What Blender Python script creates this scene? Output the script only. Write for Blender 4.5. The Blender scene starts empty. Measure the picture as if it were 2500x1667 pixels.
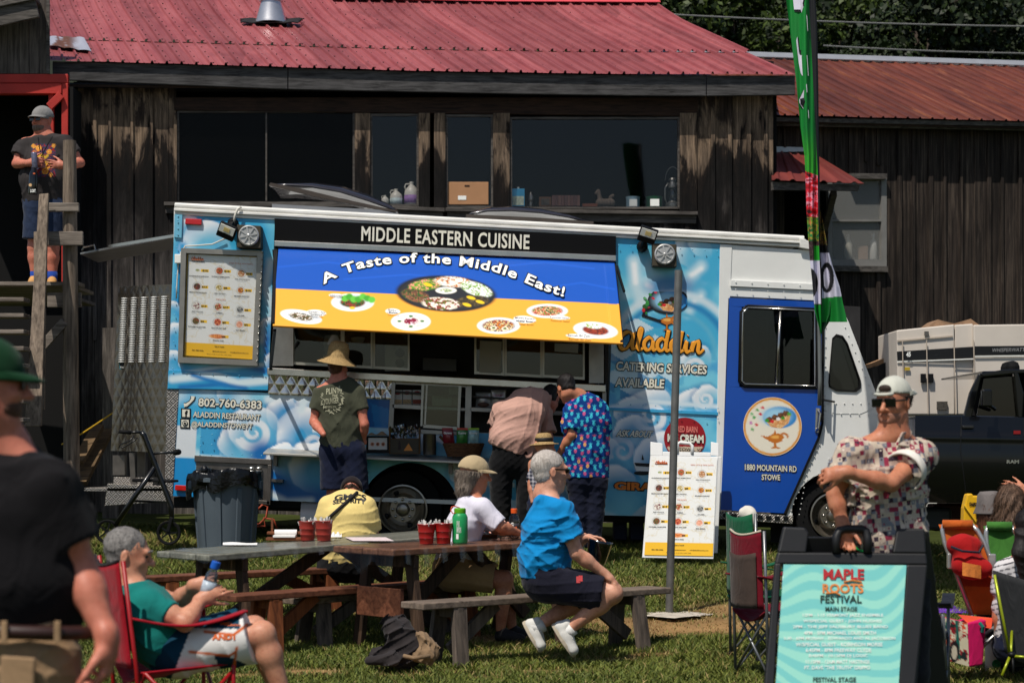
import bpy,bmesh,math,random
import numpy as np
from mathutils import Vector,Matrix,noise as mnoise
from mathutils.bvhtree import BVHTree
random.seed(11)
RNG=np.random.default_rng(11)
SC=bpy.context.scene
COL=SC.collection
V=Vector
R=math.radians
# ------------------------------------------------------------------ camera, sky, sun, exposure
F=5000.0
CX,Y0=1250.0,1105.0
cam_d=bpy.data.cameras.new("camera")
cam=bpy.data.objects.new("camera",cam_d)
COL.objects.link(cam)
cam.location=(0,0,0)
cam.rotation_euler=(R(90),0,0)
cam_d.sensor_width=36.0
cam_d.lens=36.0*F/2500.0
cam_d.shift_y=(Y0-833.5)/2500.0
cam_d.clip_end=500
cam_d.dof.use_dof=True
cam_d.dof.focus_distance=17.5
cam_d.dof.aperture_fstop=3.6
SC.camera=cam
SUN_TO=V((-0.64,-1.0,2.05)).normalized()
elev=math.asin(SUN_TO.z)
world=bpy.data.worlds.new("World")
SC.world=world
world.use_nodes=True
wn=world.node_tree.nodes
sky=wn.new("ShaderNodeTexSky")
sky.sky_type='NISHITA'
sky.sun_disc=False
sky.sun_elevation=elev
sky.sun_rotation=math.atan2(SUN_TO.x,SUN_TO.y)
bg=wn["Background"]
bg.inputs[1].default_value=0.08
world.node_tree.links.new(sky.outputs[0],bg.inputs[0])
sun_d=bpy.data.lights.new("sun",'SUN')
sun_d.energy=4.35
sun_d.angle=R(0.5)
sun_d.color=(1.0,0.94,0.85)
sun=bpy.data.objects.new("sun",sun_d)
sun.rotation_euler=SUN_TO.to_track_quat('Z','Y').to_euler()
COL.objects.link(sun)
SC.view_settings.view_transform='Standard'
SC.view_settings.look='None'
SC.view_settings.gamma=1
SC.view_settings.exposure=0.0
SC.cycles.max_bounces=6
SC.cycles.transparent_max_bounces=12
# ------------------------------------------------------------------ small helpers
def P(px,py,Y):
 """world point seen at photo pixel (px, py) at distance Y"""
 return V(((px-CX)*Y/F,Y,(Y0-py)*Y/F))
def lin(c):
 """sRGB 0..255 -> linear"""
 out=[]
 for x in c[:3]:
  x=x/255.0
  out.append(x/12.92 if x<=0.04045 else((x+0.055)/1.055)**2.4)
 return tuple(out)
GP=[(0,-1.5),(9,-1.5),(12,-1.46),(14.5,-1.43),(15.6,-1.34),(17.5,-1.12),(19.3,-.91),(22,-.78),(30,-.62),(60,-.5),(400,-.5)]
_gy=np.array([g[0]for g in GP]);_gz=np.array([g[1]for g in GP])
def ground_np(X,Y):
 z=np.interp(Y,_gy,_gz)
 t=np.clip((Y-14)/5.0,0,1);t=t*t*(3-2*t)
 z=z-0.027*np.clip(X+2.7,-3,8)*t
 return z+0.012*np.sin(X*1.3+Y*.7)+0.008*np.sin(X*2.9-Y*1.9)
def gz(X,Y):
 return float(ground_np(np.array([X]),np.array([Y]))[0])
def G(px,Y,dz=0.0):
 X=(px-CX)*Y/F
 return V((X,Y,gz(X,Y)+dz))
class MB:
 """collects simple shapes and links them as ONE mesh object"""
 def __init__(s):
  s.v=[];s.f=[];s.mi=[];s.m=0
 def add(s,vs,fs):
  o=len(s.v);s.v+=[tuple(x)for x in vs]
  for f in fs:
   s.f.append(tuple(i+o for i in f));s.mi.append(s.m)
  return s
 def pts8(s,b,t):
  return s.add(list(b)+list(t),[(3,2,1,0),(4,5,6,7),(0,1,5,4),(1,2,6,5),(2,3,7,6),(3,0,4,7)])
 def box(s,c,d,rot=None):
  c=V(c);h=V(d)*.5
  q=[V((x*h.x,y*h.y,z*h.z))for z in(-1,1)for(x,y)in((-1,-1),(1,-1),(1,1),(-1,1))]
  if rot is not None:q=[rot@p for p in q]
  q=[p+c for p in q]
  return s.pts8(q[:4],q[4:])
 def bar(s,a,b,w,h,up=(0,0,1)):
  a=V(a);b=V(b);d=(b-a).normalized();up=V(up)
  if abs(d.dot(up))>.98:up=V((0,1,0))
  sd=d.cross(up).normalized()*(w/2);u=sd.normalized().cross(d).normalized()*(h/2)
  q=[a-sd-u,a+sd-u,a+sd+u,a-sd+u]
  r=[p+(b-a)for p in q]
  return s.pts8(q,r)
 def prism(s,poly,ext):
  n=len(poly);ext=V(ext);a=[V(p)for p in poly];b=[p+ext for p in a]
  return s.add(a+b,[tuple(range(n-1,-1,-1)),tuple(range(n,2*n))]+[(i,(i+1)%n,n+(i+1)%n,n+i)for i in range(n)])
 def tube(s,pts,r,n=8,cap=True):
  pts=[V(p)for p in pts];m=len(pts)
  rs=r if isinstance(r,(list,tuple))else[r]*m
  o=len(s.v);prev=None
  for i,p in enumerate(pts):
   d=(pts[min(i+1,m-1)]-pts[max(i-1,0)])
   d=d.normalized()if d.length>1e-9 else V((0,0,1))
   ref=prev if prev is not None else(V((0,0,1))if abs(d.z)<.9 else V((1,0,0)))
   a=(ref-d*ref.dot(d)).normalized();prev=a;b=d.cross(a)
   for k in range(n):
    t=2*math.pi*k/n
    s.v.append(tuple(p+(a*math.cos(t)+b*math.sin(t))*rs[i]))
  for i in range(m-1):
   for k in range(n):
    k2=(k+1)%n
    s.f.append((o+i*n+k,o+i*n+k2,o+(i+1)*n+k2,o+(i+1)*n+k));s.mi.append(s.m)
  if cap:
   s.f.append(tuple(o+k for k in range(n-1,-1,-1)));s.mi.append(s.m)
   s.f.append(tuple(o+(m-1)*n+k for k in range(n)));s.mi.append(s.m)
  return s
 def lathe(s,prof,c,axis=(0,0,1),n=20,sx=1.0,ref=None,cap=(1,1)):
  """prof: list of (radius, height)"""
  ax=V(axis).normalized();c=V(c)
  rf=V(ref)if ref is not None else(V((1,0,0))if abs(ax.x)<.9 else V((0,1,0)))
  a=(rf-ax*rf.dot(ax)).normalized();b=ax.cross(a);o=len(s.v);m=len(prof)
  for(r,h)in prof:
   for k in range(n):
    t=2*math.pi*k/n
    s.v.append(tuple(c+ax*h+a*(math.cos(t)*r*sx)+b*(math.sin(t)*r)))
  for i in range(m-1):
   for k in range(n):
    k2=(k+1)%n
    s.f.append((o+i*n+k,o+i*n+k2,o+(i+1)*n+k2,o+(i+1)*n+k));s.mi.append(s.m)
  if cap[0]:s.f.append(tuple(o+k for k in range(n-1,-1,-1)));s.mi.append(s.m)
  if cap[1]:s.f.append(tuple(o+(m-1)*n+k for k in range(n)));s.mi.append(s.m)
  return s
 def ball(s,c,r,n=12,m=8,rot=None):
  c=V(c);r=V(r)if not isinstance(r,(int,float))else V((r,r,r));o=len(s.v)
  for i in range(m+1):
   th=math.pi*i/m
   for k in range(n):
    ph=2*math.pi*k/n
    q=V((r.x*math.sin(th)*math.cos(ph),r.y*math.sin(th)*math.sin(ph),r.z*math.cos(th)))
    if rot is not None:q=rot@q
    s.v.append(tuple(c+q))
  for i in range(m):
   for k in range(n):
    k2=(k+1)%n
    s.f.append((o+i*n+k,o+(i+1)*n+k,o+(i+1)*n+k2,o+i*n+k2));s.mi.append(s.m)
  return s
 def sheet(s,fn,nu,nv):
  """fn(u,v) -> point, u,v in 0..1"""
  vs=[fn(i/nu,j/nv)for j in range(nv+1)for i in range(nu+1)]
  return s.add(vs,[(j*(nu+1)+i,j*(nu+1)+i+1,(j+1)*(nu+1)+i+1,(j+1)*(nu+1)+i)for j in range(nv)for i in range(nu)])
 def build(s,name,m,parent=None,smooth=False,bev=0,solid=0,sharp=None):
  me=bpy.data.meshes.new(name)
  me.from_pydata(s.v,[],s.f)
  ms=m if isinstance(m,(list,tuple))else[m]
  for x in ms:me.materials.append(x)
  if len(ms)>1:me.polygons.foreach_set('material_index',s.mi)
  return link(name,me,parent,smooth,bev,solid,sharp)
def link(name,me,parent=None,smooth=False,bev=0,solid=0,sharp=None):
 o=bpy.data.objects.new(name,me);COL.objects.link(o)
 if smooth:
  me.polygons.foreach_set('use_smooth',[True]*len(me.polygons))
  if sharp is not None:
   me.set_sharp_from_angle(angle=R(sharp))
 me.update()
 if solid:
  md=o.modifiers.new("solid",'SOLIDIFY');md.thickness=solid;md.offset=0
 if bev:
  md=o.modifiers.new("bevel",'BEVEL');md.width=bev;md.segments=2;md.limit_method='ANGLE';md.angle_limit=R(40)
 if parent is not None:
  o.parent=parent
  o.matrix_parent_inverse=WM[parent.name].inverted()
 WM[o.name]=Matrix.Identity(4)
 return o
WM={}
def tag(o,label=None,cat=None,group=None,kind=None):
 if label:o['label']=label
 if cat:o['category']=cat
 if group:o['group']=group
 if kind:o['kind']=kind
 return o
def thing(name,label,cat,loc=(0,0,0),group=None):
 o=bpy.data.objects.new(name,None);COL.objects.link(o)
 o.location=loc;o.empty_display_size=.2
 WM[o.name]=Matrix.Translation(V(loc))
 return tag(o,label,cat,group)
def copy_tree(o,loc=None,rotz=None,label=None,parent=None):
 c=o.copy();COL.objects.link(c)
 if parent is not None:c.parent=parent
 else:
  if loc is not None:c.location=loc
  if rotz is not None:c.rotation_euler=(0,0,rotz)
 if label:c['label']=label
 for ch in[x for x in o.children]:copy_tree(ch,parent=c)
 return c
 # ------------------------------------------------------------------ materials
MATS={}
def nt(m):return m.node_tree.nodes,m.node_tree.links
def newmat(name):
 m=bpy.data.materials.new(name);m.use_nodes=True
 return m,m.node_tree.nodes,m.node_tree.links,m.node_tree.nodes["Principled BSDF"]
def ramp(n,stops,interp='LINEAR'):
 r=n.new("ShaderNodeValToRGB");e=r.color_ramp;e.interpolation=interp
 while len(e.elements)<len(stops):e.elements.new(.5)
 for el,(p,c)in zip(e.elements,stops):
  el.position=p;el.color=(*c[:3],1)if len(c)>=3 else(c[0],c[0],c[0],1)
 return r
def coords(n,l,scale=(1,1,1),rot=(0,0,0),kind="Object"):
 tc=n.new("ShaderNodeTexCoord");mp=n.new("ShaderNodeMapping")
 mp.inputs['Scale'].default_value=scale;mp.inputs['Rotation'].default_value=rot
 l.new(tc.outputs[kind],mp.inputs[0]);return mp.outputs[0]
def coords2(n,l,rotz,scale):
 a=coords(n,l,(1,1,1),(0,0,R(rotz)));mp=n.new("ShaderNodeMapping");mp.inputs['Scale'].default_value=scale;l.new(a,mp.inputs[0]);return mp.outputs[0]
def noise(n,l,vec,sc=5,det=4,rough=.55,dist=0):
 t=n.new("ShaderNodeTexNoise");t.inputs['Scale'].default_value=sc;t.inputs['Detail'].default_value=det
 t.inputs['Roughness'].default_value=rough;t.inputs['Distortion'].default_value=dist
 l.new(vec,t.inputs['Vector']);return t.outputs[0]
def bump(n,l,b,h,strength=.2,dist=.01):
 u=n.new("ShaderNodeBump");u.inputs['Strength'].default_value=strength;u.inputs['Distance'].default_value=dist
 l.new(h,u.inputs['Height']);l.new(u.outputs[0],b.inputs['Normal']);return u
def mix(n,l,fac,a,b,mode='MIX'):
 x=n.new("ShaderNodeMix");x.data_type='RGBA';x.blend_type=mode
 for sock,val in((x.inputs[0],fac),(x.inputs[6],a),(x.inputs[7],b)):
  if hasattr(val,'is_linked')or isinstance(val,bpy.types.NodeSocket):l.new(val,sock)
  elif isinstance(val,(int,float)):sock.default_value=val
  else:sock.default_value=(*val[:3],1)
 return x.outputs[2]
def M(name,col,rough=.6,metal=0,var=.18,vs=6,bmp=.1,bs=60,spec=.4,srgb=True,stretch=(1,1,1),coat=0,bd=.004):
 """general procedural surface: colour that varies with noise, fine bump"""
 key=(name,tuple(col),rough,metal,var,vs,bmp,bs,spec,stretch)
 if key in MATS:return MATS[key]
 c=lin(col)if srgb else col
 m,n,l,b=newmat(name)
 vec=coords(n,l,stretch)
 t=noise(n,l,vec,vs,5)
 rp=ramp(n,[(.25,tuple(x*(1-var)for x in c)),(.75,tuple(min(1,x*(1+var))for x in c))])
 l.new(t,rp.inputs[0]);l.new(rp.outputs[0],b.inputs['Base Color'])
 b.inputs['Roughness'].default_value=rough;b.inputs['Metallic'].default_value=metal
 b.inputs['Specular IOR Level'].default_value=spec
 if coat:b.inputs['Coat Weight'].default_value=coat
 if bmp:bump(n,l,b,noise(n,l,vec,bs,3),bmp,bd)
 MATS[key]=m
 return m
def wood(name,light,dark,axis='x',sc=1.0,rough=.8,bmp=.35):
 """weathered board: grain streaks stretched along an axis"""
 key=('wood',name,axis,sc)
 if key in MATS:return MATS[key]
 m,n,l,b=newmat(name)
 st={'x':(1.2,18,18),'y':(18,1.2,18),'z':(18,18,1.2)}[axis]
 vec=coords(n,l,tuple(x*sc for x in st))
 g=noise(n,l,vec,2.2,6,.65,.4)
 vec2=coords(n,l,(1,1,1))
 big=noise(n,l,vec2,2.3,3)
 rp=ramp(n,[(.3,lin(dark)),(.5,tuple((a+c)/2 for a,c in zip(lin(light),lin(dark)))),(.72,lin(light))])
 l.new(g,rp.inputs[0])
 rp2=ramp(n,[(.35,(.55,.55,.55)),(.7,(1.1,1.1,1.1))]);l.new(big,rp2.inputs[0])
 l.new(mix(n,l,.6,rp.outputs[0],rp2.outputs[0],'MULTIPLY'),b.inputs['Base Color'])
 b.inputs['Roughness'].default_value=rough;b.inputs['Specular IOR Level'].default_value=.25
 bump(n,l,b,g,bmp,.004)
 MATS[key]=m
 return m
def attrmat(name,rough=.5,spec=.4,coat=0,bmp=0,bs=50,var=.0,metal=0):
 """paint or print laid down in the mesh's colour attribute"""
 key=('attr',name,rough,spec,coat)
 if key in MATS:return MATS[key]
 m,n,l,b=newmat(name)
 a=n.new("ShaderNodeAttribute");a.attribute_name='Col'
 vec=coords(n,l)
 if var:
  rp=ramp(n,[(.3,(1-var,)*3),(.7,(1,1,1))]);l.new(noise(n,l,vec,3,5),rp.inputs[0])
  l.new(mix(n,l,1.0,a.outputs[0],rp.outputs[0],'MULTIPLY'),b.inputs['Base Color'])
 else:l.new(a.outputs[0],b.inputs['Base Color'])
 b.inputs['Roughness'].default_value=rough;b.inputs['Specular IOR Level'].default_value=spec;b.inputs['Metallic'].default_value=metal
 if coat:b.inputs['Coat Weight'].default_value=coat
 if bmp:bump(n,l,b,noise(n,l,vec,bs,3),bmp,.004)
 MATS[key]=m
 return m
def glassmat(name,tint=(.9,.95,.95),refl=1.0,see=1.0,rough=0.02):
 m=bpy.data.materials.new(name);m.use_nodes=True
 n,l=nt(m);n.clear()
 o=n.new("ShaderNodeOutputMaterial");tr=n.new("ShaderNodeBsdfTransparent");gl=n.new("ShaderNodeBsdfGlossy")
 tr.inputs[0].default_value=(*[x*see for x in tint],1);gl.inputs['Roughness'].default_value=rough
 fr=n.new("ShaderNodeFresnel");fr.inputs[0].default_value=1.45
 mu=n.new("ShaderNodeMath");mu.operation='MULTIPLY';mu.inputs[1].default_value=refl;l.new(fr.outputs[0],mu.inputs[0])
 mx=n.new("ShaderNodeMixShader");l.new(mu.outputs[0],mx.inputs[0]);l.new(tr.outputs[0],mx.inputs[1]);l.new(gl.outputs[0],mx.inputs[2])
 l.new(mx.outputs[0],o.inputs[0])
 return m
 # ------------------------------------------------------------------ numpy noise and painting
def _hash(ix,iy,seed):
 h=(ix.astype(np.int64)*374761393+iy.astype(np.int64)*668265263+seed*1442695041)&0xffffffff
 h=((h^(h>>13))*1274126177)&0xffffffff
 return((h^(h>>16))&0xffff)/65535.0
def vnoise(x,y,sc=1.0,seed=0,octv=3):
 x=np.asarray(x,float)/sc;y=np.asarray(y,float)/sc
 tot=0;amp=1;nrm=0
 for o in range(octv):
  ix=np.floor(x);iy=np.floor(y);fx=x-ix;fy=y-iy
  fx=fx*fx*(3-2*fx);fy=fy*fy*(3-2*fy)
  v=(_hash(ix,iy,seed+o)*(1-fx)+_hash(ix+1,iy,seed+o)*fx)*(1-fy)+(_hash(ix,iy+1,seed+o)*(1-fx)+_hash(ix+1,iy+1,seed+o)*fx)*fy
  tot=tot+v*amp;nrm+=amp;amp*=.5;x=x*2.03+17.1;y=y*2.03+5.7
 return tot/nrm
def sstep(a,b,x):
 t=np.clip((x-a)/(b-a),0,1);return t*t*(3-2*t)
class Pt:
 """a painter over arrays of photo-pixel (or local) coordinates"""
 def __init__(s,x,y,base):
  s.x=x;s.y=y;s.c=np.empty((len(x),3));s.c[:]=lin(base)
 def over(s,a,col):
  a=np.clip(a,0,1)[:,None];c=np.array(lin(col))if not isinstance(col,np.ndarray)else col
  s.c=s.c*(1-a)+c*a;return s
 def rad(s,cx,cy,rx,ry=None,rot=0):
  ry=rx if ry is None else ry
  dx=s.x-cx;dy=s.y-cy
  if rot:
   t=R(rot);dx,dy=dx*math.cos(t)+dy*math.sin(t),-dx*math.sin(t)+dy*math.cos(t)
  return np.sqrt((dx/rx)**2+(dy/ry)**2)
 def ell(s,cx,cy,rx,ry,col,rot=0,soft=.06,al=1):
  return s.over(al*(1-sstep(1-soft,1+soft,s.rad(cx,cy,rx,ry,rot))),col)
 def rect(s,x0,y0,x1,y1,col,al=1):
  return s.over(al*((s.x>=x0)&(s.x<=x1)&(s.y>=y0)&(s.y<=y1)).astype(float),col)
 def inpoly(s,pts):
  ins=np.zeros(len(s.x),bool);n=len(pts)
  for i in range(n):
   x1,y1=pts[i];x2,y2=pts[(i+1)%n]
   if y1==y2:continue
   c=((y1>s.y)!=(y2>s.y))&(s.x<(x2-x1)*(s.y-y1)/(y2-y1)+x1)
   ins^=c
  return ins
 def poly(s,pts,col,al=1):return s.over(al*s.inpoly(pts).astype(float),col)
 def line(s,pts,w,col,soft=1.0,al=1):
  d=np.full(len(s.x),1e9)
  for(x1,y1),(x2,y2)in zip(pts[:-1],pts[1:]):
   dx,dy=x2-x1,y2-y1;L=dx*dx+dy*dy+1e-9
   t=np.clip(((s.x-x1)*dx+(s.y-y1)*dy)/L,0,1)
   d=np.minimum(d,np.hypot(s.x-x1-t*dx,s.y-y1-t*dy))
  return s.over(al*(1-sstep(w-soft,w+soft,d)),col)
 def food(s,mask,cols,sc=4,seed=0):
  """speckled mix of colours inside a mask (float 0..1)"""
  k=len(cols);v=vnoise(s.x,s.y*1.6,sc,seed,3);v=np.clip((v-.22)/.56,0,.999)
  cc=np.array([lin(c)for c in cols])[(v*k).astype(int)]
  sh=.6+.8*vnoise(s.x,s.y,sc*.45,seed+9,2)
  a=np.clip(mask,0,1)[:,None]
  s.c=s.c*(1-a)+np.clip(cc*sh[:,None],0,1)*a
  return s
 def disc(s,cx,cy,rx,ry,rot=0,soft=.06):return 1-sstep(1-soft,1+soft,s.rad(cx,cy,rx,ry,rot))
def set_col(me,c):
 a=me.color_attributes.new('Col','FLOAT_COLOR','POINT')
 d=np.ones((len(c),4),np.float32);d[:,:3]=c
 a.data.foreach_set('color',d.ravel())
def fast_mesh(name,verts,quads=None,tris=None):
 me=bpy.data.meshes.new(name);verts=np.asarray(verts,np.float32)
 loops=[];starts=[];tot=[];o=0
 if quads is not None and len(quads):
  loops.append(np.asarray(quads,np.int32).ravel());starts.append(np.arange(len(quads))*4+o);o+=4*len(quads)
 if tris is not None and len(tris):
  loops.append(np.asarray(tris,np.int32).ravel());starts.append(np.arange(len(tris))*3+o);o+=3*len(tris)
 loops=np.concatenate(loops);starts=np.concatenate(starts)
 me.vertices.add(len(verts));me.vertices.foreach_set('co',verts.ravel())
 me.loops.add(len(loops));me.loops.foreach_set('vertex_index',loops)
 me.polygons.add(len(starts));me.polygons.foreach_set('loop_start',starts.astype(np.int32))
 me.update(calc_edges=True);me.validate()
 return me
def painted(name,corners,res,fn,m,parent,base=(255,255,255),hole=None,smooth=False,bulge=None,local=None):
 """grid between four 3D corners (TL,TR,BR,BL); fn(Pt) paints it in photo pixels (or in local units if local=(w,h))"""
 TL,TR,BR,BL=[np.array(c)for c in corners]
 wm=max(np.linalg.norm(TR-TL),np.linalg.norm(BR-BL));hm=max(np.linalg.norm(BL-TL),np.linalg.norm(BR-TR))
 nu=max(2,int(wm/res));nv=max(2,int(hm/res))
 u,v=np.meshgrid(np.linspace(0,1,nu+1),np.linspace(0,1,nv+1));u=u.ravel()[:,None];v=v.ravel()[:,None]
 p=TL*(1-u)*(1-v)+TR*u*(1-v)+BR*u*v+BL*(1-u)*v
 if bulge is not None:p=p+bulge(u,v)
 if local:x=u[:,0]*local[0];y=v[:,0]*local[1]
 else:x=CX+p[:,0]*F/p[:,1];y=Y0-p[:,2]*F/p[:,1]
 i=(np.arange(nv)[:,None]*(nu+1)+np.arange(nu)[None,:]).ravel()
 q=np.stack([i,i+nu+1,i+nu+2,i+1],1)
 if hole is not None:
  for(cx,cy,r)in hole:
   dx=x-cx;dy=y-cy;d=np.hypot(dx,dy)+1e-9;cell=res*F/p[:,1]
   near=(d<r)&(d>r-cell*1.5)
   k=np.where(near,r/d,1.0);x2=cx+dx*k;y2=cy+dy*k
   p[:,0]=np.where(near,(x2-CX)*p[:,1]/F,p[:,0]);p[:,2]=np.where(near,(Y0-y2)*p[:,1]/F,p[:,2])
   x=np.where(near,x2,x);y=np.where(near,y2,y)
   ins=np.hypot(x-cx,y-cy)<r-1e-3
   q=q[~ins[q].any(1)]
 me=fast_mesh(name,p,q)
 pt=Pt(x,y,base);fn(pt);set_col(me,pt.c);me.materials.append(m)
 return link(name,me,parent,smooth)
 # ------------------------------------------------------------------ lettering (built-in font, turned into meshes)
_tc={}
def glyphs(s,off=0.0,shear=0.0,spacing=1.0):
 key=(s,off,shear,spacing)
 if key in _tc:return _tc[key]
 c=bpy.data.curves.new("lettering",'FONT');c.body=s;c.size=1;c.offset=off;c.shear=shear;c.space_character=spacing
 c.resolution_u=3;c.fill_mode='FRONT'
 o=bpy.data.objects.new("lettering",c);TCOL.objects.link(o)
 bpy.context.view_layer.update()
 me=bpy.data.meshes.new_from_object(o.evaluated_get(bpy.context.evaluated_depsgraph_get()))
 vs=np.array([v.co[:2]for v in me.vertices])if len(me.vertices)else np.zeros((0,2));fs=[tuple(p.vertices)for p in me.polygons]
 bpy.data.meshes.remove(me);bpy.data.objects.remove(o);bpy.data.curves.remove(c)
 _tc[key]=(vs,fs);return _tc[key]
TCOL=COL
def fit_text(mb,s,fmap,off=.012,out=0.0,shear=0.0,spacing=1.0):
 """adds the string to mb: its (un-outlined) box is fitted to fmap(u,v), u right 0..1, v up 0..1"""
 v0,f0=glyphs(s,off,shear,spacing)
 lo=v0.min(0);hi=v0.max(0)
 v1,f1=(v0,f0)if not out else glyphs(s,off+out,shear,spacing)
 q=(v1-lo)/np.maximum(hi-lo,1e-6)
 mb.add([fmap(a,b)for a,b in q],f1)
def quad_map(TL,TR,BL,Y=None,d=0.0):
 """photo-pixel corner points -> map onto the plane at distance Y (d metres proud of it)"""
 TL,TR,BL=V((*TL,0)),V((*TR,0)),V((*BL,0))
 def f(u,v):
  q=BL+(TR-TL)*u+(TL-BL)*v
  p=P(q.x,q.y,Y);p.y-=d;return p
 return f
 # ------------------------------------------------------------------ bodies: smooth-blended limbs meshed into one skin
class SD:
 def __init__(s):s.pr=[]
 def cone(s,a,b,r1,r2,k=.02,lat=None,ratio=1.0,sub=False,clip=None):
  """clip: (point, normal) flat end; keeps the side against the normal"""
  s.pr.append(('c',np.array(a,float),np.array(b,float),r1,r2,k,None if lat is None else np.array(V(lat).normalized()),ratio,clip,sub));return s
 def ell(s,c,r,k=.02,axes=None,sub=False):
  ax=np.eye(3)if axes is None else np.array([list(V(x).normalized())for x in axes])
  s.pr.append(('e',np.array(c,float),np.array(r,float),ax,k,sub));return s
 def cut(s,p,n,k=.004):
  """keep only the side against n (points with (x-p).n < 0)"""
  s.pr.append(('p',np.array(p,float),np.array(V(n).normalized()),k));return s
 def box_of(s,e):
  if e[0]=='c':
   m=max(e[3],e[4])/min(1,e[7])+e[5]+.03
   return np.minimum(e[1],e[2])-m,np.maximum(e[1],e[2])+m
  m=e[2].max()+e[4]+.03
  return e[1]-m,e[1]+m
 def mesh(s,name,h=.009,wr=0.0,wrs=14.0,seed=0,wdir=None):
  bs=[s.box_of(e)for e in s.pr if e[0]!='p' and not e[-1]]
  lo=np.min([b[0]for b in bs],0)-h*2;hi=np.max([b[1]for b in bs],0)+h*2
  N=np.ceil((hi-lo)/h).astype(int)+1
  ax=[lo[i]+h*np.arange(N[i])for i in range(3)]
  D=np.full(N,1.0,np.float32)
  for e in s.pr:
   if e[0]=='p':
    pl=((ax[0]-e[1][0])*e[2][0])[:,None,None]+((ax[1]-e[1][1])*e[2][1])[None,:,None]+((ax[2]-e[1][2])*e[2][2])[None,None,:]
    D=np.maximum(D,pl.astype(np.float32));continue
   b0,b1=s.box_of(e)
   i0=np.clip(np.floor((b0-lo)/h).astype(int),0,N-1);i1=np.clip(np.ceil((b1-lo)/h).astype(int)+1,1,N)
   if(i1<=i0).any():continue
   sl=tuple(slice(i0[i],i1[i])for i in range(3))
   X=np.stack(np.meshgrid(*[ax[i][i0[i]:i1[i]]for i in range(3)],indexing='ij'),-1)
   if e[0]=='c':
    _,a,b,r1,r2,k,lat,ratio,clip,sub=e
    Y=X-a;ba=b-a
    if lat is not None:
     Y=Y+(Y@lat)[...,None]*lat*(ratio-1);ba=ba+(ba@lat)*lat*(ratio-1)
    L=ba@ba+1e-12
    t=np.clip((Y@ba)/L,0,1)
    d=np.linalg.norm(Y-t[...,None]*ba,axis=-1)-(r1+(r2-r1)*t)
    if clip is not None:d=np.maximum(d,(X-np.array(clip[0]))@np.array(V(clip[1]).normalized()))
   else:
    _,c,r,A,k,sub=e
    Y=(X-c)@A.T
    k0=np.linalg.norm(Y/r,axis=-1);k1=np.linalg.norm(Y/(r*r),axis=-1)+1e-9
    d=k0*(k0-1)/k1
   d=d.astype(np.float32);o=D[sl]
   if sub:
    D[sl]=np.maximum(o,-d)
   else:
    hh=np.clip(.5+.5*(o-d)/k,0,1)
    D[sl]=o*(1-hh)+d*hh-k*hh*(1-hh)
  if wr:
   X=np.stack(np.meshgrid(*ax,indexing='ij'),-1).astype(np.float32)
   near=np.abs(D)<.05
   q=X[near];rg=np.random.default_rng(seed+5)
   tot=np.zeros(len(q),np.float32)
   wp=np.stack([np.sin(q@rg.normal(0,5,3)+rg.uniform(0,6))for _ in range(3)],1)*.05
   for o in range(5):
    dv=rg.normal(0,1,3)
    if wdir is not None:dv=dv*.45+np.array(wdir)*rg.choice([-1,1])*1.1
    dv=dv/np.linalg.norm(dv)*wrs*(1+.55*o)
    ph=(q+wp)@dv+rg.uniform(0,6)
    mk=np.clip(.15+.85*np.sin(q@rg.normal(0,4.5,3)+rg.uniform(0,6)),0,1)
    tot+=mk*(1-np.abs(np.sin(ph*.5)))**3*(.85**o)
   D[near]-=((tot-.25)*wr*2.2).astype(np.float32)
   for e in s.pr:
    if e[0]=='p':D=np.maximum(D,(((ax[0]-e[1][0])*e[2][0])[:,None,None]+((ax[1]-e[1][1])*e[2][1])[None,:,None]+((ax[2]-e[1][2])*e[2][2])[None,None,:]).astype(np.float32))
  return surface_nets(name,D,lo,h)
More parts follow.
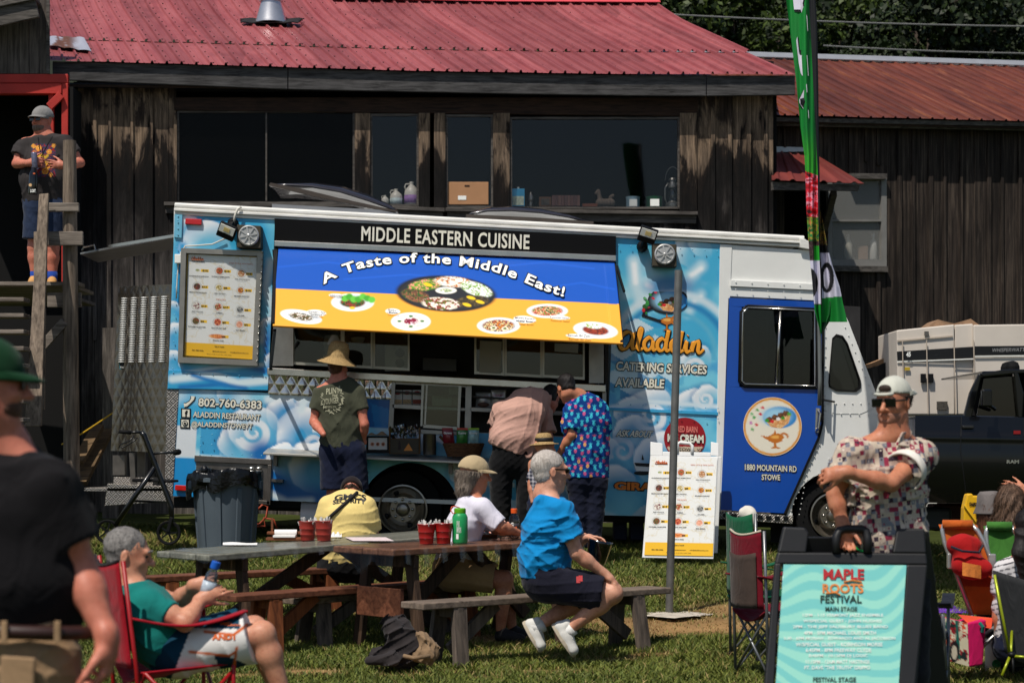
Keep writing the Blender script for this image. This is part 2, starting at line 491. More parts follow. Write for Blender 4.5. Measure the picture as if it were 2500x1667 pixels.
def surface_nets(name,D,lo,h):
 S=D<0
 c=[S[i:S.shape[0]-1+i,j:S.shape[1]-1+j,k:S.shape[2]-1+k]for i in(0,1)for j in(0,1)for k in(0,1)]
 cnt=sum(x.astype(np.int8)for x in c)
 act=(cnt>0)&(cnt<8)
 idx=np.argwhere(act);n=len(idx)
 num=np.full(act.shape,-1,np.int32);num[act]=np.arange(n)
 pos=np.zeros((n,3));w=np.zeros(n)
 vals={}
 for i in(0,1):
  for j in(0,1):
   for k in(0,1):vals[(i,j,k)]=D[idx[:,0]+i,idx[:,1]+j,idx[:,2]+k]
 for a in vals:
  for axn in range(3):
   if a[axn]==0:
    b=list(a);b[axn]=1;b=tuple(b)
    va,vb=vals[a],vals[b];m=(va<0)!=(vb<0)
    t=np.where(m,va/np.where(m,va-vb,1),0)
    p=np.tile(np.array(a,float),(n,1));p[:,axn]=t
    pos[m]+=p[m];w[m]+=1
 pos=(idx+pos/np.maximum(w,1)[:,None])*h+lo
 quads=[]
 for axn in range(3):
  A=np.take(S,range(0,S.shape[axn]-1),axn);B=np.take(S,range(1,S.shape[axn]),axn)
  e=np.argwhere(A!=B);o1,o2=[x for x in range(3)if x!=axn]
  ok=(e[:,o1]>0)&(e[:,o2]>0)&(e[:,o1]<S.shape[o1]-1)&(e[:,o2]<S.shape[o2]-1);e=e[ok]
  def g(d1,d2):
   q=e.copy();q[:,o1]+=d1;q[:,o2]+=d2;return num[q[:,0],q[:,1],q[:,2]]
  q=np.stack([g(-1,-1),g(0,-1),g(0,0),g(-1,0)],1)
  fl=A[e[:,0],e[:,1],e[:,2]]
  if axn==1:fl=~fl
  q=np.where(fl[:,None],q,q[:,::-1]);quads.append(q)
 q=np.concatenate(quads);q=q[(q>=0).all(1)]
 # relax once so voxel steps do not show
 for _ in range(2):
  acc=np.zeros_like(pos);ct=np.zeros(len(pos))
  for a,b in((0,1),(1,2),(2,3),(3,0)):
   np.add.at(acc,q[:,a],pos[q[:,b]]);np.add.at(acc,q[:,b],pos[q[:,a]]);np.add.at(ct,q[:,a],1);np.add.at(ct,q[:,b],1)
  pos=pos*.5+.5*acc/np.maximum(ct,1)[:,None]
 return fast_mesh(name,pos,q)
def put(me,name,m,parent):
 me.materials.append(m)
 return link(name,me,parent,True)
def skin(tone=(196,140,112),name='skin'):
 key=('skin',tone)
 if key in MATS:return MATS[key]
 m,n,l,b=newmat(name)
 vec=coords(n,l);c=lin(tone)
 t=noise(n,l,vec,11,5,.6)
 rp=ramp(n,[(.3,(c[0]*.82,c[1]*.70,c[2]*.66)),(.55,c),(.8,(min(1,c[0]*1.1),c[1]*1.02,c[2]))])
 l.new(t,rp.inputs[0]);t2=noise(n,l,vec,48,4,.7);r2=ramp(n,[(.32,(.80,.70,.68)),(.5,(1,1,1)),(.72,(1.08,1.06,1.05))]);l.new(t2,r2.inputs[0]);l.new(mix(n,l,.8,rp.outputs[0],r2.outputs[0],'MULTIPLY'),b.inputs['Base Color'])
 b.inputs['Roughness'].default_value=.5;b.inputs['Specular IOR Level'].default_value=.35
 b.inputs['Subsurface Weight'].default_value=.12;b.inputs['Subsurface Radius'].default_value=(.02,.008,.005);b.inputs['Subsurface Scale'].default_value=.5
 bump(n,l,b,noise(n,l,vec,90,3),.12,.003)
 MATS[key]=m;return m
def cloth(name,col,var=.14,rough=.85,bmp=.25,bs=220):
 key=('cloth',name)
 if key in MATS:return MATS[key]
 m,n,l,b=newmat(name);c=lin(col);vec=coords(n,l)
 rp=ramp(n,[(.3,tuple(x*(1-var)for x in c)),(.7,tuple(x*(1+var)for x in c))]);l.new(noise(n,l,vec,6,5),rp.inputs[0]);l.new(rp.outputs[0],b.inputs['Base Color'])
 b.inputs['Roughness'].default_value=rough;b.inputs['Specular IOR Level'].default_value=.15
 b.inputs['Sheen Weight'].default_value=.08
 u1=bump(n,l,b,noise(n,l,vec,bs,3),bmp,.002);u2=n.new("ShaderNodeBump");u2.inputs['Strength'].default_value=.55;u2.inputs['Distance'].default_value=.018
 l.new(noise(n,l,coords(n,l,(1,1,.55)),9,2,.5,1.6),u2.inputs['Height']);l.new(u2.outputs[0],u1.inputs['Normal'])
 MATS[key]=m;return m
def hairmat(name,dark,light,stretch=(60,60,9)):
 key=('hair',name)
 if key in MATS:return MATS[key]
 m,n,l,b=newmat(name)
 vec=coords(n,l,stretch);t=noise(n,l,vec,1.6,5,.65,.8)
 rp=ramp(n,[(.3,lin(dark)),(.7,lin(light))]);l.new(t,rp.inputs[0]);l.new(rp.outputs[0],b.inputs['Base Color'])
 b.inputs['Roughness'].default_value=.55;b.inputs['Specular IOR Level'].default_value=.3
 bump(n,l,b,t,.7,.008);MATS[key]=m;return m
def strands(o,H,L,n,seed,jit):
 """loose hair strands laid over a hair mesh, in the same mesh"""
 me=o.data;nv=len(me.vertices);co=np.empty(nv*3,np.float32);me.vertices.foreach_get('co',co);co=co.reshape(-1,3);no=np.empty(nv*3,np.float32);me.vertices.foreach_get('normal',no);no=no.reshape(-1,3)
 rg=np.random.default_rng(seed);k=rg.integers(0,nv,n);p=co[k]+rg.normal(0,.002,(n,3));N=no[k]
 top=np.array(H.at(.02,0,.13));d=p-top;d=d-N*(d*N).sum(1)[:,None]+rg.normal(0,jit,(n,3));d/=np.linalg.norm(d,axis=1)[:,None]+1e-6
 s=np.cross(d,N);s/=np.linalg.norm(s,axis=1)[:,None]+1e-6;w=.0011;l=(L*rg.uniform(.5,1.2,n))[:,None]
 q=np.stack([p-s*w,p+s*w,p+d*l*.5+N*.003+s*w,p+d*l*.5+N*.003-s*w,p+d*l+N*rg.uniform(-.002,.005,n)[:,None]],1).reshape(-1,3)
 fs=[tuple(f.vertices)for f in me.polygons];i=np.arange(n)*5+nv
 quads=np.concatenate([np.array(fs),np.stack([i,i+1,i+2,i+3],1)]);m2=fast_mesh(me.name,np.concatenate([co,q]),quads,np.stack([i+3,i+2,i+4],1))
 m2.materials.append(me.materials[0]);m2.polygons.foreach_set('use_smooth',[True]*len(m2.polygons));o.data=m2
class Head:
 """local frame of a head: c centre, f forwards, u up, r to the person's left as seen (f x u)"""
 def __init__(s,c,yaw,pitch=0,roll=0,size=1.0):
 # yaw 0 looks at the camera (-Y), 90 looks to +X, 180 away from the camera
  s.c=V(c);y=R(yaw);p=R(pitch)
  f0=V((math.sin(y),-math.cos(y),0));u0=V((0,0,1))
  s.f=(f0*math.cos(p)+u0*math.sin(p)).normalized();u=(u0*math.cos(p)-f0*math.sin(p)).normalized()
  s.r=s.f.cross(u).normalized()
  if roll:
   q=Matrix.Rotation(R(roll),3,s.f);u=q@u;s.r=q@s.r
  s.u=u;s.s=size
 def at(s,f,r,u):return s.c+(s.f*f+s.r*r+s.u*u)*s.s
 def axes(s):return(s.r,s.f,s.u)
 def prims(s,S,ears=True,jaw=1.0,nose=1.0):
  z=s.s;A=s.axes()
  S.ell(s.at(-.016,0,.034),V((.075,.098,.086))*z,.02,A)
  S.ell(s.at(.022,0,-.038),V((.060*jaw,.068,.084))*z,.035,A)
  S.ell(s.at(.058,0,-.098),V((.026*jaw,.024,.022))*z,.03,A)
  S.cone(s.at(-.005,.046*jaw,-.075),s.at(.05,.02,-.1),.02*z,.018*z,.03)
  S.cone(s.at(-.005,-.046*jaw,-.075),s.at(.05,-.02,-.1),.02*z,.018*z,.03)
  S.cone(s.at(.083,.036,.028),s.at(.083,-.036,.028),.013*z,.013*z,.02)
  S.ell(s.at(.066,.035,-.022),V((.022,.02,.02))*z,.02,A);S.ell(s.at(.066,-.035,-.022),V((.022,.02,.02))*z,.02,A)
  S.cone(s.at(.086,0,.016),s.at(.114*nose,0,-.024),.009*z,.0145*z,.008)
  S.ell(s.at(.098,.012,-.028),V((.009,.009,.008))*z,.008,A);S.ell(s.at(.098,-.012,-.028),V((.009,.009,.008))*z,.008,A)
  S.ell(s.at(.086,0,-.055),V((.022,.010,.0065))*z,.005,A);S.ell(s.at(.084,0,-.069),V((.019,.011,.0075))*z,.006,A)
  if ears:
   for q in(1,-1):
    S.ell(s.at(-.012,q*.078,-.004),V((.010,.019,.032))*z,.006,(s.r+s.f*(-.4*q),s.f+s.r*.4*q,s.u))
    S.ell(s.at(-.010,q*.090,-.002),V((.008,.010,.018))*z,.006,A,sub=True)
  return S
 def hair(s,name,m,parent,thick=.012,back=.0,low=-.05,front=.045,wr=.004,long=0.0,h=.006,seed=1,top=0.0,maxu=None):
  S=SD();A=s.axes();z=s.s
  if long or maxu is not None:S.ell(s.at(-.018,0,.036+top),V((.075+thick,.098+thick,.086+thick))*z,.02,A)
  else:S.ell(s.at(-.024-thick*.35,0,.038+thick*.5),V((.0755+thick*.4,.0975+thick*.4,.087+thick*.3))*z,.01,A);S.ell(s.at(-.042,0,-.014),V((.0668,.064,.062))*z,.01,A)
  if long:
   S.cone(s.at(-.055,0,.0),s.at(-.06,0,-long),.075*z,.07*z,.03,s.r,.75)
  if long or maxu is not None:
   S.cut(s.at(front,0,.0),(s.f*.9-s.u*.45))
   S.ell(s.at(.07,0,-.05),V((.2,.075 if long else.098,.085))*z,.01,A,sub=True)
  else:S.ell(s.at(.085,0,-.06),V((.2,.085,.075))*z,.01,A,sub=True)
  if not long:S.cut(s.at(-.03,0,low),-s.u-s.f*-.0)
  if maxu is not None:S.cut(s.at(0,0,maxu),s.u)
  o=put(S.mesh(name,h,wr,70,seed,tuple(s.r)),name,m,parent);strands(o,s,.05 if long else.010,5200 if long else 1400,seed,.012 if long else.003);return o
 def cap(s,name,m,parent,brim=True,back=False,bl=.066,thick=.014,low=.030,h=.006,wr=.0):
  S=SD();A=s.axes();z=s.s
  S.ell(s.at(-.016,0,.040),V((.077+thick,.100+thick,.090+thick))*z,.01,A)
  sgn=-1 if back else 1
  S.cut(s.at(0,0,low),-s.u+s.f*(.12*-sgn))
  o=put(S.mesh(name,h,wr,30,3),name,m,parent)
  if brim:
   B=MB();nu,nv=12,6
   def fn(a,b):
    th=(a-.5)*math.pi*.92;rr=1+b*.0
    x0=.088*math.sin(th);f0=sgn*(.108*math.cos(th))-.012
    ext=bl*math.cos((a-.5)*math.pi)**.45*b if abs(a-.5)<.499 else 0
    drop=.018*b*b+.10*x0*x0*8*b
    return s.at(f0+sgn*ext,x0*(1-.04*b),low+.010-drop)
   B.sheet(fn,nu,nv)
   B.build('brim',m,o,True,solid=.005)
  return o
 def glasses(s,parent,m,lens=None,w=.029,hh=.02,name='sunglasses'):
  B=MB();z=s.s
  rot=Matrix((s.r,s.f,s.u)).transposed()
  for q in(1,-1):
   B.box(s.at(.094,q*.034,.010),V((w*2,.008,hh*2))*z,rot)
   B.bar(s.at(.090,q*(.034+w),.018),s.at(-.005,q*.080,.016),.006*z,.009*z,s.u)
  B.bar(s.at(.099,.006,.017),s.at(.099,-.006,.017),.006,.007,s.u)
  return B.build(name,m,parent,bev=.003)
 def eyes(s,parent,m):
  for q in(1,-1):
   MB().ball(s.at(.083,q*.031,.010),.0095*s.s,10,6).build('eye',m,parent,True)
def hand(S,wrist,d,n,side=1,curl=(.35,.4,.45,.5),size=1.0,thumb=.6,spread=.06,tcurl=.4):
 """wrist point, d = towards the knuckles, n = the way the palm faces, side=+1: thumb on the d x n side"""
 w=V(wrist);d=V(d).normalized();n=V(n);n=(n-d*n.dot(d)).normalized();sd=d.cross(n)*side;z=size
 S.cone(w-d*.02,w+d*.035*z,.025*z,.027*z,.02,sd,.8)
 S.cone(w+d*.030*z,w+d*.078*z,.016*z,.0145*z,.015,sd,.42)
 Ls=(.070,.080,.075,.058)
 for i in range(4):
  p=w+d*(.088-.006*abs(i-1.2))*z+sd*(.031-.0205*i)*z
  dr=(d+sd*spread*(1.5-i)).normalized();ang=0;r0=.0092-.0006*i*.5
  for j,(fr,cm)in enumerate(((.42,.8),(.32,1.3),(.26,.9))):
   ang+=curl[i]*cm
   dj=dr*math.cos(ang)+n*math.sin(ang)
   q=p+dj*Ls[i]*fr*1.12*z
   S.cone(p,q,(r0-.0006*j)*z,(r0-.0006*(j+1))*z,.006);p=q
 p=w+d*.022*z+sd*.022*z+n*.006
 t1=(d*.62+sd*thumb+n*.25).normalized();q=p+t1*.042*z
 S.cone(p,q,.015*z,.0115*z,.012)
 t2=(t1+(d*.5-sd*.35+n*.5)*tcurl).normalized();q2=q+t2*.034*z
 S.cone(q,q2,.0112*z,.0098*z,.006)
 t3=(t2+(d*.3-sd*.3+n*.4)*tcurl).normalized()
 S.cone(q2,q2+t3*.026*z,.0098*z,.0082*z,.006)
 return S
def arm(S,sh,el,wr,big=1.0):
 sh,el,wr=V(sh),V(el),V(wr)
 S.cone(sh,sh.lerp(el,.55),.054*big,.050*big,.03);S.cone(sh.lerp(el,.45),el,.050*big,.041*big,.03)
 S.cone(el,el.lerp(wr,.35),.041*big,.043*big,.02);S.cone(el.lerp(wr,.3),wr,.043*big,.027*big,.02)
def leg(S,hp,kn,an,big=1.0):
 hp,kn,an=V(hp),V(kn),V(an)
 S.cone(hp,kn,.092*big,.060*big,.03);S.ell(kn,V((.060,.060,.062))*big,.02)
 bk=(kn-hp).cross(V((0,0,0)))
 S.cone(kn,kn.lerp(an,.32),.054*big,.060*big,.03);S.cone(kn.lerp(an,.3),an,.060*big,.036*big,.03)
def shoe(name,m,parent,heel,toe,w=.045,hgt=.075,up=(0,0,1),sole=None):
 """a low shoe from heel to toe (points at the sole)"""
 heel,toe=V(heel),V(toe);u=V(up).normalized();d=(toe-heel).normalized();u=(u-d*u.dot(d)).normalized();sd=d.cross(u)
 L=(toe-heel).length
 S=SD()
 S.cone(heel+d*.04+u*.03,heel+d*L*.45+u*.03,.036,.038,.02)
 S.cone(heel+d*L*.4+u*.026,toe-d*.045+u*.018,.040,.040,.03,sd,.85)
 S.cone(heel+d*.05+u*.03,heel+d*.055+u*hgt,.036,.034,.02)
 S.cone(heel+d*.07+u*.065,heel+d*L*.55+u*.04,.03,.026,.03)
 S.cut(heel,-u)
 o=put(S.mesh(name,.007),name,m,parent)
 if sole is not None:
  B=MB();pts=[]
  for i in range(20):
   t=2*math.pi*i/20;a=(1-math.cos(t))/2
   wd=(.036+.012*math.sin(a*math.pi)+.004*a)
   pts.append(heel+d*(a*L*1.0)+sd*(math.copysign(abs(math.sin(t))**.6,math.sin(t))*wd)-u*.010)
  B.prism(pts,u*.026).build('sole',sole,o,bev=.004)
 return o
def stick_on(mb_verts_fn,bvh,origin,axis):
 pass
def wrap_text(name,s,m,parent,cloth_obj,fmap,axis,lift=.004,off=.012,shear=0.0):
 """lettering pressed onto a garment: fmap(u,v) gives points in front of it, axis points at it"""
 me=cloth_obj.data
 bv=BVHTree.FromPolygons([tuple(v.co)for v in me.vertices],[tuple(p.vertices)for p in me.polygons])
 B=MB();ax=V(axis).normalized()
 def g(u,v):
  p=V(fmap(u,v));hit=bv.ray_cast(p,ax)
  return hit[0]-ax*lift if hit[0]is not None else p
 for item in s:
  fit_text(B,item[0],(lambda u,v,q=item[1]:g(q[0]+(q[2]-q[0])*u,q[1]+(q[3]-q[1])*v+(q[4](q[0]+(q[2]-q[0])*u)if len(q)>4 else 0))),off,0,shear)
 return B.build(name,m,parent)
 # ------------------------------------------------------------------ ground, grass
def gp(px,py):
 """point of the ground seen at a photo pixel"""
 lo,hi=6.0,30.0
 for _ in range(40):
  Y=(lo+hi)/2;X=(px-CX)*Y/F
  y=Y0-gz(X,Y)*F/Y
  if y>py:lo=Y
  else:hi=Y
 return V((X,Y,gz(X,Y)))
def vplane(pxa,Ya,pxb,Yb):
 A=P(pxa,Y0,Ya);B=P(pxb,Y0,Yb);n=(B-A).cross(V((0,0,1))).normalized()
 if n.y>0:n=-n
 def f(px,py,off=0.0):
  d=V(((px-CX)/F,1,(Y0-py)/F));t=(A+n*off).dot(n)/d.dot(n)
  return d*t
 f.n=n;return f
DRY=[]
for(px,py,rx,ry)in((1690,1530,.95,.55),(1560,1520,.5,.3),(1850,1490,.7,.5),(1500,1612,.28,.18),(1590,1600,.22,.14),(1400,1640,.2,.15),(1930,1500,.5,.5),(980,1650,.22,.16),(1180,1655,.2,.14),(760,1640,.25,.18),(2080,1560,.4,.3),(1100,1640,.25,.12),(640,1600,.3,.16),(880,1490,.3,.2),(1330,1640,.3,.14),(1180,1560,.3,.2),(560,1650,.3,.14)):
 q=gp(px,py);DRY.append((q.x,q.y,rx,ry))
def dryness(X,Y):
 d=np.zeros_like(X)
 for(cx,cy,rx,ry)in DRY:
  r=np.hypot((X-cx)/rx,(Y-cy)/ry)+(vnoise(X,Y,.16,4)-.5)*.7
  d=np.maximum(d,1-sstep(.55,1.1,r))
 return np.clip(d,0,1)
def make_ground():
 xs=np.concatenate([np.linspace(-200,-9,12),np.arange(-8,8.01,.10),np.linspace(9,200,12)])
 ys=np.concatenate([np.linspace(-60,8,10),np.arange(8.4,26,.10),np.linspace(27,400,16)])
 X,Y=np.meshgrid(xs,ys);X=X.ravel();Y=Y.ravel();Z=ground_np(X,Y)
 nx=len(xs);i=(np.arange(len(ys)-1)[:,None]*nx+np.arange(nx-1)[None,:]).ravel()
 me=fast_mesh('ground',np.stack([X,Y,Z],1),np.stack([i,i+1,i+nx+1,i+nx],1))
 d=dryness(X,Y)[:,None];v=vnoise(X,Y,.5,2)[:,None]
 g=np.array(lin((62,70,30)))*(.7+.6*v);b=np.array(lin((150,118,78)))*(.75+.5*v)
 set_col(me,g*(1-d)+b*d)
 me.materials.append(attrmat('lawn_soil',.95,.1,0,.8,60,.4))
 tag(link('ground',me,None,True),kind='structure')
make_ground()
def make_grass():
 n=360000
 Y=np.sqrt(RNG.uniform(12.3**2,21.5**2,n));X=RNG.uniform(-.285,.285,n)*Y
 clump=vnoise(X,Y,.12,7);dr=dryness(X,Y)
 keep=RNG.uniform(0,1,n)<(.55+.6*clump)*(1-.72*dr)
 X,Y,clump,dr=X[keep],Y[keep],clump[keep],dr[keep];n=len(X)
 Z=ground_np(X,Y)-.004
 back=sstep(18.6,20.4,Y)
 h=RNG.uniform(.024,.060,n)*(.45+.6*clump+.5*vnoise(X,Y,.7,33))*(1-.55*dr)*(1+.9*back*RNG.uniform(0,1,n)**2)
 w=RNG.uniform(.0028,.0055,n);a=RNG.uniform(0,2*np.pi,n);ln=RNG.uniform(.2,1.5,n)*h
 b=RNG.uniform(0,2*np.pi,n)
 dx,dy=np.cos(a)*w,np.sin(a)*w;lx,ly=np.cos(b)*ln,np.sin(b)*ln
 v=np.empty((n,5,3),np.float32)
 v[:,0]=np.stack([X-dx,Y-dy,Z],1);v[:,1]=np.stack([X+dx,Y+dy,Z],1)
 v[:,2]=np.stack([X+dx*.8+lx*.35,Y+dy*.8+ly*.35,Z+h*.6],1);v[:,3]=np.stack([X-dx*.8+lx*.35,Y-dy*.8+ly*.35,Z+h*.6],1)
 v[:,4]=np.stack([X+lx,Y+ly,Z+h],1)
 i=np.arange(n)*5
 me=fast_mesh('grass',v.reshape(-1,3),np.stack([i,i+1,i+2,i+3],1),np.stack([i+3,i+2,i+4],1))
 big=vnoise(X,Y,1.1,21)
 g1=np.array(lin((60,80,29)));g2=np.array(lin((126,130,56)));g3=np.array(lin((166,144,92)))
 t=np.clip(RNG.uniform(0,1,n)*.8+big*.45-.1,0,1)[:,None]
 c=g1*(1-t)+g2*t
 straw=(RNG.uniform(0,1,n)<(.05+.85*dr+.22*sstep(.5,.66,big)))[:,None]
 c=np.where(straw,g3*RNG.uniform(.6,1.1,n)[:,None],c)*RNG.uniform(.7,1.15,n)[:,None]
 set_col(me,np.repeat(c,5,0))
 m,nn,l,bb=newmat('grass_blades')
 at=nn.new("ShaderNodeAttribute");at.attribute_name='Col';l.new(at.outputs[0],bb.inputs['Base Color'])
 bb.inputs['Roughness'].default_value=.6;bb.inputs['Specular IOR Level'].default_value=.25
 me.materials.append(m)
 tag(link('grass',me),kind='stuff')
make_grass()
# ------------------------------------------------------------------ main barn
def barnwood(name,top=7.0):
 """charred board siding: tan where the eave kept it dry, black tar-like stain below, grey towards the ground"""
 m,n,l,b=newmat(name)
 vec=coords(n,l,(9,9,.55));g=noise(n,l,vec,2.4,7,.7,.6)
 v2=coords(n,l,(3.0,3.0,.8));s=noise(n,l,v2,1.6,5,.65,.5)
 v3=coords(n,l,(40,40,1.6));fine=noise(n,l,v3,2.0,4,.7)
 tc=n.new("ShaderNodeTexCoord");sep=n.new("ShaderNodeSeparateXYZ");l.new(tc.outputs['Object'],sep.inputs[0])
 mr=n.new("ShaderNodeMapRange");mr.inputs[1].default_value=1.4;mr.inputs[2].default_value=4.3;l.new(sep.outputs[2],mr.inputs[0])
 ad=n.new("ShaderNodeMath");ad.operation='MULTIPLY_ADD';ad.inputs[1].default_value=.95;ad.inputs[2].default_value=-.475;l.new(s,ad.inputs[0])
 hg=n.new("ShaderNodeMath");hg.operation='ADD';l.new(mr.outputs[0],hg.inputs[0]);l.new(ad.outputs[0],hg.inputs[1])
 base=ramp(n,[(.0,lin((108,102,97))),(.2,lin((84,79,76))),(.42,lin((36,33,32))),(.60,lin((17,15,14))),(.73,lin((34,27,23))),(.80,lin((120,103,87))),(.92,lin((136,116,96))),(1.0,lin((62,51,44)))])
 l.new(hg.outputs[0],base.inputs[0])
 gr=ramp(n,[(.30,(.10,.10,.10)),(.5,(.62,.61,.60)),(.70,(1.7,1.67,1.63)),(.82,(2.4,2.35,2.3))]);l.new(g,gr.inputs[0])
 c1=mix(n,l,.85,base.outputs[0],gr.outputs[0],'MULTIPLY')
 fr=ramp(n,[(.3,(.45,.43,.42)),(.65,(1.15,1.15,1.15))]);l.new(fine,fr.inputs[0])
 l.new(mix(n,l,.7,c1,fr.outputs[0],'MULTIPLY'),b.inputs['Base Color'])
 b.inputs['Roughness'].default_value=.85;b.inputs['Specular IOR Level'].default_value=.2
 bump(n,l,b,fine,.6,.006)
 return m
BW=barnwood('charred_siding')
BW2=wood('weathered_trim_wood',(112,106,100),(38,35,34),'x',1.0)
BWz=wood('grey_post_wood',(140,126,112),(58,50,44),'z',1.0)
DARKW=wood('dark_beam_wood',(66,46,34),(20,15,12),'x')
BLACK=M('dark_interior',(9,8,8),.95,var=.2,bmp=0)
W=vplane(190,24.0,1888,24.55)
def boards(B,Wf,x0,x1,ytop,ybot,wmin=36,wmax=58,batten=True,seed=1,off=.0,th=.03):
 rg=random.Random(seed);x=x0
 while x<x1-2:
  w=min(rg.uniform(wmin,wmax),x1-x)
  if x1-x-w<14:w=x1-x
  yt=ytop(x)if callable(ytop)else ytop;yb=ybot(x)if callable(ybot)else ybot
  o=off+rg.uniform(0,.012);g=1.0
  q=[Wf(x+g*.4,yb,o),Wf(x+w-g*.4,yb,o),Wf(x+w-g*.4,yt,o),Wf(x+g*.4,yt,o)]
  B.prism(q,-Wf.n*th)
  if batten and rg.random()<.75:
   bw=rg.uniform(6,11);yb2=yb if rg.random()<.6 else yt+(yb-yt)*rg.uniform(.55,.9)
   q=[Wf(x+w-bw/2,yb2,off+.034),Wf(x+w+bw/2,yb2,off+.034),Wf(x+w+bw/2,yt,off+.034),Wf(x+w-bw/2,yt,off+.034)]
   B.prism(q,-Wf.n*.026)
  x+=w
barn=thing('barn','old barn of charred vertical boards with faded red metal roof behind the food truck','barn',W(1000,1290))
B=MB();boards(B,W,190,430,215,1290,seed=3);boards(B,W,1700,1888,222,1290,seed=8);boards(B,W,430,1700,521,1290,seed=5)
B.build('wall',BW,barn)
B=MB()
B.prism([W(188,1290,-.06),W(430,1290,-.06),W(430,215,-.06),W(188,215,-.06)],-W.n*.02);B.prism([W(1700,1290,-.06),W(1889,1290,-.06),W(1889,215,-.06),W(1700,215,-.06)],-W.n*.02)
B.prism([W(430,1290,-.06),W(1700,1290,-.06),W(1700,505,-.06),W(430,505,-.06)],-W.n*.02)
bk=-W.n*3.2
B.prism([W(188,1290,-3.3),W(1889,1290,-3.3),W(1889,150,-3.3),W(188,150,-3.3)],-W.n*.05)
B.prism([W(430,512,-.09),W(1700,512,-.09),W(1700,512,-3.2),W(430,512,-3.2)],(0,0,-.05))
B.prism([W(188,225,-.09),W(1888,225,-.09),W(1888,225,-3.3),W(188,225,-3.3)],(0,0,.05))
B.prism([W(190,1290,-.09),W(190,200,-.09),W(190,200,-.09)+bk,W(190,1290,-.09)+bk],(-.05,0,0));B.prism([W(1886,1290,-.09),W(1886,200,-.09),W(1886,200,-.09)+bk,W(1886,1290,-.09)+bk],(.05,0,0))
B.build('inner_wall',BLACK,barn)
B=MB();B.prism([W(425,270,.02),W(1704,284,.02),W(1704,238,.02),W(425,238,.02)],-W.n*.12);B.build('lintel',DARKW,barn,bev=.006)
# posts between windows
for(x0,x1,yb)in((866,904,500),(1022,1050,512),(1060,1088,512),(1204,1245,512),(1660,1702,515),(424,432,500)):
 MB().prism([W(x0,yb,.03),W(x1,yb,.03),W(x1,276,.03),W(x0,276,.03)],-W.n*.11).build('window_post',BW,barn,bev=.006)
for(x0,x1,y0,y1)in((400,905,493,497),(905,1086,500,508),(1088,1704,507,516)):
 B=MB();B.prism([W(x0,y0+9,.10),W(x1,y1+9,.10),W(x1,y1,.10),W(x0,y0,.10)],-W.n*.2)
 B.prism([W(x0+4,y0+28,.04),W(x1-4,y1+30,.04),W(x1-4,y1+10,.04),W(x0+4,y0+10,.04)],-W.n*.06)
 B.build('window_sill',BW2,barn,bev=.005)
GLASS_B=glassmat('barn_window_glass',(.98,.98,.98),.62,1,.03)
SCREEN=glassmat('insect_screen',(.5,.5,.5),.35,.5,.3)
for i,(x0,x1,y0,y1)in enumerate(((432,866,270,497),(904,1022,278,504),(1088,1204,280,508),(1245,1660,286,510))):
 f=MB()
 for(a,b2,c,d)in((x0,x0+5,y0,y1),(x1-5,x1,y0,y1),(x0+5,x1-5,y0,y0+5),(x0+5,x1-5,y1-5,y1)):
  f.prism([W(a,d,.0),W(b2,d,.0),W(b2,c,.0),W(a,c,.0)],-W.n*.05)
 if i==0:f.prism([W(648,y1-5,.004),W(652,y1-5,.004),W(652,y0+5,.004),W(648,y0+5,.004)],-W.n*.03)
 fo=f.build('window',BW2,barn)
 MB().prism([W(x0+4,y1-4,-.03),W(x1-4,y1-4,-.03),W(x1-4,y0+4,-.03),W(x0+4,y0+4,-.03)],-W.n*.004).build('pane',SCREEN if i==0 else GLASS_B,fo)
for a,b2 in(((497,272),(434,330)),((802,278),(864,350))):
 MB().bar(W(*a,-.25),W(*b2,-.25),.09,.09).build('brace',BW2,barn)
 # roof: ribbed red sheets in two courses
def eave(px,off=.29):return W(px,float(np.interp(px,[100,125,500,1000,1500,1940],[147,148,158,173,181,182])),off)
RD=V((-.307,1,.389))
def roof_pt(e,t,lift=0.0):
 """e: pixel along the eave, t metres in plan up the slope"""
 p=eave(e);k=max(0,t-3.1)
 return p+RD*t+V((0,0,k*k*.05+lift))
RIBN=V((.1,-.37,1)).normalized()
def ribbed(name,e0,e1,t0,t1,m,parent,step=36,hgt=.030,lift=0.0,tn=8,wob=.006,pt=roof_pt,ms=None):
 B=MB();es=[];e=e0
 while e<e1:
  for(a,h)in((0,0),(.10,0),(.16,1),(.26,1),(.32,0),(.62,.0),(.66,.25),(.70,0)):
   if e+a*step<e1:es.append((e+a*step,h*hgt))
  e+=step
 es.append((e1,0))
 nu=len(es)
 vs=[]
 for j in range(tn+1):
  t=t0+(t1-t0)*j/tn
  for(x,h)in es:
   p=pt(x,t,lift)+RIBN*(h+wob*mnoise.noise(V((x*.013,t*1.3,2))))
   vs.append(p)
 B.add(vs,[(j*nu+i,j*nu+i+1,(j+1)*nu+i+1,(j+1)*nu+i)for j in range(tn)for i in range(nu-1)])
 if ms:
  B.m=1
  t=t0+.12
  while t<t1:
   x=e0+step*.45
   while x<e1:
    p=pt(x+random.uniform(-2,2),t+random.uniform(-.02,.02),lift)+RIBN*.006
    B.ball(p,(.011,.011,.006),6,4);x+=step
   t+=.31
 return B.build(name,[m,ms]if ms else m,parent,solid=0)
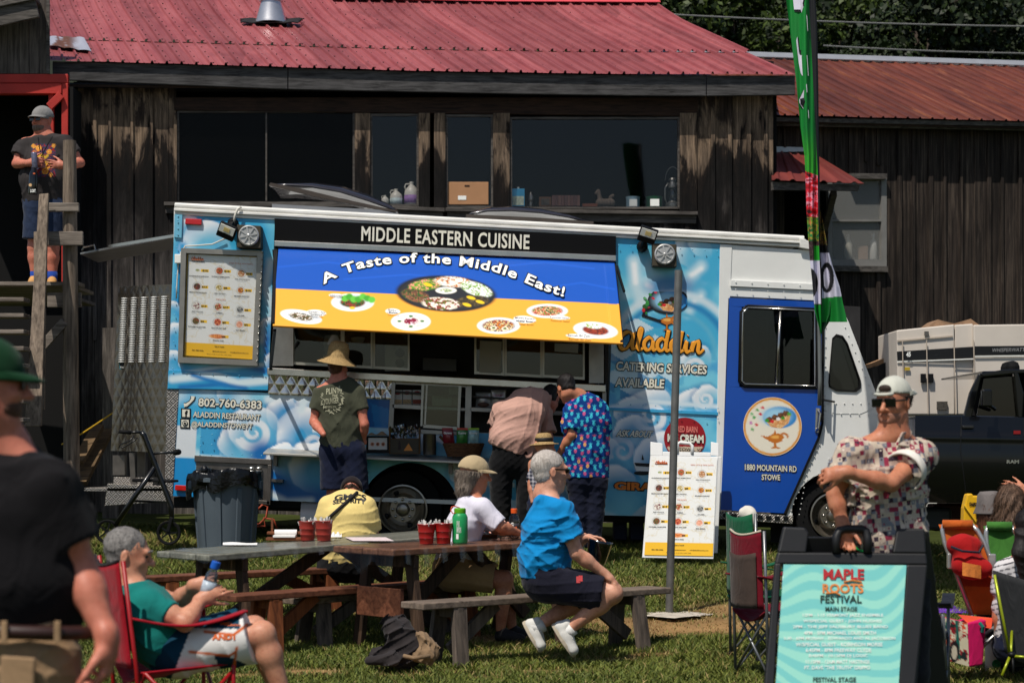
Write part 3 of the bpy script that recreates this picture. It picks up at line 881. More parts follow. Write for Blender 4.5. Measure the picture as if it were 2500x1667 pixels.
def redroof(name,c1,c2,streak=(2.5,.5,.5),rust=None):
 m,n,l,b=newmat(name)
 vec=coords2(n,l,-17,(4,.4,.4));t=noise(n,l,vec,1.6,6,.65)
 rp=ramp(n,[(.28,lin(c1)),(.7,lin(c2))]);l.new(t,rp.inputs[0]);cc=rp.outputs[0]
 dv=coords(n,l,(1,1,1));dt=noise(n,l,dv,1.4,7,.75)
 dr=ramp(n,[(.30,(.55,.5,.5)),(.5,(1,1,1))]);l.new(dt,dr.inputs[0]);cc=mix(n,l,.8,cc,dr.outputs[0],'MULTIPLY')
 if rust:
  sv=coords2(n,l,-17,(7,.35,.35));st=noise(n,l,sv,1.8,6,.7)
  sr=ramp(n,[(.55,(0,0,0)),(.74,(.8,.8,.8))]);l.new(st,sr.inputs[0]);cc=mix(n,l,sr.outputs[0],cc,lin(rust))
 sh=noise(n,l,coords2(n,l,-17,(1.15,.03,.03)),1.0,1);shr=ramp(n,[(.35,(.78,.76,.76)),(.5,(1,1,1)),(.68,(1.12,1.12,1.12))],'CONSTANT');l.new(sh,shr.inputs[0]);cc=mix(n,l,1.0,cc,shr.outputs[0],'MULTIPLY')
 l.new(cc,b.inputs['Base Color']);b.inputs['Roughness'].default_value=.42;b.inputs['Specular IOR Level'].default_value=.45
 b.inputs['Roughness'].default_value=.48
 return m
RED=redroof('faded_red_metal',(138,62,65),(166,92,93))
SCREW=M('screw_heads',(60,30,32),.6,var=.1,bmp=0)
rf=ribbed('roof',112,1942,0,1.35,RED,barn,ms=SCREW)
ribbed('upper_roof',60,1942,1.30,6.2,RED,barn,lift=.012,ms=SCREW,tn=16)
B=MB();B.sheet(lambda u,v:roof_pt(1000+u*946,4.25+v*1.2,.07+.10*v),20,4);B.build('ridge_flashing',M('flashing_red',(214,78,84),.45,var=.08,bmp=.05),barn,solid=.01)
# bare grey patch sheet with rust
def patchfn(pt):
 pt.over(vnoise(pt.x,pt.y,25,3)*.8,(150,156,172))
 pt.over(sstep(.52,.6,vnoise(pt.x,pt.y,16,8,4))*(1-sstep(165,200,pt.x)),(112,70,40))
painted('patch_sheet',[roof_pt(140,1.32,.03),roof_pt(232,1.30,.03),roof_pt(232,.40,.035),roof_pt(130,.62,.05)],.03,patchfn,attrmat('bare_zinc',.4,.5,metal=.3),barn,(200,200,210),bulge=lambda u,v:np.concatenate([0*u,0*u,.015*np.abs(np.sin(u*9))],1))
# fascia
for(x0,x1)in((128,702),(704,1724),(1726,1941)):
 n_=8;top=[];bot=[]
 for i in range(n_+1):
  x=x0+(x1-x0)*i/n_
  top.append(W(x,float(np.interp(x,[128,500,1000,1500,1940],[150,160,176,184,185])),.235))
  bot.append(W(x,float(np.interp(x,[128,320,700,1250,1650,1941],[194,203,218,229,235,232])),.235))
 B=MB();B.prism(bot+top[::-1],-W.n*.05);B.build('fascia_board',wood('fascia_wood',(92,90,90),(26,25,25),'x',.9,.8,.6),barn,bev=.006)
B=MB();B.prism([W(128,212,.185),W(1941,233,.185),W(1941,226,-.1),W(128,208,-.1)],(0,0,.03));B.build('soffit',DARKW,barn)
# roof vent
vp=roof_pt(715,3.05)
def px_on(Y,px):return(px-CX)*Y/F
vY=26.6;vb=P(662,52,vY)
vent=MB().lathe([(.205,-.03),(.20,0),(.135,.235),(.135,.25),(.155,.252),(.155,.30),(.12,.34)],vb,n=24)
vo=vent.build('roof_vent',M('galvanised_vent',(205,205,208),.35,.75,var=.12,bmp=.1),barn,True,sharp=40)
MB().sheet(lambda u,v:vb+V(((u-.5)*.75+.05*math.sin(v*20),(v-.6)*.3,(v-.6)*.117+.012+.006*math.sin(u*23))),20,6).build('tar_seal',M('roof_tar',(26,22,22),.7,bmp=.4),vo,solid=.012)
# ------------------------------------------------------------------ left wing with the red doorway
WL=vplane(0,23.5,165,23.55)
wing=thing('barn_wing','dark board gable wing with red framed open doorway left of the barn','barn wing',WL(60,1300))
REDW=M('red_door_paint',(176,44,34),.6,var=.2,vs=4,bmp=.3,bs=40)
B=MB();boards(B,WL,-120,121,-60,180,22,34,False,4);B.build('wall',wood('wing_siding',(120,110,102),(44,38,36),'z'),wing)
B=MB();B.bar(WL(-130,72,.35),WL(92,22,.35),.06,.2);B.bar(WL(-130,50,.2),WL(94,4,.2),.45,.05);B.build('gable_trim',BW2,wing,bev=.008)
B=MB();B.prism([WL(-60,203,.02),WL(166,203,.02),WL(166,181,.02),WL(-60,181,.02)],-WL.n*.1);B.prism([WL(-60,229,.05),WL(150,229,.05),WL(150,204,.05),WL(-60,204,.05)],-WL.n*.12);B.build('door_header',REDW,wing,bev=.006)
B=MB();B.prism([WL(150,700,.03),WL(166,700,.03),WL(166,204,.03),WL(150,204,.03)],-WL.n*.12)
B.prism([WL(118,700,.0),WL(131,700,.0),WL(131,229,.0),WL(118,229,.0)],-WL.n*.08);B.bar(WL(120,262,.06),WL(150,232,.06),.05,.09);B.build('door_jamb',REDW,wing,bev=.006)
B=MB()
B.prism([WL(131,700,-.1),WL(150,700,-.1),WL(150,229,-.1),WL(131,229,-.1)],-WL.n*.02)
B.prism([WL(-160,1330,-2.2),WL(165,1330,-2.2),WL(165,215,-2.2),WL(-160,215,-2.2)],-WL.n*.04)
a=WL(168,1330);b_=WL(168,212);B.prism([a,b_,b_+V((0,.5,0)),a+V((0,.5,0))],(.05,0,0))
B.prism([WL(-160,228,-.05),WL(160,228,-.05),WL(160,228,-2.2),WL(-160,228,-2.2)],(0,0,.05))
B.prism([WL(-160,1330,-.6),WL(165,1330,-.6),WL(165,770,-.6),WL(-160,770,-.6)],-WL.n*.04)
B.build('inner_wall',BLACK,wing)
B=MB();B.prism([WL(10,590,-1.2),WL(45,590,-1.2),WL(45,560,-1.2),WL(10,560,-1.2)],-WL.n*.2);
B=MB();B.prism([WL(113,180,.045),WL(121,180,.045),WL(121,-60,.045),WL(113,-60,.045)],-WL.n*.03);B.build('corner_board',BW2,wing)
# ------------------------------------------------------------------ wooden stair with landing
stair=thing('wooden_stair','grey weathered outdoor stair with open treads and a rail post by the red doorway','staircase',P(100,1330,19.8))
GW=wood('stair_wood',(158,146,134),(74,66,60),'x',1.0);GWz=wood('stair_post_wood',(160,142,124),(66,56,48),'z',.9,.8,.5)
for i in range(0,15):
 Yt=20.75-.25*i;z=1.70-.175*i
 x1=px_on(Yt,66 if i else 200)
 MB().box(V(((px_on(Yt,-90)+x1)/2,Yt,z)),(x1-px_on(Yt,-90),.27 if i else.30,.04)).build('tread',GW,stair,bev=.006)
B=MB();B.box(V((px_on(21.3,60),21.35,1.695)),(px_on(21.3,200)-px_on(21.3,-90),.9,.035));B.box(V((px_on(22.6,60),22.6,1.695)),(px_on(22.6,180)-px_on(22.6,-90),1.7,.034));B.build('landing',GW,stair)
B=MB();B.prism([P(115,750,20.65),P(198,750,20.65),P(198,714,20.65),P(115,714,20.65)],(0,.05,0));B.build('landing_beam',GW,stair,bev=.006)
B=MB();B.tube([P(177,1340,20.55),P(173,900,20.55),P(171,600,20.55),P(170,344,20.55)],[.085,.08,.075,.066],12);B.build('post',GWz,stair,True,sharp=50)
B=MB();B.prism([P(60,1040,19.7),P(100,1040,19.7),P(118,472,20.3),P(95,474,20.3)],(0,.05,0));B.build('rail_post',GWz,stair,bev=.006)
B=MB();B.prism([P(82,1000,19.9),P(108,1000,19.9),P(112,566,20.4),P(82,566,20.4)],(0,.045,0));B.build('stringer',GWz,stair,bev=.006)
for(x0,x1,y0,y1,YY)in((117,192,495,516,20.42),(84,202,565,599,20.40)):
 B=MB();B.prism([P(x0,y1,YY),P(x1,y1,YY),P(x1,y0,YY),P(x0,y0,YY)],(0,.05,0));B.build('rail',GW,stair,bev=.006)
B=MB();B.bar(P(100,850,20.5),P(158,785,20.5),.05,.09);B.build('brace',GW,stair,bev=.005)
B=MB();B.bar(P(190,1130,21.0),P(240,1040,21.6),.12,.05);B.bar(P(195,1180,20.9),P(262,1050,21.8),.14,.05);tag(B.build('lumber_pile',wood('loose_lumber',(120,96,66),(60,46,34),'x')),'loose planks leaning in the dark gap behind the round stair post','planks')
tag(MB().tube([P(150,1085,21.2),P(200,1058,21.2),P(235,1035,21.2),P(275,1008,21.2)],.008,6).build('yellow_cable',M('yellow_cord',(190,150,30),.5,bmp=0)),'yellow cord strung past the stair post to the trailer door','cord')
# dark understructure posts under the barn's left end
B=MB();B.prism([P(250,1330,22.6),P(290,1330,22.6),P(290,800,22.6),P(250,800,22.6)],(0,.2,0));tag(B.build('timber_post',BW),'blackened timber post under the barn behind the quilted door','post')
# ------------------------------------------------------------------ right shed with rusty roof
S_=vplane(1888,25.6,2500,26.5)
shed=thing('shed','long dark board shed with rusty brown metal roof on the right','shed',S_(2300,1290))
SW=barnwood('shed_siding')
def shedwood():
 m,n,l,b=newmat('shed_boards')
 vec=coords(n,l,(14,14,.5));g=noise(n,l,vec,2.4,7,.7,.5)
 rp=ramp(n,[(.3,lin((22,18,16))),(.5,lin((54,47,43))),(.68,lin((92,82,73))),(.85,lin((132,119,106)))]);l.new(g,rp.inputs[0])
 v2=coords(n,l,(2,2,.5));s=noise(n,l,v2,1.5,4);r2=ramp(n,[(.35,(.35,.34,.33)),(.62,(1.05,1.0,.95))]);l.new(s,r2.inputs[0])
 l.new(mix(n,l,.9,rp.outputs[0],r2.outputs[0],'MULTIPLY'),b.inputs['Base Color']);b.inputs['Roughness'].default_value=.85;b.inputs['Specular IOR Level'].default_value=.2
 bump(n,l,b,g,.5,.006);return m
SW=shedwood()
B=MB();boards(B,S_,1885,2010,300,415,24,40,True,12);boards(B,S_,2010,2165,300,424,30,46,True,13);boards(B,S_,2165,2640,300,1290,30,46,True,14);boards(B,S_,2010,2165,650,1290,30,46,True,15)
boards(B,S_,1885,2010,660,1290,30,46,True,16)
B.build('wall',SW,shed)
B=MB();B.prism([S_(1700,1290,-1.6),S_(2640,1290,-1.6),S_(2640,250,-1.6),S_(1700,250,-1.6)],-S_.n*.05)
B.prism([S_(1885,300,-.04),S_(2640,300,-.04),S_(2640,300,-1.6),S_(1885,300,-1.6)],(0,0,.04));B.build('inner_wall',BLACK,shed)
B=MB();B.prism([S_(1885,660,-.02),S_(1915,660,-.02),S_(1915,415,-.02),S_(1885,415,-.02)],-S_.n*.1);B.build('door_post',SW,shed)
RUST=redroof('rusty_metal',(78,36,25),(120,60,41),rust=(160,100,66))
def eave2(px,off=.3):return S_(px,281+(px-1888)*.0245,off)
def shed_pt(e,t,lift=0):return eave2(e)+V((-.307,1,.42))*t+V((0,0,lift))
ribbed('roof',1700,3300,0,3.25,RUST,shed,step=30,hgt=.02,pt=shed_pt)
MB().sheet(lambda u,v:shed_pt(1700+u*1600,3.18+v*.17,.03+.03*v),40,2).build('ridge_cap',M('zinc_ridge',(170,172,176),.45,.5,var=.1),shed,solid=.015)
for(a,b2,o)in((285,296,.26),(296,306,.2)):
 B=MB();B.prism([S_(1700,b2-3,o),S_(2640,b2+16,o),S_(2640,a+16,o),S_(1700,a-3,o)],-S_.n*.04);B.build('fascia_board',BW2,shed,bev=.005)
B=MB();B.prism([S_(1700,296,.24),S_(2640,318,.24),S_(2640,318,-.05),S_(1700,296,-.05)],(0,0,.02));B.build('soffit',DARKW,shed)
DUSTY,_n,_l,_b=newmat('dusty_glass');_b.inputs['Base Color'].default_value=(*lin((150,150,146)),1);_b.inputs['Alpha'].default_value=.30;_b.inputs['Roughness'].default_value=.25
f=MB()
for(a,b2,c,d)in((2022,2032,436,650),(2152,2165,430,650),(2032,2152,430,440),(2032,2152,634,650),(2032,2152,536,541)):
 f.prism([S_(a,d,.02),S_(b2,d,.02),S_(b2,c,.02),S_(a,c,.02)],-S_.n*.07)
fo=f.build('window',M('grey_window_paint',(120,118,114),.7,bmp=.2),shed)
MB().prism([S_(2031,636,-.02),S_(2153,636,-.02),S_(2153,438,-.02),S_(2031,438,-.02)],-S_.n*.004).build('pane',DUSTY,fo)
MB().prism([S_(2020,662,.08),S_(2168,664,.08),S_(2168,650,.08),S_(2020,648,.08)],-S_.n*.1).build('window_sill',BW2,fo)
B=MB();B.prism([S_(2075,436,.1),S_(2166,437,.1),S_(2166,424,.1),S_(2075,423,.1)],-S_.n*.12);B.build('window_hood',BW2,shed)
# things on the shed window sill
tag(MB().lathe([(.05,0),(.055,.02),(.055,.2),(.02,.29),(.02,.33)],S_(2070,636,-.12),n=12).build('bottle',M('pale_plastic',(190,185,170),.6),None,True),'pale bottle inside the shed window on the right','bottle')
tag(MB().lathe([(.045,0),(.05,.02),(.045,.24),(.02,.27),(.02,.34)],S_(2132,636,-.12),n=12).build('bottle',M('white_plastic_old',(205,205,200),.6),None,True),'narrow white bottle at the right edge of the shed window','bottle')
tag(MB().box(S_(2106,618,-.14),(.12,.1,.17)).build('carton',M('tan_carton',(150,120,100),.8),bev=.004),'tan carton between two bottles inside the shed window','carton')
# porch roof
porch=thing('porch_roof','small red metal lean-to roof over the shed doorway','porch roof',S_(1950,450,.4))
PQ=[S_(1884,372,.06),S_(1992,378,.06),S_(2110,449,1.15),S_(1884,440,1.15)]
B=MB();nn=42
for i in range(nn+1):
 u=i/nn;h=.02 if i%7 in(2,3)else 0
 for j in range(5):
  v=j/4;p=PQ[0].lerp(PQ[1],u).lerp(PQ[3].lerp(PQ[2],u),v)+V((0,0,h));B.v.append(tuple(p))
for i in range(nn):
 for j in range(4):B.f.append((i*5+j,i*5+j+1,i*5+j+6,i*5+j+5));B.mi.append(0)
B.build('roof_sheet',redroof('porch_red',(100,40,36),(128,58,50)),porch,solid=.006)
B=MB();B.prism([S_(1886,464,1.1),S_(2096,466,1.1),S_(2100,452,1.1),S_(1886,444,1.1)],-S_.n*.05);B.build('fascia_board',BW2,porch)
B=MB();B.bar(S_(2036,470,.8),S_(2012,560,.05),.07,.09);B.build('brace',BW2,porch)
B=MB();B.prism([S_(1885,372,.05),S_(1964,370,.05),S_(1962,360,.03),S_(1895,358,.03)],-S_.n*.02);B.build('flashing',M('flash_white',(200,205,205),.5),porch)
# ------------------------------------------------------------------ added dark backing, trees and wires behind
def make_dark_backing():  # added dark slope that blocks bright sky in gaps between the trees
 xs=np.linspace(-60,90,40);ys=np.linspace(52,150,24);X,Y=np.meshgrid(xs,ys);X=X.ravel();Y=Y.ravel()
 Z=-1+34*sstep(54,140,Y)+1.2*vnoise(X,Y,9,3)
 i=(np.arange(23)[:,None]*40+np.arange(39)[None,:]).ravel()
 me=fast_mesh('dark_backing',np.stack([X,Y,Z],1),np.stack([i,i+1,i+41,i+40],1));me.materials.append(M('dark_green_backing',(24,30,14),.95,var=.4,vs=.8,bmp=.5,bs=3))
 tag(link('dark_backing',me,None,True),kind='structure')
make_dark_backing()
BARK=M('bark',(58,48,40),.9,var=.3,bmp=.5,bs=20)
def leafmat(name,a,b_):
 m,n,l,b=newmat(name)
 at=n.new("ShaderNodeAttribute");at.attribute_name='Col'
 l.new(at.outputs[0],b.inputs['Base Color']);b.inputs['Roughness'].default_value=.55;b.inputs['Specular IOR Level'].default_value=.3
 return m
LEAF=leafmat('leaves',0,0)
def tree(px,Y,top,r,label,n=9000,seed=0,cols=((36,52,16),(78,98,28))):
 rg=np.random.default_rng(seed);base=V((px_on(Y,px),Y,-.5));H=top
 t=thing('leafy_tree',label,'tree',base,'trees behind the shed')
 B=MB();B.tube([base,base+V((.1,0,H*.35)),base+V((-.1,.1,H*.6)),base+V((0,0,H*.9))],[.32,.24,.16,.05],9)
 cl=[]
 for i in range(26):
  u=rg.uniform(-1,1,3);u=u/max(1,np.linalg.norm(u));c=np.array(base)+np.array([u[0]*r,u[1]*r*.8,H*.62+u[2]*H*.40])
  cl.append((c,rg.uniform(.55,1.15)*r*.36))
  B.tube([base+V((0,0,H*rg.uniform(.3,.6))),V(c)*.6+V((base.x,base.y,c[2]))*.4,V(c)],[.09,.05,.02],5)
 B.build('trunk',BARK,t,True)
 w=np.array([c[1]**2 for c in cl]);k=rg.choice(len(cl),n,p=w/w.sum())
 C=np.array([c[0]for c in cl])[k];rr=np.array([c[1]for c in cl])[k]
 d=rg.normal(0,1,(n,3));d/=np.linalg.norm(d,axis=1)[:,None]
 pos=C+d*(rr*rg.uniform(.55,1.05,n)**.5)[:,None]*np.array([1.15,1.15,.75])
 nr=d*.5+rg.normal(0,.7,(n,3))+np.array([0,0,.45]);nr/=np.linalg.norm(nr,axis=1)[:,None]
 a=np.cross(nr,rg.normal(0,1,(n,3)));a/=np.linalg.norm(a,axis=1)[:,None];b=np.cross(nr,a)
 s=rg.uniform(.045,.115,n)[:,None]
 q=np.stack([pos-a*s,pos-b*s*.6+nr*s*.15,pos+a*s,pos+b*s*.6+nr*s*.15],1).reshape(-1,3)
 me=fast_mesh('crown',q,np.arange(n*4).reshape(-1,4))
 tt=np.clip(rg.uniform(0,1,n)*.7+vnoise(pos[:,0],pos[:,2],.9,seed)*.5-.1,0,1)[:,None]
 set_col(me,np.repeat(np.array(lin(cols[0]))*(1-tt)+np.array(lin(cols[1]))*tt,4,0));me.materials.append(LEAF)
 link('crown',me,t)
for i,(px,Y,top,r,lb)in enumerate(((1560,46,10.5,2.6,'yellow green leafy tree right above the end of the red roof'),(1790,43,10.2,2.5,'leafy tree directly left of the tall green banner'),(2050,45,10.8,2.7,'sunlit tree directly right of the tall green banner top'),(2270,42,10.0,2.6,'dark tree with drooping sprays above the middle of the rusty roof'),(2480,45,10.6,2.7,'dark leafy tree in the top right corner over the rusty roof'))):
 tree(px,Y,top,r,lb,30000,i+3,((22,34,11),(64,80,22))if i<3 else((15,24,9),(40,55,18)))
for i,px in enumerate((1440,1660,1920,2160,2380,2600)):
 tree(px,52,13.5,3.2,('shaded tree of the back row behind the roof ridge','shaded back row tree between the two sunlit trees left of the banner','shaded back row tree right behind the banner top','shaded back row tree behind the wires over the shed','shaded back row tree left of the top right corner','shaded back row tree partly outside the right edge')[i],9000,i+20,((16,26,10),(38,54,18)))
for(a,b_,sag,lb)in(((1500,28,34),(2600,66,34),.05,'uppermost power wire crossing the trees'),((2010,112,36),(2600,132,36),.03,'second thin wire crossing the dark trees above the shed'),((2010,143,37),(2600,165,37),.03,'lowest thin wire just above the shed ridge')):
 A_=P(*a);B2=P(*b_);pts=[A_.lerp(B2,k/16)-V((0,0,sag*4*(k/16)*(1-k/16)))for k in range(17)]
 tag(MB().tube(pts,.014,5).build('power_wire',M('wire_grey',(120,120,118),.5,bmp=0)),lb,'wire','wires over the shed')
 # ------------------------------------------------------------------ the food truck (its side lies on the plane Y = 20)
YT=20.0
def T(px,py,d=0.0):
 p=P(px,py,YT);p.y-=d;return p
truck=thing('food_truck','sky blue and white step van food truck with an open serving hatch','food truck',V((-1.0,20,gz(-1,20))))
WHITE=M('truck_white_paint',(226,226,222),.35,var=.06,vs=3,bmp=.05,bs=12,coat=.2)
CHROME=M('polished_steel',(190,186,180),.22,.95,var=.12,vs=7,bmp=.12,bs=25)
ALU=M('brushed_aluminium',(150,146,140),.38,.85,var=.15,vs=9,bmp=.1,bs=50)
DALU=M('dull_steel',(112,106,100),.42,.8,var=.25,vs=9,bmp=.15,bs=40)
RUBBER=M('black_rubber',(14,14,15),.8,var=.2,bmp=.1,spec=.2)
BLK=M('black_plastic',(12,12,13),.5,var=.1,bmp=.05,spec=.25)
VINYL_BLK=M('black_vinyl',(10,10,11),.6,var=.05,bmp=.03,spec=.12)
INT=M('truck_interior',(62,58,54),.6,.3,var=.4,vs=3,bmp=.1)
PAINT=attrmat('airbrushed_paint',.38,.45,.15,.03,18,.07)
PRINT=attrmat('printed_vinyl',.5,.35)
GLASS=glassmat('clear_glass',(.86,.9,.88),1.0,.9)
DGLASS=glassmat('tinted_glass',(.62,.66,.64),1.1,.85)
def puff(pt,cx,cy,r,hi=(240,243,246),lo=(60,158,205),ax=-.45,ay=-.7,al=1.0,ry=None):
 """airbrushed cloud lobe: crisp white rim on its upper side that melts into the blue below"""
 ry=ry or r;wob=(vnoise(pt.x,pt.y,r*.55,int(cx)%97,2)-.5)*.28
 d=pt.rad(cx,cy,r,ry)+wob
 inside=1-sstep(.95,1.02,d)
 dx=(pt.x-cx)/r;dy=(pt.y-cy)/ry;lit=dx*ax+dy*ay
 sh=np.clip(.30+.75*lit+.95*(d-.62),0,1)
 col=np.array(lin(lo))[None]*(1-sh[:,None])+np.array(lin(hi))[None]*sh[:,None]
 lo=tuple(min(255,q+26)for q in lo)
 halo=(1-sstep(1.0,1.32,d))*.45*(1-inside)*np.clip(.5+lit,0,1)
 pt.over(halo*al,(16,108,172))
 a=(inside*al*np.clip(.62+.75*lit,.0,1))[:,None];pt.c=pt.c*(1-a)+col*a
def curl(pt,cx,cy,r,col=(224,232,238),turn=1,w=.24,ph=0.0):
 """spiral wisp"""
 dx=pt.x-cx;dy=pt.y-cy;rr=np.hypot(dx,dy)/r;th=np.arctan2(dy,dx)*turn+ph
 best=np.zeros_like(rr)
 for k in range(3):
  t=th+2*np.pi*k;rs=.08+.92*np.clip(t/(2*np.pi*1.6),0,1.2)
  ok=(t>0)&(t<2*np.pi*1.6)
  best=np.maximum(best,np.where(ok,1-sstep(w*.55*rs+.02,w*rs+.07,np.abs(rr-rs)),0))
 pt.over(best*(rr<1.3),col)
def art_base(pt):
 v=vnoise(pt.x,pt.y,90,5,3);w=vnoise(pt.x+40*v,pt.y*1.6,60,9,3)
 pt.over(sstep(.3,.65,v),(120,204,228));pt.over(sstep(.56,.78,w)*.6,(34,140,204));pt.over(sstep(.62,.8,vnoise(pt.x,pt.y*1.5,120,31))*.8,(205,226,234))
def wave(pt,pts,w,col,soft=9,al=1):pt.line(pts,w,col,soft,al)
def art_left(pt):
 art_base(pt)
 puff(pt,500,600,62,lo=(120,190,214));puff(pt,462,560,34,al=.8)
 wave(pt,[(445,600),(430,720),(452,820)],10,(40,150,205),10)
 puff(pt,418,760,26);puff(pt,428,820,34);puff(pt,422,885,30);puff(pt,452,885,18)
 wave(pt,[(660,640),(648,700),(668,760),(640,830)],9,(205,224,232),9)
 wave(pt,[(655,790),(650,850),(662,900)],8,(10,96,170),8);puff(pt,655,800,24);puff(pt,672,880,26,al=.8)
 wave(pt,[(500,905),(580,885),(650,905)],8,(12,104,176),8);wave(pt,[(440,912),(540,895),(640,890)],4,(212,230,236),5)
def art_lip(pt):
 wave(pt,[(420,925),(520,915),(580,935),(660,928)],9,(214,232,238),6);wave(pt,[(440,945),(540,938),(600,948)],5,(10,110,180),5);wave(pt,[(470,915),(500,925),(550,940)],5,(16,120,190),5)
def art_low(pt):
 art_base(pt)
 pt.poly([(430,1040),(480,1040),(478,1115),(428,1115)],(218,224,228));pt.poly([(490,1035),(540,1038),(536,1110),(488,1108)],(60,160,208));pt.poly([(425,1115),(480,1117),(476,1215),(420,1215)],(26,140,204))
 puff(pt,720,985,62,lo=(40,140,200));puff(pt,800,1010,80,lo=(90,175,212));puff(pt,745,1065,70,lo=(40,140,196))
 puff(pt,690,1010,42,lo=(40,140,200));puff(pt,585,1075,52,lo=(120,190,216));puff(pt,622,1050,64,lo=(84,172,212));curl(pt,620,1055,40,turn=1,w=.3,ph=1.0)
 curl(pt,770,1085,42,turn=-1,w=.28,ph=2.0)
 puff(pt,560,960,30,lo=(60,160,210),al=.7);wave(pt,[(655,975),(700,960),(745,975),(735,1000)],9,(214,230,238),7)
 wave(pt,[(640,1110),(668,1180),(720,1215),(820,1225)],34,(12,104,176),22);puff(pt,770,1140,66,lo=(60,150,200));puff(pt,690,1120,40,lo=(150,200,220))
 puff(pt,850,1180,52,lo=(90,175,212));wave(pt,[(650,1200),(700,1225),(760,1222)],8,(212,226,232),8)
 pt.poly([(865,970),(955,975),(950,1045),(865,1040)],(8,92,160));pt.poly([(905,985),(955,1000),(950,1045),(915,1045)],(22,120,186))
def art_mid(pt):
 art_base(pt)
 for(x,y,r)in((1000,1080,40),(1060,1090,50),(1140,1150,44),(1180,1215,60),(1260,1190,70),(1340,1230,60),(1440,1180,60),(1110,1235,40)):puff(pt,x,y,r,lo=(60,158,204))
 for(x,y,r,t)in((1060,1100,34,1),(1180,1215,40,-1),(1290,1190,46,1),(1420,1180,40,-1)):curl(pt,x,y,r,turn=t,w=.24,ph=x*.01)
 for(x,y)in((1220,1225),(1400,1245),(1300,1240)):pt.poly([(x-50,y+25),(x,y-18),(x+55,y+4),(x+10,y+40)],(200,220,230),.8)
def art_right(pt):
 art_base(pt)
 pt.over((1-sstep(600,720,pt.y))*.55,(60,165,205))
 puff(pt,1690,612,46,lo=(130,195,218));puff(pt,1720,590,40,lo=(150,205,225))
 for pts,w in(([(1548,640),(1552,690),(1566,735)],15),([(1580,690),(1590,700),(1570,735)],13),([(1712,650),(1688,672),(1664,715)],12),([(1712,718),(1695,735),(1680,765)],8),([(1618,700),(1612,725)],7)):
  wave(pt,pts,w,(196,224,234),12);wave(pt,[(pts[0][0],pts[0][1]+6),pts[1]],w*.4,(240,244,246),5)
 pt.ell(1640,700,60,26,(20,110,172),soft=.5,al=.8)
 for rr,cc in((150,(208,226,234)),(128,(34,130,186)),(100,(90,178,210))):
  d=pt.rad(1645,860,rr,rr*.95);pt.over((1-sstep(.0,.11,np.abs(d-1)))*(pt.y<880),cc)
 for(x,y,s)in((1555,800,40),(1520,860,32),(1600,835,30),(1590,905,34),(1500,920,30),(1640,915,30),(1545,950,30)):
  pt.poly([(x-s,y),(x,y-s*.6),(x+s,y),(x,y+s*.6)],(206,226,236),.85);pt.poly([(x-s,y),(x,y+s*.6),(x,y+s*1.3),(x-s,y+s*.7)],(22,120,180),.7);pt.poly([(x+s,y),(x,y+s*.6),(x,y+s*1.3),(x+s,y+s*.7)],(80,170,208),.6)
 puff(pt,1700,880,40,lo=(110,185,214));puff(pt,1590,1010,66,lo=(76,166,206));puff(pt,1690,1000,50,lo=(90,175,212));puff(pt,1540,1010,40,lo=(70,160,206));puff(pt,1725,975,36,lo=(120,190,216));curl(pt,1722,975,22,w=.3)
 curl(pt,1590,1015,40,w=.24,ph=.8);curl(pt,1520,1100,34,turn=-1,w=.25);curl(pt,1690,1190,40,w=.24);curl(pt,1700,900,26,turn=-1,w=.26)
 wave(pt,[(1470,1000),(1560,978),(1750,992)],5,(214,230,238),4)
 puff(pt,1540,1055,44,lo=(44,140,192));puff(pt,1470,1110,50,lo=(60,150,200));puff(pt,1610,1120,64,lo=(70,160,204));puff(pt,1500,1190,56,lo=(60,150,196));puff(pt,1700,1180,60,lo=(60,150,200))
 pt.poly([(1560,1240),(1660,1190),(1740,1215),(1740,1262),(1540,1262)],(190,214,226),.8)
B=MB()
top=[(428,503),(1960,584)];zb=T(0,1215).z
def shell_box(poly,d0,d1):B.prism([T(x,y,d0)for x,y in poly],(0,-(d1-d0)if False else(d0-d1),0))
# roof, far wall, ends, floor
B.prism([T(430,500,-.02),T(1962,580,-.02),T(1962,588,-.02),T(430,508,-.02)],(0,2.1,0))
B.prism([T(426,508,-2.08),T(1962,588,-2.08),T(1758,1262,-2.08),T(424,1215,-2.08)],(0,.03,0))
B.prism([T(424,508,-.02),T(432,508,-.02),T(424,1210,-.02),T(416,1210,-.02)],(0,2.06,0))
B.prism([T(424,1195,-.02),T(1758,1245,-.02),T(1758,1255,-.02),T(424,1205,-.02)],(0,2.06,0))
B.build('shell',WHITE,truck)
B=MB()
B.prism([T(672,620,-1.4),T(1475,660,-1.4),T(1475,1120,-1.4),T(672,1060,-1.4)],(0,.03,0))
B.prism([T(660,935,-.05),T(1475,985,-.05),T(1475,990,-.05),T(660,940,-.05)],(0,1.3,0))
B.prism([T(655,600,-.05),T(662,600,-.05),T(655,1060,-.05),T(648,1060,-.05)],(0,1.35,0));B.prism([T(1478,600,-.05),T(1486,600,-.05),T(1486,1060,-.05),T(1478,1060,-.05)],(0,1.35,0))
B.prism([T(940,925,-.42),T(1478,955,-.42),T(1478,1062,-.42),T(940,1050,-.42)],(0,.03,0))
B.build('inner_lining',INT,truck)
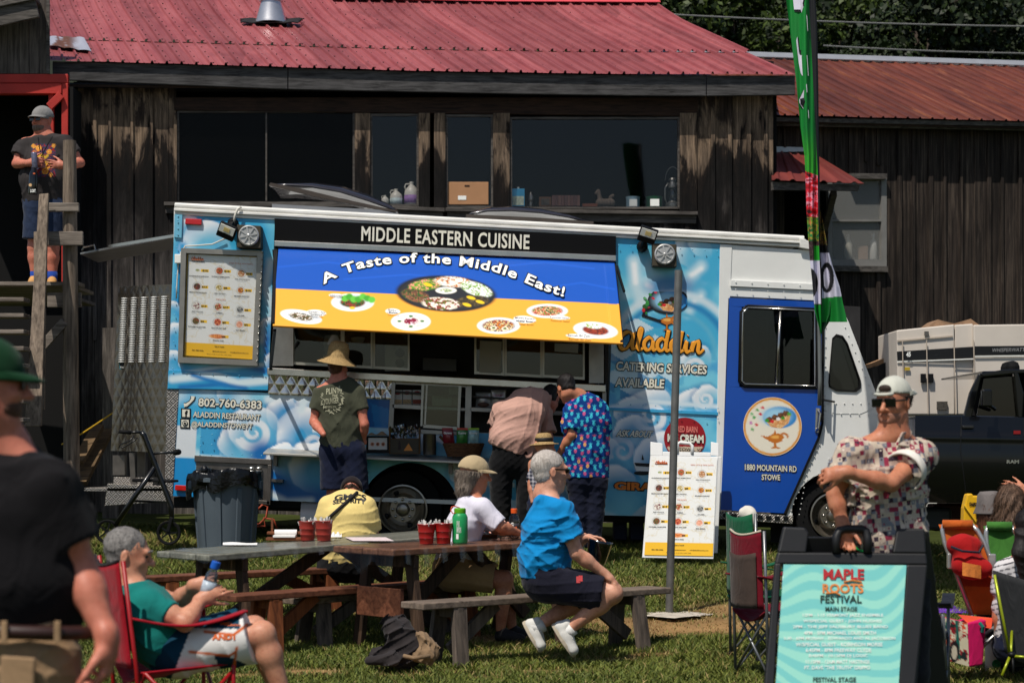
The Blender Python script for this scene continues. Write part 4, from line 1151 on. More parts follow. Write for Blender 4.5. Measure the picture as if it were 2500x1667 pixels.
sk=[('upper_panel',((428,522),(672,536),(657,916),(413,906)),art_left,(54,168,214),.03),('waist_moulding',((413,904),(657,914),(655,952),(411,948)),art_lip,(46,160,208),.045),('lower_panel',((437,948),(957,974),(957,1233),(421,1210)),art_low,(58,170,216),.02),('lower_panel',((957,1046),(1475,1072),(1475,1257),(957,1233)),art_mid,(58,168,214),.02),('side_panel',((1503,577),(1760,597),(1747,1263),(1476,1257)),art_right,(66,172,212),.02),('cover_panel',((655,940),(957,955),(957,976),(655,962)),art_low,(58,170,216),.015)]
ARCH=[(1000,1250,121)]
for nm,q,fn,base,d in sk:
 painted(nm,[T(*c,d)for c in q],.014,fn,PAINT,truck,base,hole=ARCH if nm=='lower_panel' else None)
B=MB()
B.prism([T(413,904,.04),T(657,914,.04),T(655,954,.04),T(411,950,.04)],(0,.06,0));B.build('panel_backing',M('panel_blue',(60,160,205),.4,var=.1),truck);B=MB();B.prism([T(428,522,.028),T(672,536,.028),T(657,916,.028),T(413,906,.028)],(0,.04,0))
B.prism([T(1476,1001,.035),T(1752,1013,.035),T(1752,1006,.035),T(1476,994,.035)],(0,.02,0));B.build('panel_backing',M('panel_blue',(60,160,205),.4,var=.1),truck)
# panel seams and rivets
B=MB()
for(a,b2,n)in(((1478,985),(1752,997),10),((1478,1010),(1752,1022),10),((436,540),(424,900),12),((1510,600),(1750,614),9),((520,1060),(518,1110),3),((492,1066),(490,1110),3),((545,1106),(640,1112),5),((425,910),(650,920),8)):
 for i in range(n):
  t=i/max(1,n-1);B.ball(T(a[0]+(b2[0]-a[0])*t,a[1]+(b2[1]-a[1])*t,.05),.0065,6,4)
tag(B.build('rivet_heads',M('rivet_blue',(110,180,210),.4,.2,bmp=0),truck,True),kind='stuff')
# roof rail
B=MB();n=30
for(y0,y1,d)in((501,510,.05),(510,517,.068),(517,525,.045)):
 B.prism([T(428,y0,d),T(1962,y0+81,d),T(1968,y1+80,d),T(427,y1,d)],(0,.12,0))
B.tube([T(428,503,.03),T(1962,584,.03)],.03,10)
B.prism([T(1950,582,.075),T(1976,592,.075),T(1980,612,.075),T(1950,606,.075)],(0,.14,0))
B.build('roof_rail',M('weathered_rail_white',(222,220,214),.45,var=.16,vs=4,bmp=.08,stretch=(1,1,4)),truck,True,bev=.006,sharp=30)
B=MB();B.prism([T(428,524,.05),T(447,526,.05),T(445,582,.05),T(427,580,.05)],(0,.03,0))
for i in range(4):B.ball(T(437,530+15*i,.052),.008,6,4)
B.build('corner_plate',M('corner_blue',(110,178,205),.4,var=.1),truck)
# header sign
hd=MB().prism([T(672,535,.06),T(1503,578,.06),T(1503,624,.06),T(672,590,.06)],(0,.07,0)).build('header_sign',VINYL_BLK,truck)
CREAM=M('cream_lettering',(226,222,205),.5,var=.04,bmp=0);LWHITE=M('white_lettering',(238,238,232),.5,var=.03,bmp=0);LBLACK=M('black_lettering',(12,12,14),.5,var=.05,bmp=0)
B=MB();fit_text(B,'MIDDLE EASTERN CUISINE',quad_map((884,554),(1293,575),(883,590),YT,.064),.022,0,0,1.08);B.build('lettering',CREAM,hd)
B=MB();B.prism([T(672,590,.10),T(1503,626,.10),T(1503,640,.10),T(672,604,.10)],(0,.1,0));B.build('hatch_rail',CHROME,truck,bev=.006)
# awning
AT,AB=19.93,18.92
AC=[P(680,606,AT),P(1500,640,AT),P(1521,838,AB),P(666,794,AB)]
def aw_paint(pt):
 yb=704+(pt.x-672)*(742-704)/830
 pt.over((pt.y<yb).astype(float),(8,80,178));pt.over((pt.y>=yb).astype(float),(247,172,56))
 for i,(cx,cy,w)in enumerate(((800,640,120),(1000,670,160),(1330,640,120),(1420,690,80))):pt.line([(cx-w,cy+12),(cx,cy),(cx+w,cy+16)],1.6,(30,100,215),2.5,.5)
 W_=(236,238,238)
 # platter
 pt.ell(1089,717,122,44,(20,22,26),3);pt.ell(1089,717,114,40,(34,36,42),3)
 segs=[((1038,696),42,14,-8,[(60,110,30),(120,160,50),(230,150,120),(90,130,40)]),((1106,688),46,13,4,[(240,235,225),(236,226,205),(190,110,50),(240,235,225)]),((1163,706),40,16,18,[(240,242,236),(230,236,220),(120,160,60),(240,240,232)]),((1015,722),36,15,14,[(90,60,40),(140,90,60),(50,90,30),(70,46,32)]),((1152,736),42,14,-6,[(40,34,24),(80,66,40),(50,44,30),(100,84,50)]),((1076,741),46,15,4,[(236,224,200),(240,230,214),(150,60,50),(90,110,40)])]
 for k,((cx,cy),rx,ry,ro,cols)in enumerate(segs):pt.food(pt.disc(cx,cy,rx,ry,ro,.12),cols,7,40+k)
 for(x,y)in((1045,695),(1150,727),(1172,737),(1140,744)):pt.ell(x,y,11,4,(246,200,30),15,.2)
 pt.ell(1089,710,30,10,(28,30,34));pt.ell(1089,709,26,8.5,(236,232,220));pt.food(pt.disc(1089,709,14,4,0,.3),[(70,110,50),(150,170,110),(230,226,210)],4,3)
 # plates with sticker outlines
 pl=[(861,738,49,20,0,[(30,60,24),(60,90,30),(150,40,30),(40,50,26)],.62),(735,773,48,14,10,[(60,70,30),(120,90,60),(230,226,214),(70,60,40)],.62),(1003,785,45,20,0,[(240,236,226),(236,230,214),(240,236,226)],.8),(1217,795,49,18,0,[(200,120,40),(120,40,60),(240,220,160),(80,50,30)],.8),(1336,759,47,15,0,[(120,140,60),(200,60,50),(230,200,150),(60,90,40)],.8),(1454,806,51,18,6,[(150,50,30),(100,40,26),(180,80,40)],.62)]
 for k,(cx,cy,rx,ry,ro,cols,f)in enumerate(pl):
  pt.ell(cx,cy,rx+3,ry+2,(246,246,244),ro);pt.ell(cx,cy,rx-3,ry-2,(214,218,220),ro,.1);pt.food(pt.disc(cx,cy,rx*f,ry*f,ro,.1),cols,5,60+k)
 for i in range(7):pt.ell(842+i*11,728-4*math.sin(i*1.9),9,8,(66,160,40)if i%2 else(96,190,60),0,.3)
 pt.ell(860,752,7,3.5,(246,196,40),0,.3);pt.food(pt.disc(1003,784,18,8,0,.2),[(120,20,50),(150,30,60),(236,220,224)],4,8)
 for(x,y)in((1003,772),(1003,797),(975,784),(1031,784)):pt.ell(x,y,5,2.5,(50,110,40),0,.3)
 for(x,y)in((1205,800),(1233,802)):pt.ell(x,y,8,5,(240,226,200));pt.ell(x,y,4,2.5,(90,110,40))
 pt.food(pt.disc(1448,796,22,6,6,.2),[(245,245,240),(230,230,222),(150,180,90)],4,12)
 for(x,y,w,h,ro)in((820,721,17,4.5,2),(772,764,24,8,4),(959,760,18,7,2),(1281,780,27,9,4),(1365,775,26,5,3),(1418,821,36,5.5,4)):pt.ell(x,y,w,h,(246,246,242),ro,.1)
aw=painted('awning',AC,.0075,aw_paint,PRINT,truck,(250,184,52),bulge=lambda u,v:np.concatenate([0*u,-.02*np.sin(np.pi*v)*(u>.97),.012*np.sin(np.pi*np.clip(v*1.4,0,1))],1)*1.0)
aw.modifiers.new('s','SOLIDIFY').thickness=.02;aw.modifiers['s'].offset=-1
def amap(px,py,lift=.012):
 """photo pixel -> point on the awning sheet"""
 n=(AC[1]-AC[0]).cross(AC[3]-AC[0]).normalized();n=n if n.y<0 else-n
 d=V(((px-CX)/F,1,(Y0-py)/F));t=(AC[0]+n*lift).dot(n)/d.dot(n);return d*t
B1,B2=MB(),MB()
arc=[(788,686),(815,664),(850,650),(890,640),(934,634),(980,630),(1030,631),(1080,634),(1130,639),(1180,647),(1230,660),(1280,680),(1325,703),(1380,724)]
def arc_pt(s):
 k=s*(len(arc)-1);i=min(int(k),len(arc)-2);f=k-i
 x=arc[i][0]*(1-f)+arc[i+1][0]*f;y=arc[i][1]*(1-f)+arc[i+1][1]*f
 return x,y
def smooth_arc(u):
# circular-ish arc through the read-off points
 x=790+u*(1376-790);pts=[(790,694),(830,672),(880,655),(940,645),(1010,640),(1080,643),(1150,652),(1210,664),(1270,684),(1320,706),(1376,724)]
 return x,float(np.interp(x,[p[0]for p in pts],[p[1]for p in pts]))
def arc_map(lift):
 def f(u,v):
  x,y=smooth_arc(u);x2,y2=smooth_arc(min(1.02,u+.02));x1,y1=smooth_arc(max(-.02,u-.02))
  tx,ty=x2-x1,y2-y1;L=math.hypot(tx,ty);nx,ny=ty/L,-tx/L
  h=26*v-1
  return amap(x+nx*h*1.0,y+ny*h*.95,lift)
 return f
S1='A Taste of the Middle East!'
fit_text(B1,S1,arc_map(.016),.024,.045,0,1.12);fit_text(B2,S1,arc_map(.020),.024,0,0,1.12)
B1.build('lettering',LBLACK,aw);B2.build('lettering',LWHITE,aw)
for s,x0,y0,x1,h in(('tabbouleh',805,723,836,5),("Aladdin's Pita",752,763,794,5),('Sandwich',758,771,786,5),('Baba',948,759,968,5),('Ghanouj',945,766,972,5),('Middle Eastern',1258,778,1305,5),('Salad Bowl',1264,786,1300,5),('Fattoush Salad',1343,777,1388,5),('Bamieh Bil Zeit',1386,821,1440,6)):
 k=(x1-x0)*.05;B=MB()
 fit_text(B,s,(lambda u,v,x0=x0,y0=y0,x1=x1,h=h,k=k:amap(x0+(x1-x0)*u,y0+k*u-h*v,.016)),.01);B.build('lettering',LBLACK,aw)
for s,x,y in((-1,674,604),(1,1500,640)):
 B=MB();B.bar(P(x,y+4,19.95),P(x+(-8 if s<0 else 18),y+(188 if s<0 else 200),AB+.02),.03,.04);B.build('awning_side',BLK,truck)
B=MB();B.bar(P(671,806,18.98),P(660,905,19.95),.028,.028);B.bar(T(672,612,.06),T(676,650,.08),.04,.05);B.build('strut',BLK,truck)
B=MB();B.bar(P(1505,650,19.9),P(1524,712,19.6),.02,.02);B.build('strut',BLK,truck)
# serving window row
for q in([(668,780),(716,783),(716,893),(664,893)],[(1438,830),(1474,832),(1474,935),(1438,935)]):MB().prism([T(*c,.01)for c in q],(0,.06,0)).build('window_surround',ALU,truck)
B=MB();B.prism([T(655,898,.10),T(1478,940,.10),T(1478,958,.10),T(655,916,.10)],(0,.16,0));B.build('serving_sill',CHROME,truck,bev=.008)
bx=[(712,836),(836,910),(910,1000),(1158,1232),(1232,1324),(1324,1428)]
for i,(x0,x1)in enumerate(bx):
 yb0=890+(x0-712)*.052;yb1=890+(x1-712)*.052;yt0=640;d=.0 if i%2 else-.03
 f=MB()
 for q in(((x0,yt0),(x0+5,yt0),(x0+5,yb0),(x0,yb0)),((x1-5,yt0),(x1-.5,yt0),(x1-.5,yb1),(x1-5,yb1)),((x0+5,yb0-7),(x1-5,yb1-7),(x1-5,yb1-.5),(x0+5,yb0-.5))):
  f.prism([T(*c,d)for c in q],(0,.03,0))
 fo=f.build('serving_window',M('window_alu',(176,172,160),.4,.7,var=.1,bmp=.05),truck)
 MB().prism([T(x0+4,yt0,d-.012),T(x1-4,yt0,d-.012),T(x1-4,yb1-5,d-.012),T(x0+4,yb0-5,d-.012)],(0,.003,0)).build('pane',GLASS,fo)
for q in([(1172,832),(1225,834),(1222,912),(1170,909)],[(1354,838),(1412,840),(1411,862),(1354,858)]):MB().prism([T(*c,.006)for c in q],(0,.002,0)).build('paper_notice',M('notice_paper',(150,146,132),.8,var=.1,bmp=0),truck)
# quilted steel below the sill
def quilt(name,q,cell,parent,m,depth=.018,d=.03,res=.012):
 TL,TR,BR,BL=[np.array(T(*c,d))for c in q];w=np.linalg.norm(TR-TL);h=np.linalg.norm(BL-TL)
 def bul(u,v):
  a=u*w/cell;b_=v*h/cell*.62
  p=np.abs(((a+b_)%1)-.5)*2;r=np.abs(((a-b_)%1)-.5)*2
  z=np.minimum(1-p,1-r);z=np.sqrt(np.clip(z,0,1))+.12*vnoise(u*w,v*h,.12,3)
  return np.concatenate([0*u,-depth*z,0*u],1)
 return painted(name,[V(x)for x in(TL,TR,BR,BL)],res,lambda pt:None,m,parent,(200,200,200),bulge=bul,smooth=True)
QM=M('quilted_steel',(205,198,190),.2,.95,var=.15,vs=8,bmp=.05)
quilt('quilted_panel',((658,914),(957,929),(955,975),(656,962)),.11,truck,QM)
# display recess
B=MB()
for q in(((955,930),(966,931),(960,1052),(948,1050)),((1470,955),(1480,956),(1480,1074),(1470,1072)),((1137,936),(1152,937),(1150,1062),(1134,1060)),((966,930),(1140,938),(1140,946),(966,938)),((950,1044),(1145,1054),(1145,1064),(950,1054)),((958,986),(1030,989),(1030,1000),(958,996)),((1148,994),(1470,1008),(1470,1018),(1148,1004))):
 B.prism([T(*c,.035)for c in q],(0,.05,0))
B.prism([T(958,988,.0),T(1470,1010,.0),T(1470,1016,.0),T(958,996,.0)],(0,.4,0));B.prism([T(950,1046,.0),T(1475,1068,.0),T(1475,1074,.0),T(950,1054,.0)],(0,.4,0))
B.build('display_shelf',ALU,truck,bev=.003)
f=MB()
for q in(((1030,938),(1036,938),(1032,1040),(1027,1040)),((1041,939),(1045,939),(1040,1038),(1036,1038)),((1120,942),(1127,942),(1122,1046),(1116,1046)),((1034,1036),(1118,1042),(1118,1050),(1034,1044))):f.prism([T(*c,.06)for c in q],(0,.02,0))
fo=f.build('sliding_door',M('window_alu',(176,172,160),.4,.7,var=.1,bmp=.05),truck)
MB().prism([T(1036,940,.05),T(1122,944,.05),T(1118,1040,.05),T(1034,1036,.05)],(0,.003,0)).build('pane',glassmat('greenish_glass',(.75,.86,.82),1.4,.85),fo)
# fold-down counter shelf
sh=MB().prism([T(655,1093,0),T(1440,1128,0),T(1440,1128,.42)+V((0,0,-.045)),T(655,1093,.42)+V((0,0,-.045))],(0,0,-.022)).build('counter_shelf',M('aluminium_shelf',(176,172,164),.4,.6,var=.12,bmp=.08),truck,bev=.004)
for x in(672,1097):MB().prism([T(x,1105+(x-672)*.045,.16),T(x+9,1105+(x-672)*.045,.16),T(x+8,1137+(x-672)*.045,.16),T(x,1137+(x-672)*.045,.16)],(0,.14,0)).build('bracket',DALU,truck)
# louvred compressor cover, steps, lights, plates
lc=MB()
for q in(((477,1111),(666,1121),(664,1134),(476,1126)),((655,1134),(664,1134),(661,1232),(652,1230)),((604,1218),(660,1222),(660,1232),(604,1228))):lc.prism([T(*c,.05)for c in q],(0,.05,0))
lc.prism([T(480,1124,.03),T(655,1134,.03),T(653,1228,.03),T(478,1218,.03)],(0,.02,0));lo=lc.build('louvre_cover',DALU,truck,bev=.004)
def louvres(name,cols,y0,y1,n,w,parent,slope=0.0,d=.05,fn=T,rh=.012):
 for cx in cols:
  B=MB()
  for i in range(n):
   y=y0+(y1-y0)*i/(n-1);p=fn(cx(y)if callable(cx)else cx,y+slope*((cx(y)if callable(cx)else cx)),d)
   B.ball(p,(w,.018,rh),12,6)
  B.build(name,M('louvre_steel',(225,225,222),.25,.85,var=.05,bmp=0),parent,True)
louvres('louvre_column',[(lambda y:634-(y-1140)*.03),(lambda y:616-(y-1140)*.03)],1142,1206,9,.03,lo)
MB().prism([T(666,1168,.12),T(694,1170,.12),T(693,1177,.12),T(666,1175,.12)],(0,.12,0)).build('foot_plate',DALU,truck)
for nm,q,c in(('marker_lamp',((455,535),(495,537),(494,551),(454,549)),(190,20,26)),('side_reflector',((430,1183),(461,1185),(460,1198),(429,1196)),(190,24,24))):
 MB().prism([T(*x,.06)for x in q],(0,.03,0)).build(nm,M('red_lens',c,.2,var=.1,bmp=.1,coat=.5),truck,bev=.006)
TREAD=None
def treadplate():
 m,n,l,b=newmat('diamond_plate');tc=n.new("ShaderNodeTexCoord")
 hs=[]
 for ang,in((45,),(-45,)):
  mp=n.new("ShaderNodeMapping");mp.inputs['Rotation'].default_value=(0,R(ang),0);mp.inputs['Scale'].default_value=(1,1,1);l.new(tc.outputs['Object'],mp.inputs[0])
  w=n.new("ShaderNodeTexWave");w.inputs['Scale'].default_value=16;w.bands_direction='X';l.new(mp.outputs[0],w.inputs[0])
  ck=n.new("ShaderNodeTexChecker");ck.inputs['Scale'].default_value=22;l.new(mp.outputs[0],ck.inputs[0])
  hs.append(w.outputs[1])
 ck=n.new("ShaderNodeTexChecker");ck.inputs['Scale'].default_value=26;ck.inputs[1].default_value=(0,0,0,1);ck.inputs[2].default_value=(1,1,1,1);l.new(tc.outputs['Object'],ck.inputs[0])
 h=mix(n,l,ck.outputs[1],hs[0],hs[1])
 rp=ramp(n,[(.3,lin((110,104,98))),(.8,lin((196,190,182)))]);l.new(h,rp.inputs[0]);l.new(rp.outputs[0],b.inputs['Base Color'])
 b.inputs['Metallic'].default_value=.75;b.inputs['Roughness'].default_value=.42;bump(n,l,b,h,.6,.01);return m
TREAD=treadplate()
MB().prism([T(409,950,.03),T(437,951,.03),T(422,1210,.03),T(404,1180,.03)],(0,.06,0)).build('corner_guard',TREAD,truck)
bm_=MB();bm_.box(P(330,1192,20.7),(.78,1.2,.035));bm_.prism([P(262,1180,20.1),P(410,1186,20.1),P(408,1224,20.1),P(256,1234,20.1)],(0,.04,0));bm_.prism([P(278,1164,20.5),P(375,1166,20.5),P(372,1186,20.5),P(276,1184,20.5)],(0,.3,0));bm_.build('rear_step',TREAD,truck,bev=.004)
B=MB();B.prism([T(1757,1248,.04),T(1936,1258,.04),T(1934,1278,.04),T(1756,1266,.04)],(0,.1,0));B.build('side_step',TREAD,truck,bev=.005)
for i in range(8):B=MB();B.prism([T(1764+i*21,1252+i*1.15,.05),T(1776+i*21,1252.6+i*1.15,.05),T(1776+i*21,1262+i*1.15,.05),T(1764+i*21,1261.4+i*1.15,.05)],(0,.02,0));B.build('step_grip',BLK,truck)
# chassis: frame rail, fuel tank, tyres
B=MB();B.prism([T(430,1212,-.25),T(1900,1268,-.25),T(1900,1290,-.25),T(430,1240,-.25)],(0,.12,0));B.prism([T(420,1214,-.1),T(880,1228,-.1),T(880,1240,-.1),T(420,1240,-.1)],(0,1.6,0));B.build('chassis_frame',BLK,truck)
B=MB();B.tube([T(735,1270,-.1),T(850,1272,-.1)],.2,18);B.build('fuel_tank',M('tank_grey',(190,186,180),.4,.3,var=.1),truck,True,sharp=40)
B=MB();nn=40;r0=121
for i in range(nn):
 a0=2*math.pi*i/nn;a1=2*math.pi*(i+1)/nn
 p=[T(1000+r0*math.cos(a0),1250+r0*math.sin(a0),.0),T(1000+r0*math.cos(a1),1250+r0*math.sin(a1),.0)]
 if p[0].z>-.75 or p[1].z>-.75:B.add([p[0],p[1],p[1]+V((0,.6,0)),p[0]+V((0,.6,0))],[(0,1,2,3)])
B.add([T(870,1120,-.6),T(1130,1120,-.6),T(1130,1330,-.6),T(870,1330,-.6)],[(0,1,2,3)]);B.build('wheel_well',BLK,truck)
def wheel(cx,cy,parent,rim=.236,tyre=.40,dish=True):
 c=T(cx,cy,-.02);t=MB().lathe([(tyre*.62,-.24),(tyre*.96,-.22),(tyre,-.16),(tyre,-.05),(tyre*.95,-.01),(rim+.03,.0),(rim+.01,-.02),(rim+.01,-.2)],c,(0,-1,0),40,cap=(0,0)).build('tyre',RUBBER,parent,True,sharp=50)
 w=MB().lathe([(rim,-.01),(rim+.006,.012),(rim-.008,.014),(rim-.018,-.01),(rim-.03,-.05),(.16,-.085),(.15,-.07),(.13,-.02),(.125,-.012),(.07,-.012),(.068,.0),(.052,.03),(.045,.034)],c,(0,-1,0),40,cap=(0,1)).build('wheel_rim',M('dark_steel_rim',(150,142,130),.3,.85,var=.2,bmp=.1),parent,True,sharp=35)
 for k in range(8):
  a=2*math.pi*k/8;p=c+V((math.cos(a)*.097,-.012,math.sin(a)*.097));MB().lathe([(.016,0),(.015,.018),(.008,.026)],p,(0,-1,0),8).build('wheel_nut',CHROME,w,True)
 for k in range(4):
  a=2*math.pi*k/4+.4;p=c+V((math.cos(a)*.178,.07,math.sin(a)*.178));MB().ball(p,(.03,.012,.03),10,6).build('rim_hole',BLK,w,True)
 return t
wheel(983,1243,truck);wheel(2035,1258,truck,.22,.38)
# cab: blue door, white cowl
B=MB();B.prism([T(1757,597,.03),T(1787,599,.03),T(1782,728,.03),T(1778,730,.03),T(1760,1248,.03),T(1746,1248,.03)],(0,.08,0));B.build('door_pillar',WHITE,truck,bev=.005)
B=MB();B.prism([T(1785,599,.02),T(1980,612,.02),T(1995,698,.02),T(1783,690,.02)],(0,.06,0));B.prism([T(1783,684,.05),T(1994,694,.05),T(1996,710,.05),T(1782,700,.05)],(0,.08,0));B.prism([T(1782,701,.03),T(1997,711,.03),T(2000,735,.03),T(1780,724,.03)],(0,.07,0));B.build('cab_side',WHITE,truck,bev=.004)
DB=M('door_blue',(12,72,164),.32,var=.05,vs=3,bmp=.03,coat=.3)
door_out=[(1779,728),(2006,738),(2008,800),(2006,1032),(1996,1070),(1914,1252),(1758,1244)]
win=[(1812,750),(1990,756),(1990,948),(1805,944)]
B=MB()
def strip(q,d=.04,t=.05):B.prism([T(*c,d)for c in q],(0,t,0))
strip([(1779,728),(2006,738),(2007,756),(1779,748)]);strip([(1779,748),(1810,750),(1804,944),(1772,944)]);strip([(1991,757),(2007,757),(2006,950),(1991,949)]);strip([(1772,944),(2006,950),(2006,1032),(1996,1070),(1914,1252),(1758,1244)])
door=B.build('cab_door',DB,truck)
B=MB()
def strip_o(q,d=.055,t=.05):B.prism([T(*c,d)for c in q],(0,t,0))
pts=[(1822,748),(1990,755),(1993,948),(1815,943),(1804,932),(1808,762)]
loop=[T(*p,.05)for p in pts]+[T(*pts[0],.05)];B.tube(loop,.016,8)
wf=B.build('door_window',BLK,door,True)
B=MB();loop=[T(*p,.062)for p in[(1824,752),(1986,759),(1988,943),(1818,938),(1809,930),(1812,764)]];B.tube(loop+[loop[0]],.011,6);B.tube([T(1904,756,.05),T(1894,941,.05)],.014,6);B.build('window_frame',CHROME,wf,True)
MB().prism([T(1812,752,.02),T(1990,758,.02),T(1990,945,.02),T(1808,941,.02)],(0,.004,0)).build('pane',DGLASS,wf)
# cab interior
B=MB();B.prism([T(1786,720,-.7),T(2130,736,-.7),T(2130,1010,-.7),T(1770,1000,-.7)],(0,.02,0));B.build('cab_interior',M('cab_dark',(36,35,36),.8,var=.4),truck)
B=MB();B.prism([T(1824,770,-.3),T(1886,772,-.3),T(1882,930,-.3),T(1826,930,-.3)],(0,.1,0));B.build('seat_back',M('seat_brown',(88,78,72),.8,var=.3),truck,bev=.02)
B=MB();B.ball(T(1930,1000,-.2),(.14,.15,.22));B.build('driver_seat',M('seat_black',(18,18,18),.8),truck,True)
B=MB();B.tube([T(1910,965,-.25),T(1930,900,-.3),T(1975,870,-.35)],.012,6);B.build('steering_column',BLK,truck)
# cowl outline pieces around the quarter window
QW=[(1888+(x-1750)*0,y)for x,y in()]
qo=[(2030,826),(2040,816),(2056,820),(2068,838),(2100,930),(2100,948),(2088,957),(2040,955),(2022,945),(2021,930)]
def ring(outer,inner,d,t,name,m,parent,bev=.0):
 B=MB();n=len(outer)
 for i in range(n):
  j=(i+1)%n;B.prism([T(*outer[i],d),T(*outer[j],d),T(*inner[j],d),T(*inner[i],d)],(0,t,0))
 return B.build(name,m,parent,bev=bev)
out_c=[(2008,738),(1998,655),(2052,748),(2070,786),(2133,948),(2146,990),(2100,1010),(2040,1010),(2007,1000),(2007,930)]
ring(out_c,qo,.035,.06,'cowl',WHITE,truck)
ring(qo,[(x+(2058-x)*.09,y+(900-y)*.07)for x,y in qo],.05,.05,'quarter_window',RUBBER,truck)
MB().prism([T(*q,.01)for q in qo],(0,.004,0)).build('quarter_pane',DGLASS,truck)
B=MB();ac=(2037,1258);ra=106
arcp=[(ac[0]+ra*math.cos(R(a)),ac[1]-ra*math.sin(R(a))*1.02)for a in range(0,181,12)]
outp=[(2286,1258),(2286,1150),(2286,1100),(2284,1065),(2262,1036),(2210,1014),(2150,992),(2100,1003),(2040,1003),(2007,1003),(2004,1036),(1994,1074),(1976,1115),(1958,1155),(1940,1200),(1918,1262)]
for i in range(len(arcp)-1):B.prism([T(*outp[i],.03),T(*outp[i+1],.03),T(*arcp[i+1],.03),T(*arcp[i],.03)],(0,.05,0))
B.prism([T(1918,1258,.035),T(1934,1252,.035),T(1928,1278,.035),T(1915,1272,.035)],(0,.05,0));B.build('front_fender',WHITE,truck)
B=MB();B.prism([T(2150,996,-.02),T(2284,1070,-.02),T(2284,1200,-.02),T(2120,1200,-.02)],(0,1.9,0));B.prism([T(2062,770,-.0),T(2072,786,-.0),T(2148,990,-.0),T(2136,990,.0)],(0,1.95,0));B.build('hood',WHITE,truck)
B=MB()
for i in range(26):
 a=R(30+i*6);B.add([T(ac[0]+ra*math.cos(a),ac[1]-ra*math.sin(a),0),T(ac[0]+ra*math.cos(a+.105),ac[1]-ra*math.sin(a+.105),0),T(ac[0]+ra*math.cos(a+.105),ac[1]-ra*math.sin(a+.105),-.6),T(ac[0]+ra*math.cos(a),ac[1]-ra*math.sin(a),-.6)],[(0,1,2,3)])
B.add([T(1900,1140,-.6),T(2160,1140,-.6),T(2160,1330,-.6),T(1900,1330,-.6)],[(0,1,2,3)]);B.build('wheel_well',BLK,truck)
B=MB()
for(a,b2,n)in(((2015,800),(2013,990),9),((2062,800),(2128,960),9),((2000,1085),(1930,1245),12),((2020,985),(2140,985),7),((2030,1010),(2140,1012),6),((2022,1120),(2068,1120),4),((1950,1255),(1962,1190),6),((1970,1170),(2010,1148),4),((1795,690),(1990,700),6),((1795,708),(1990,718),6)):
 for i in range(n):
  t=i/(n-1);B.ball(T(a[0]+(b2[0]-a[0])*t,a[1]+(b2[1]-a[1])*t,.04 if a[0]>1800 else.056),.0065,6,4)
tag(B.build('rivet_heads',M('rivet_white',(215,215,212),.4,.1,bmp=0),truck,True),kind='stuff')
B=MB();B.prism([T(2005,738,.055),T(2011,738,.055),T(2009,1034,.055),T(1999,1072,.055),T(1917,1254,.055),T(1912,1252,.055),T(1994,1068,.055),T(2003,1032,.055)],(0,.03,0));B.build('door_seal',RUBBER,truck)
B=MB();B.tube([T(1996,1002,.05),T(1999,1010,.1),T(1995,1045,.1),T(1991,1052,.05)],.012,8);B.prism([T(1990,996,.055),T(2000,997,.055),T(1996,1056,.055),T(1988,1054,.055)],(0,.03,0));B.build('door_handle',CHROME,door,True,sharp=40)
B=MB();B.tube([T(1999,860,.1),T(1997,965,.2),T(2004,978,.22),T(2035,981,.05)],.011,6);B.prism([T(1986,826,.25),T(1996,826,.25),T(1994,945,.25),T(1984,945,.25)],(0,.06,0));B.build('wing_mirror',BLK,truck,bev=.006)
# door emblem, address
def lamp_art(pt,cx,cy,s,outline=False):
 """flying pita, falafel and a brass oil lamp"""
 def q(l):return[(cx+x*s,cy+y*s)for x,y in l]
 if outline:pt.ell(cx+4*s,cy-24*s,52*s,34*s,(18,18,22))
 pt.ell(cx+12*s,cy-22*s,42*s,27*s,(28,128,200));pt.ell(cx+2*s,cy-24*s,36*s,22*s,(160,208,232),soft=.5)
 pt.poly(q([(-22,-12),(32,-34),(40,-28),(34,-8),(14,6),(-10,2)]),(226,170,110));pt.food(pt.inpoly(q([(-18,-8),(34,-26),(32,-8),(12,5),(-8,1)])).astype(float),[(236,196,140),(224,170,110),(206,140,84)],6*s,3)
 for i,(x,y)in enumerate(((-14,-16),(0,-22),(14,-27),(27,-32))):
  pt.ell(cx+x*s,cy+y*s,8*s,7*s,(98,60,36));pt.ell(cx+(x-2)*s,cy+(y-2)*s,4*s,3*s,(126,82,50),soft=.3)
 for(x,y,c)in((-20,-14,(60,150,50)),(-7,-12,(220,40,44)),(8,-18,(240,240,236)),(20,-20,(60,150,50)),(36,-30,(80,170,60))):pt.ell(cx+x*s,cy+y*s,5*s,4*s,c,soft=.2)
 for(x,y,c)in((-44,-40,(40,150,60)),(-36,-30,(210,40,60)),(-52,-22,(60,160,80)),(-30,-46,(210,40,60)),(-60,-8,(200,120,180)),(-56,8,(40,150,60)),(-46,-4,(210,40,60)),(-58,-30,(100,180,110))):pt.ell(cx+x*s,cy+y*s,4.5*s,3*s,c,30,.3)
 K=(196,112,34)
 pt.poly(q([(-38,22),(-20,26),(-6,20),(8,18),(20,22),(24,28),(14,38),(4,42),(4,50),(16,56),(-14,56),(-4,50),(-4,42),(-16,36)]),(20,14,10)if outline else K)
 pt.poly(q([(-34,24),(-20,28),(-6,22),(8,20),(19,24),(21,28),(12,36),(2,40),(2,51),(12,54),(-10,54),(-2,51),(-2,40),(-14,34)]),K);pt.ell(cx+2*s,cy+27*s,12*s,4*s,(240,176,84),soft=.4)
 pt.poly(q([(-4,20),(0,8),(4,20)]),K)
 th=[(22+10*math.cos(t),28+10*math.sin(t))for t in np.linspace(2.2,6.2,14)];pt.line(q(th),2.4*s,K,1)
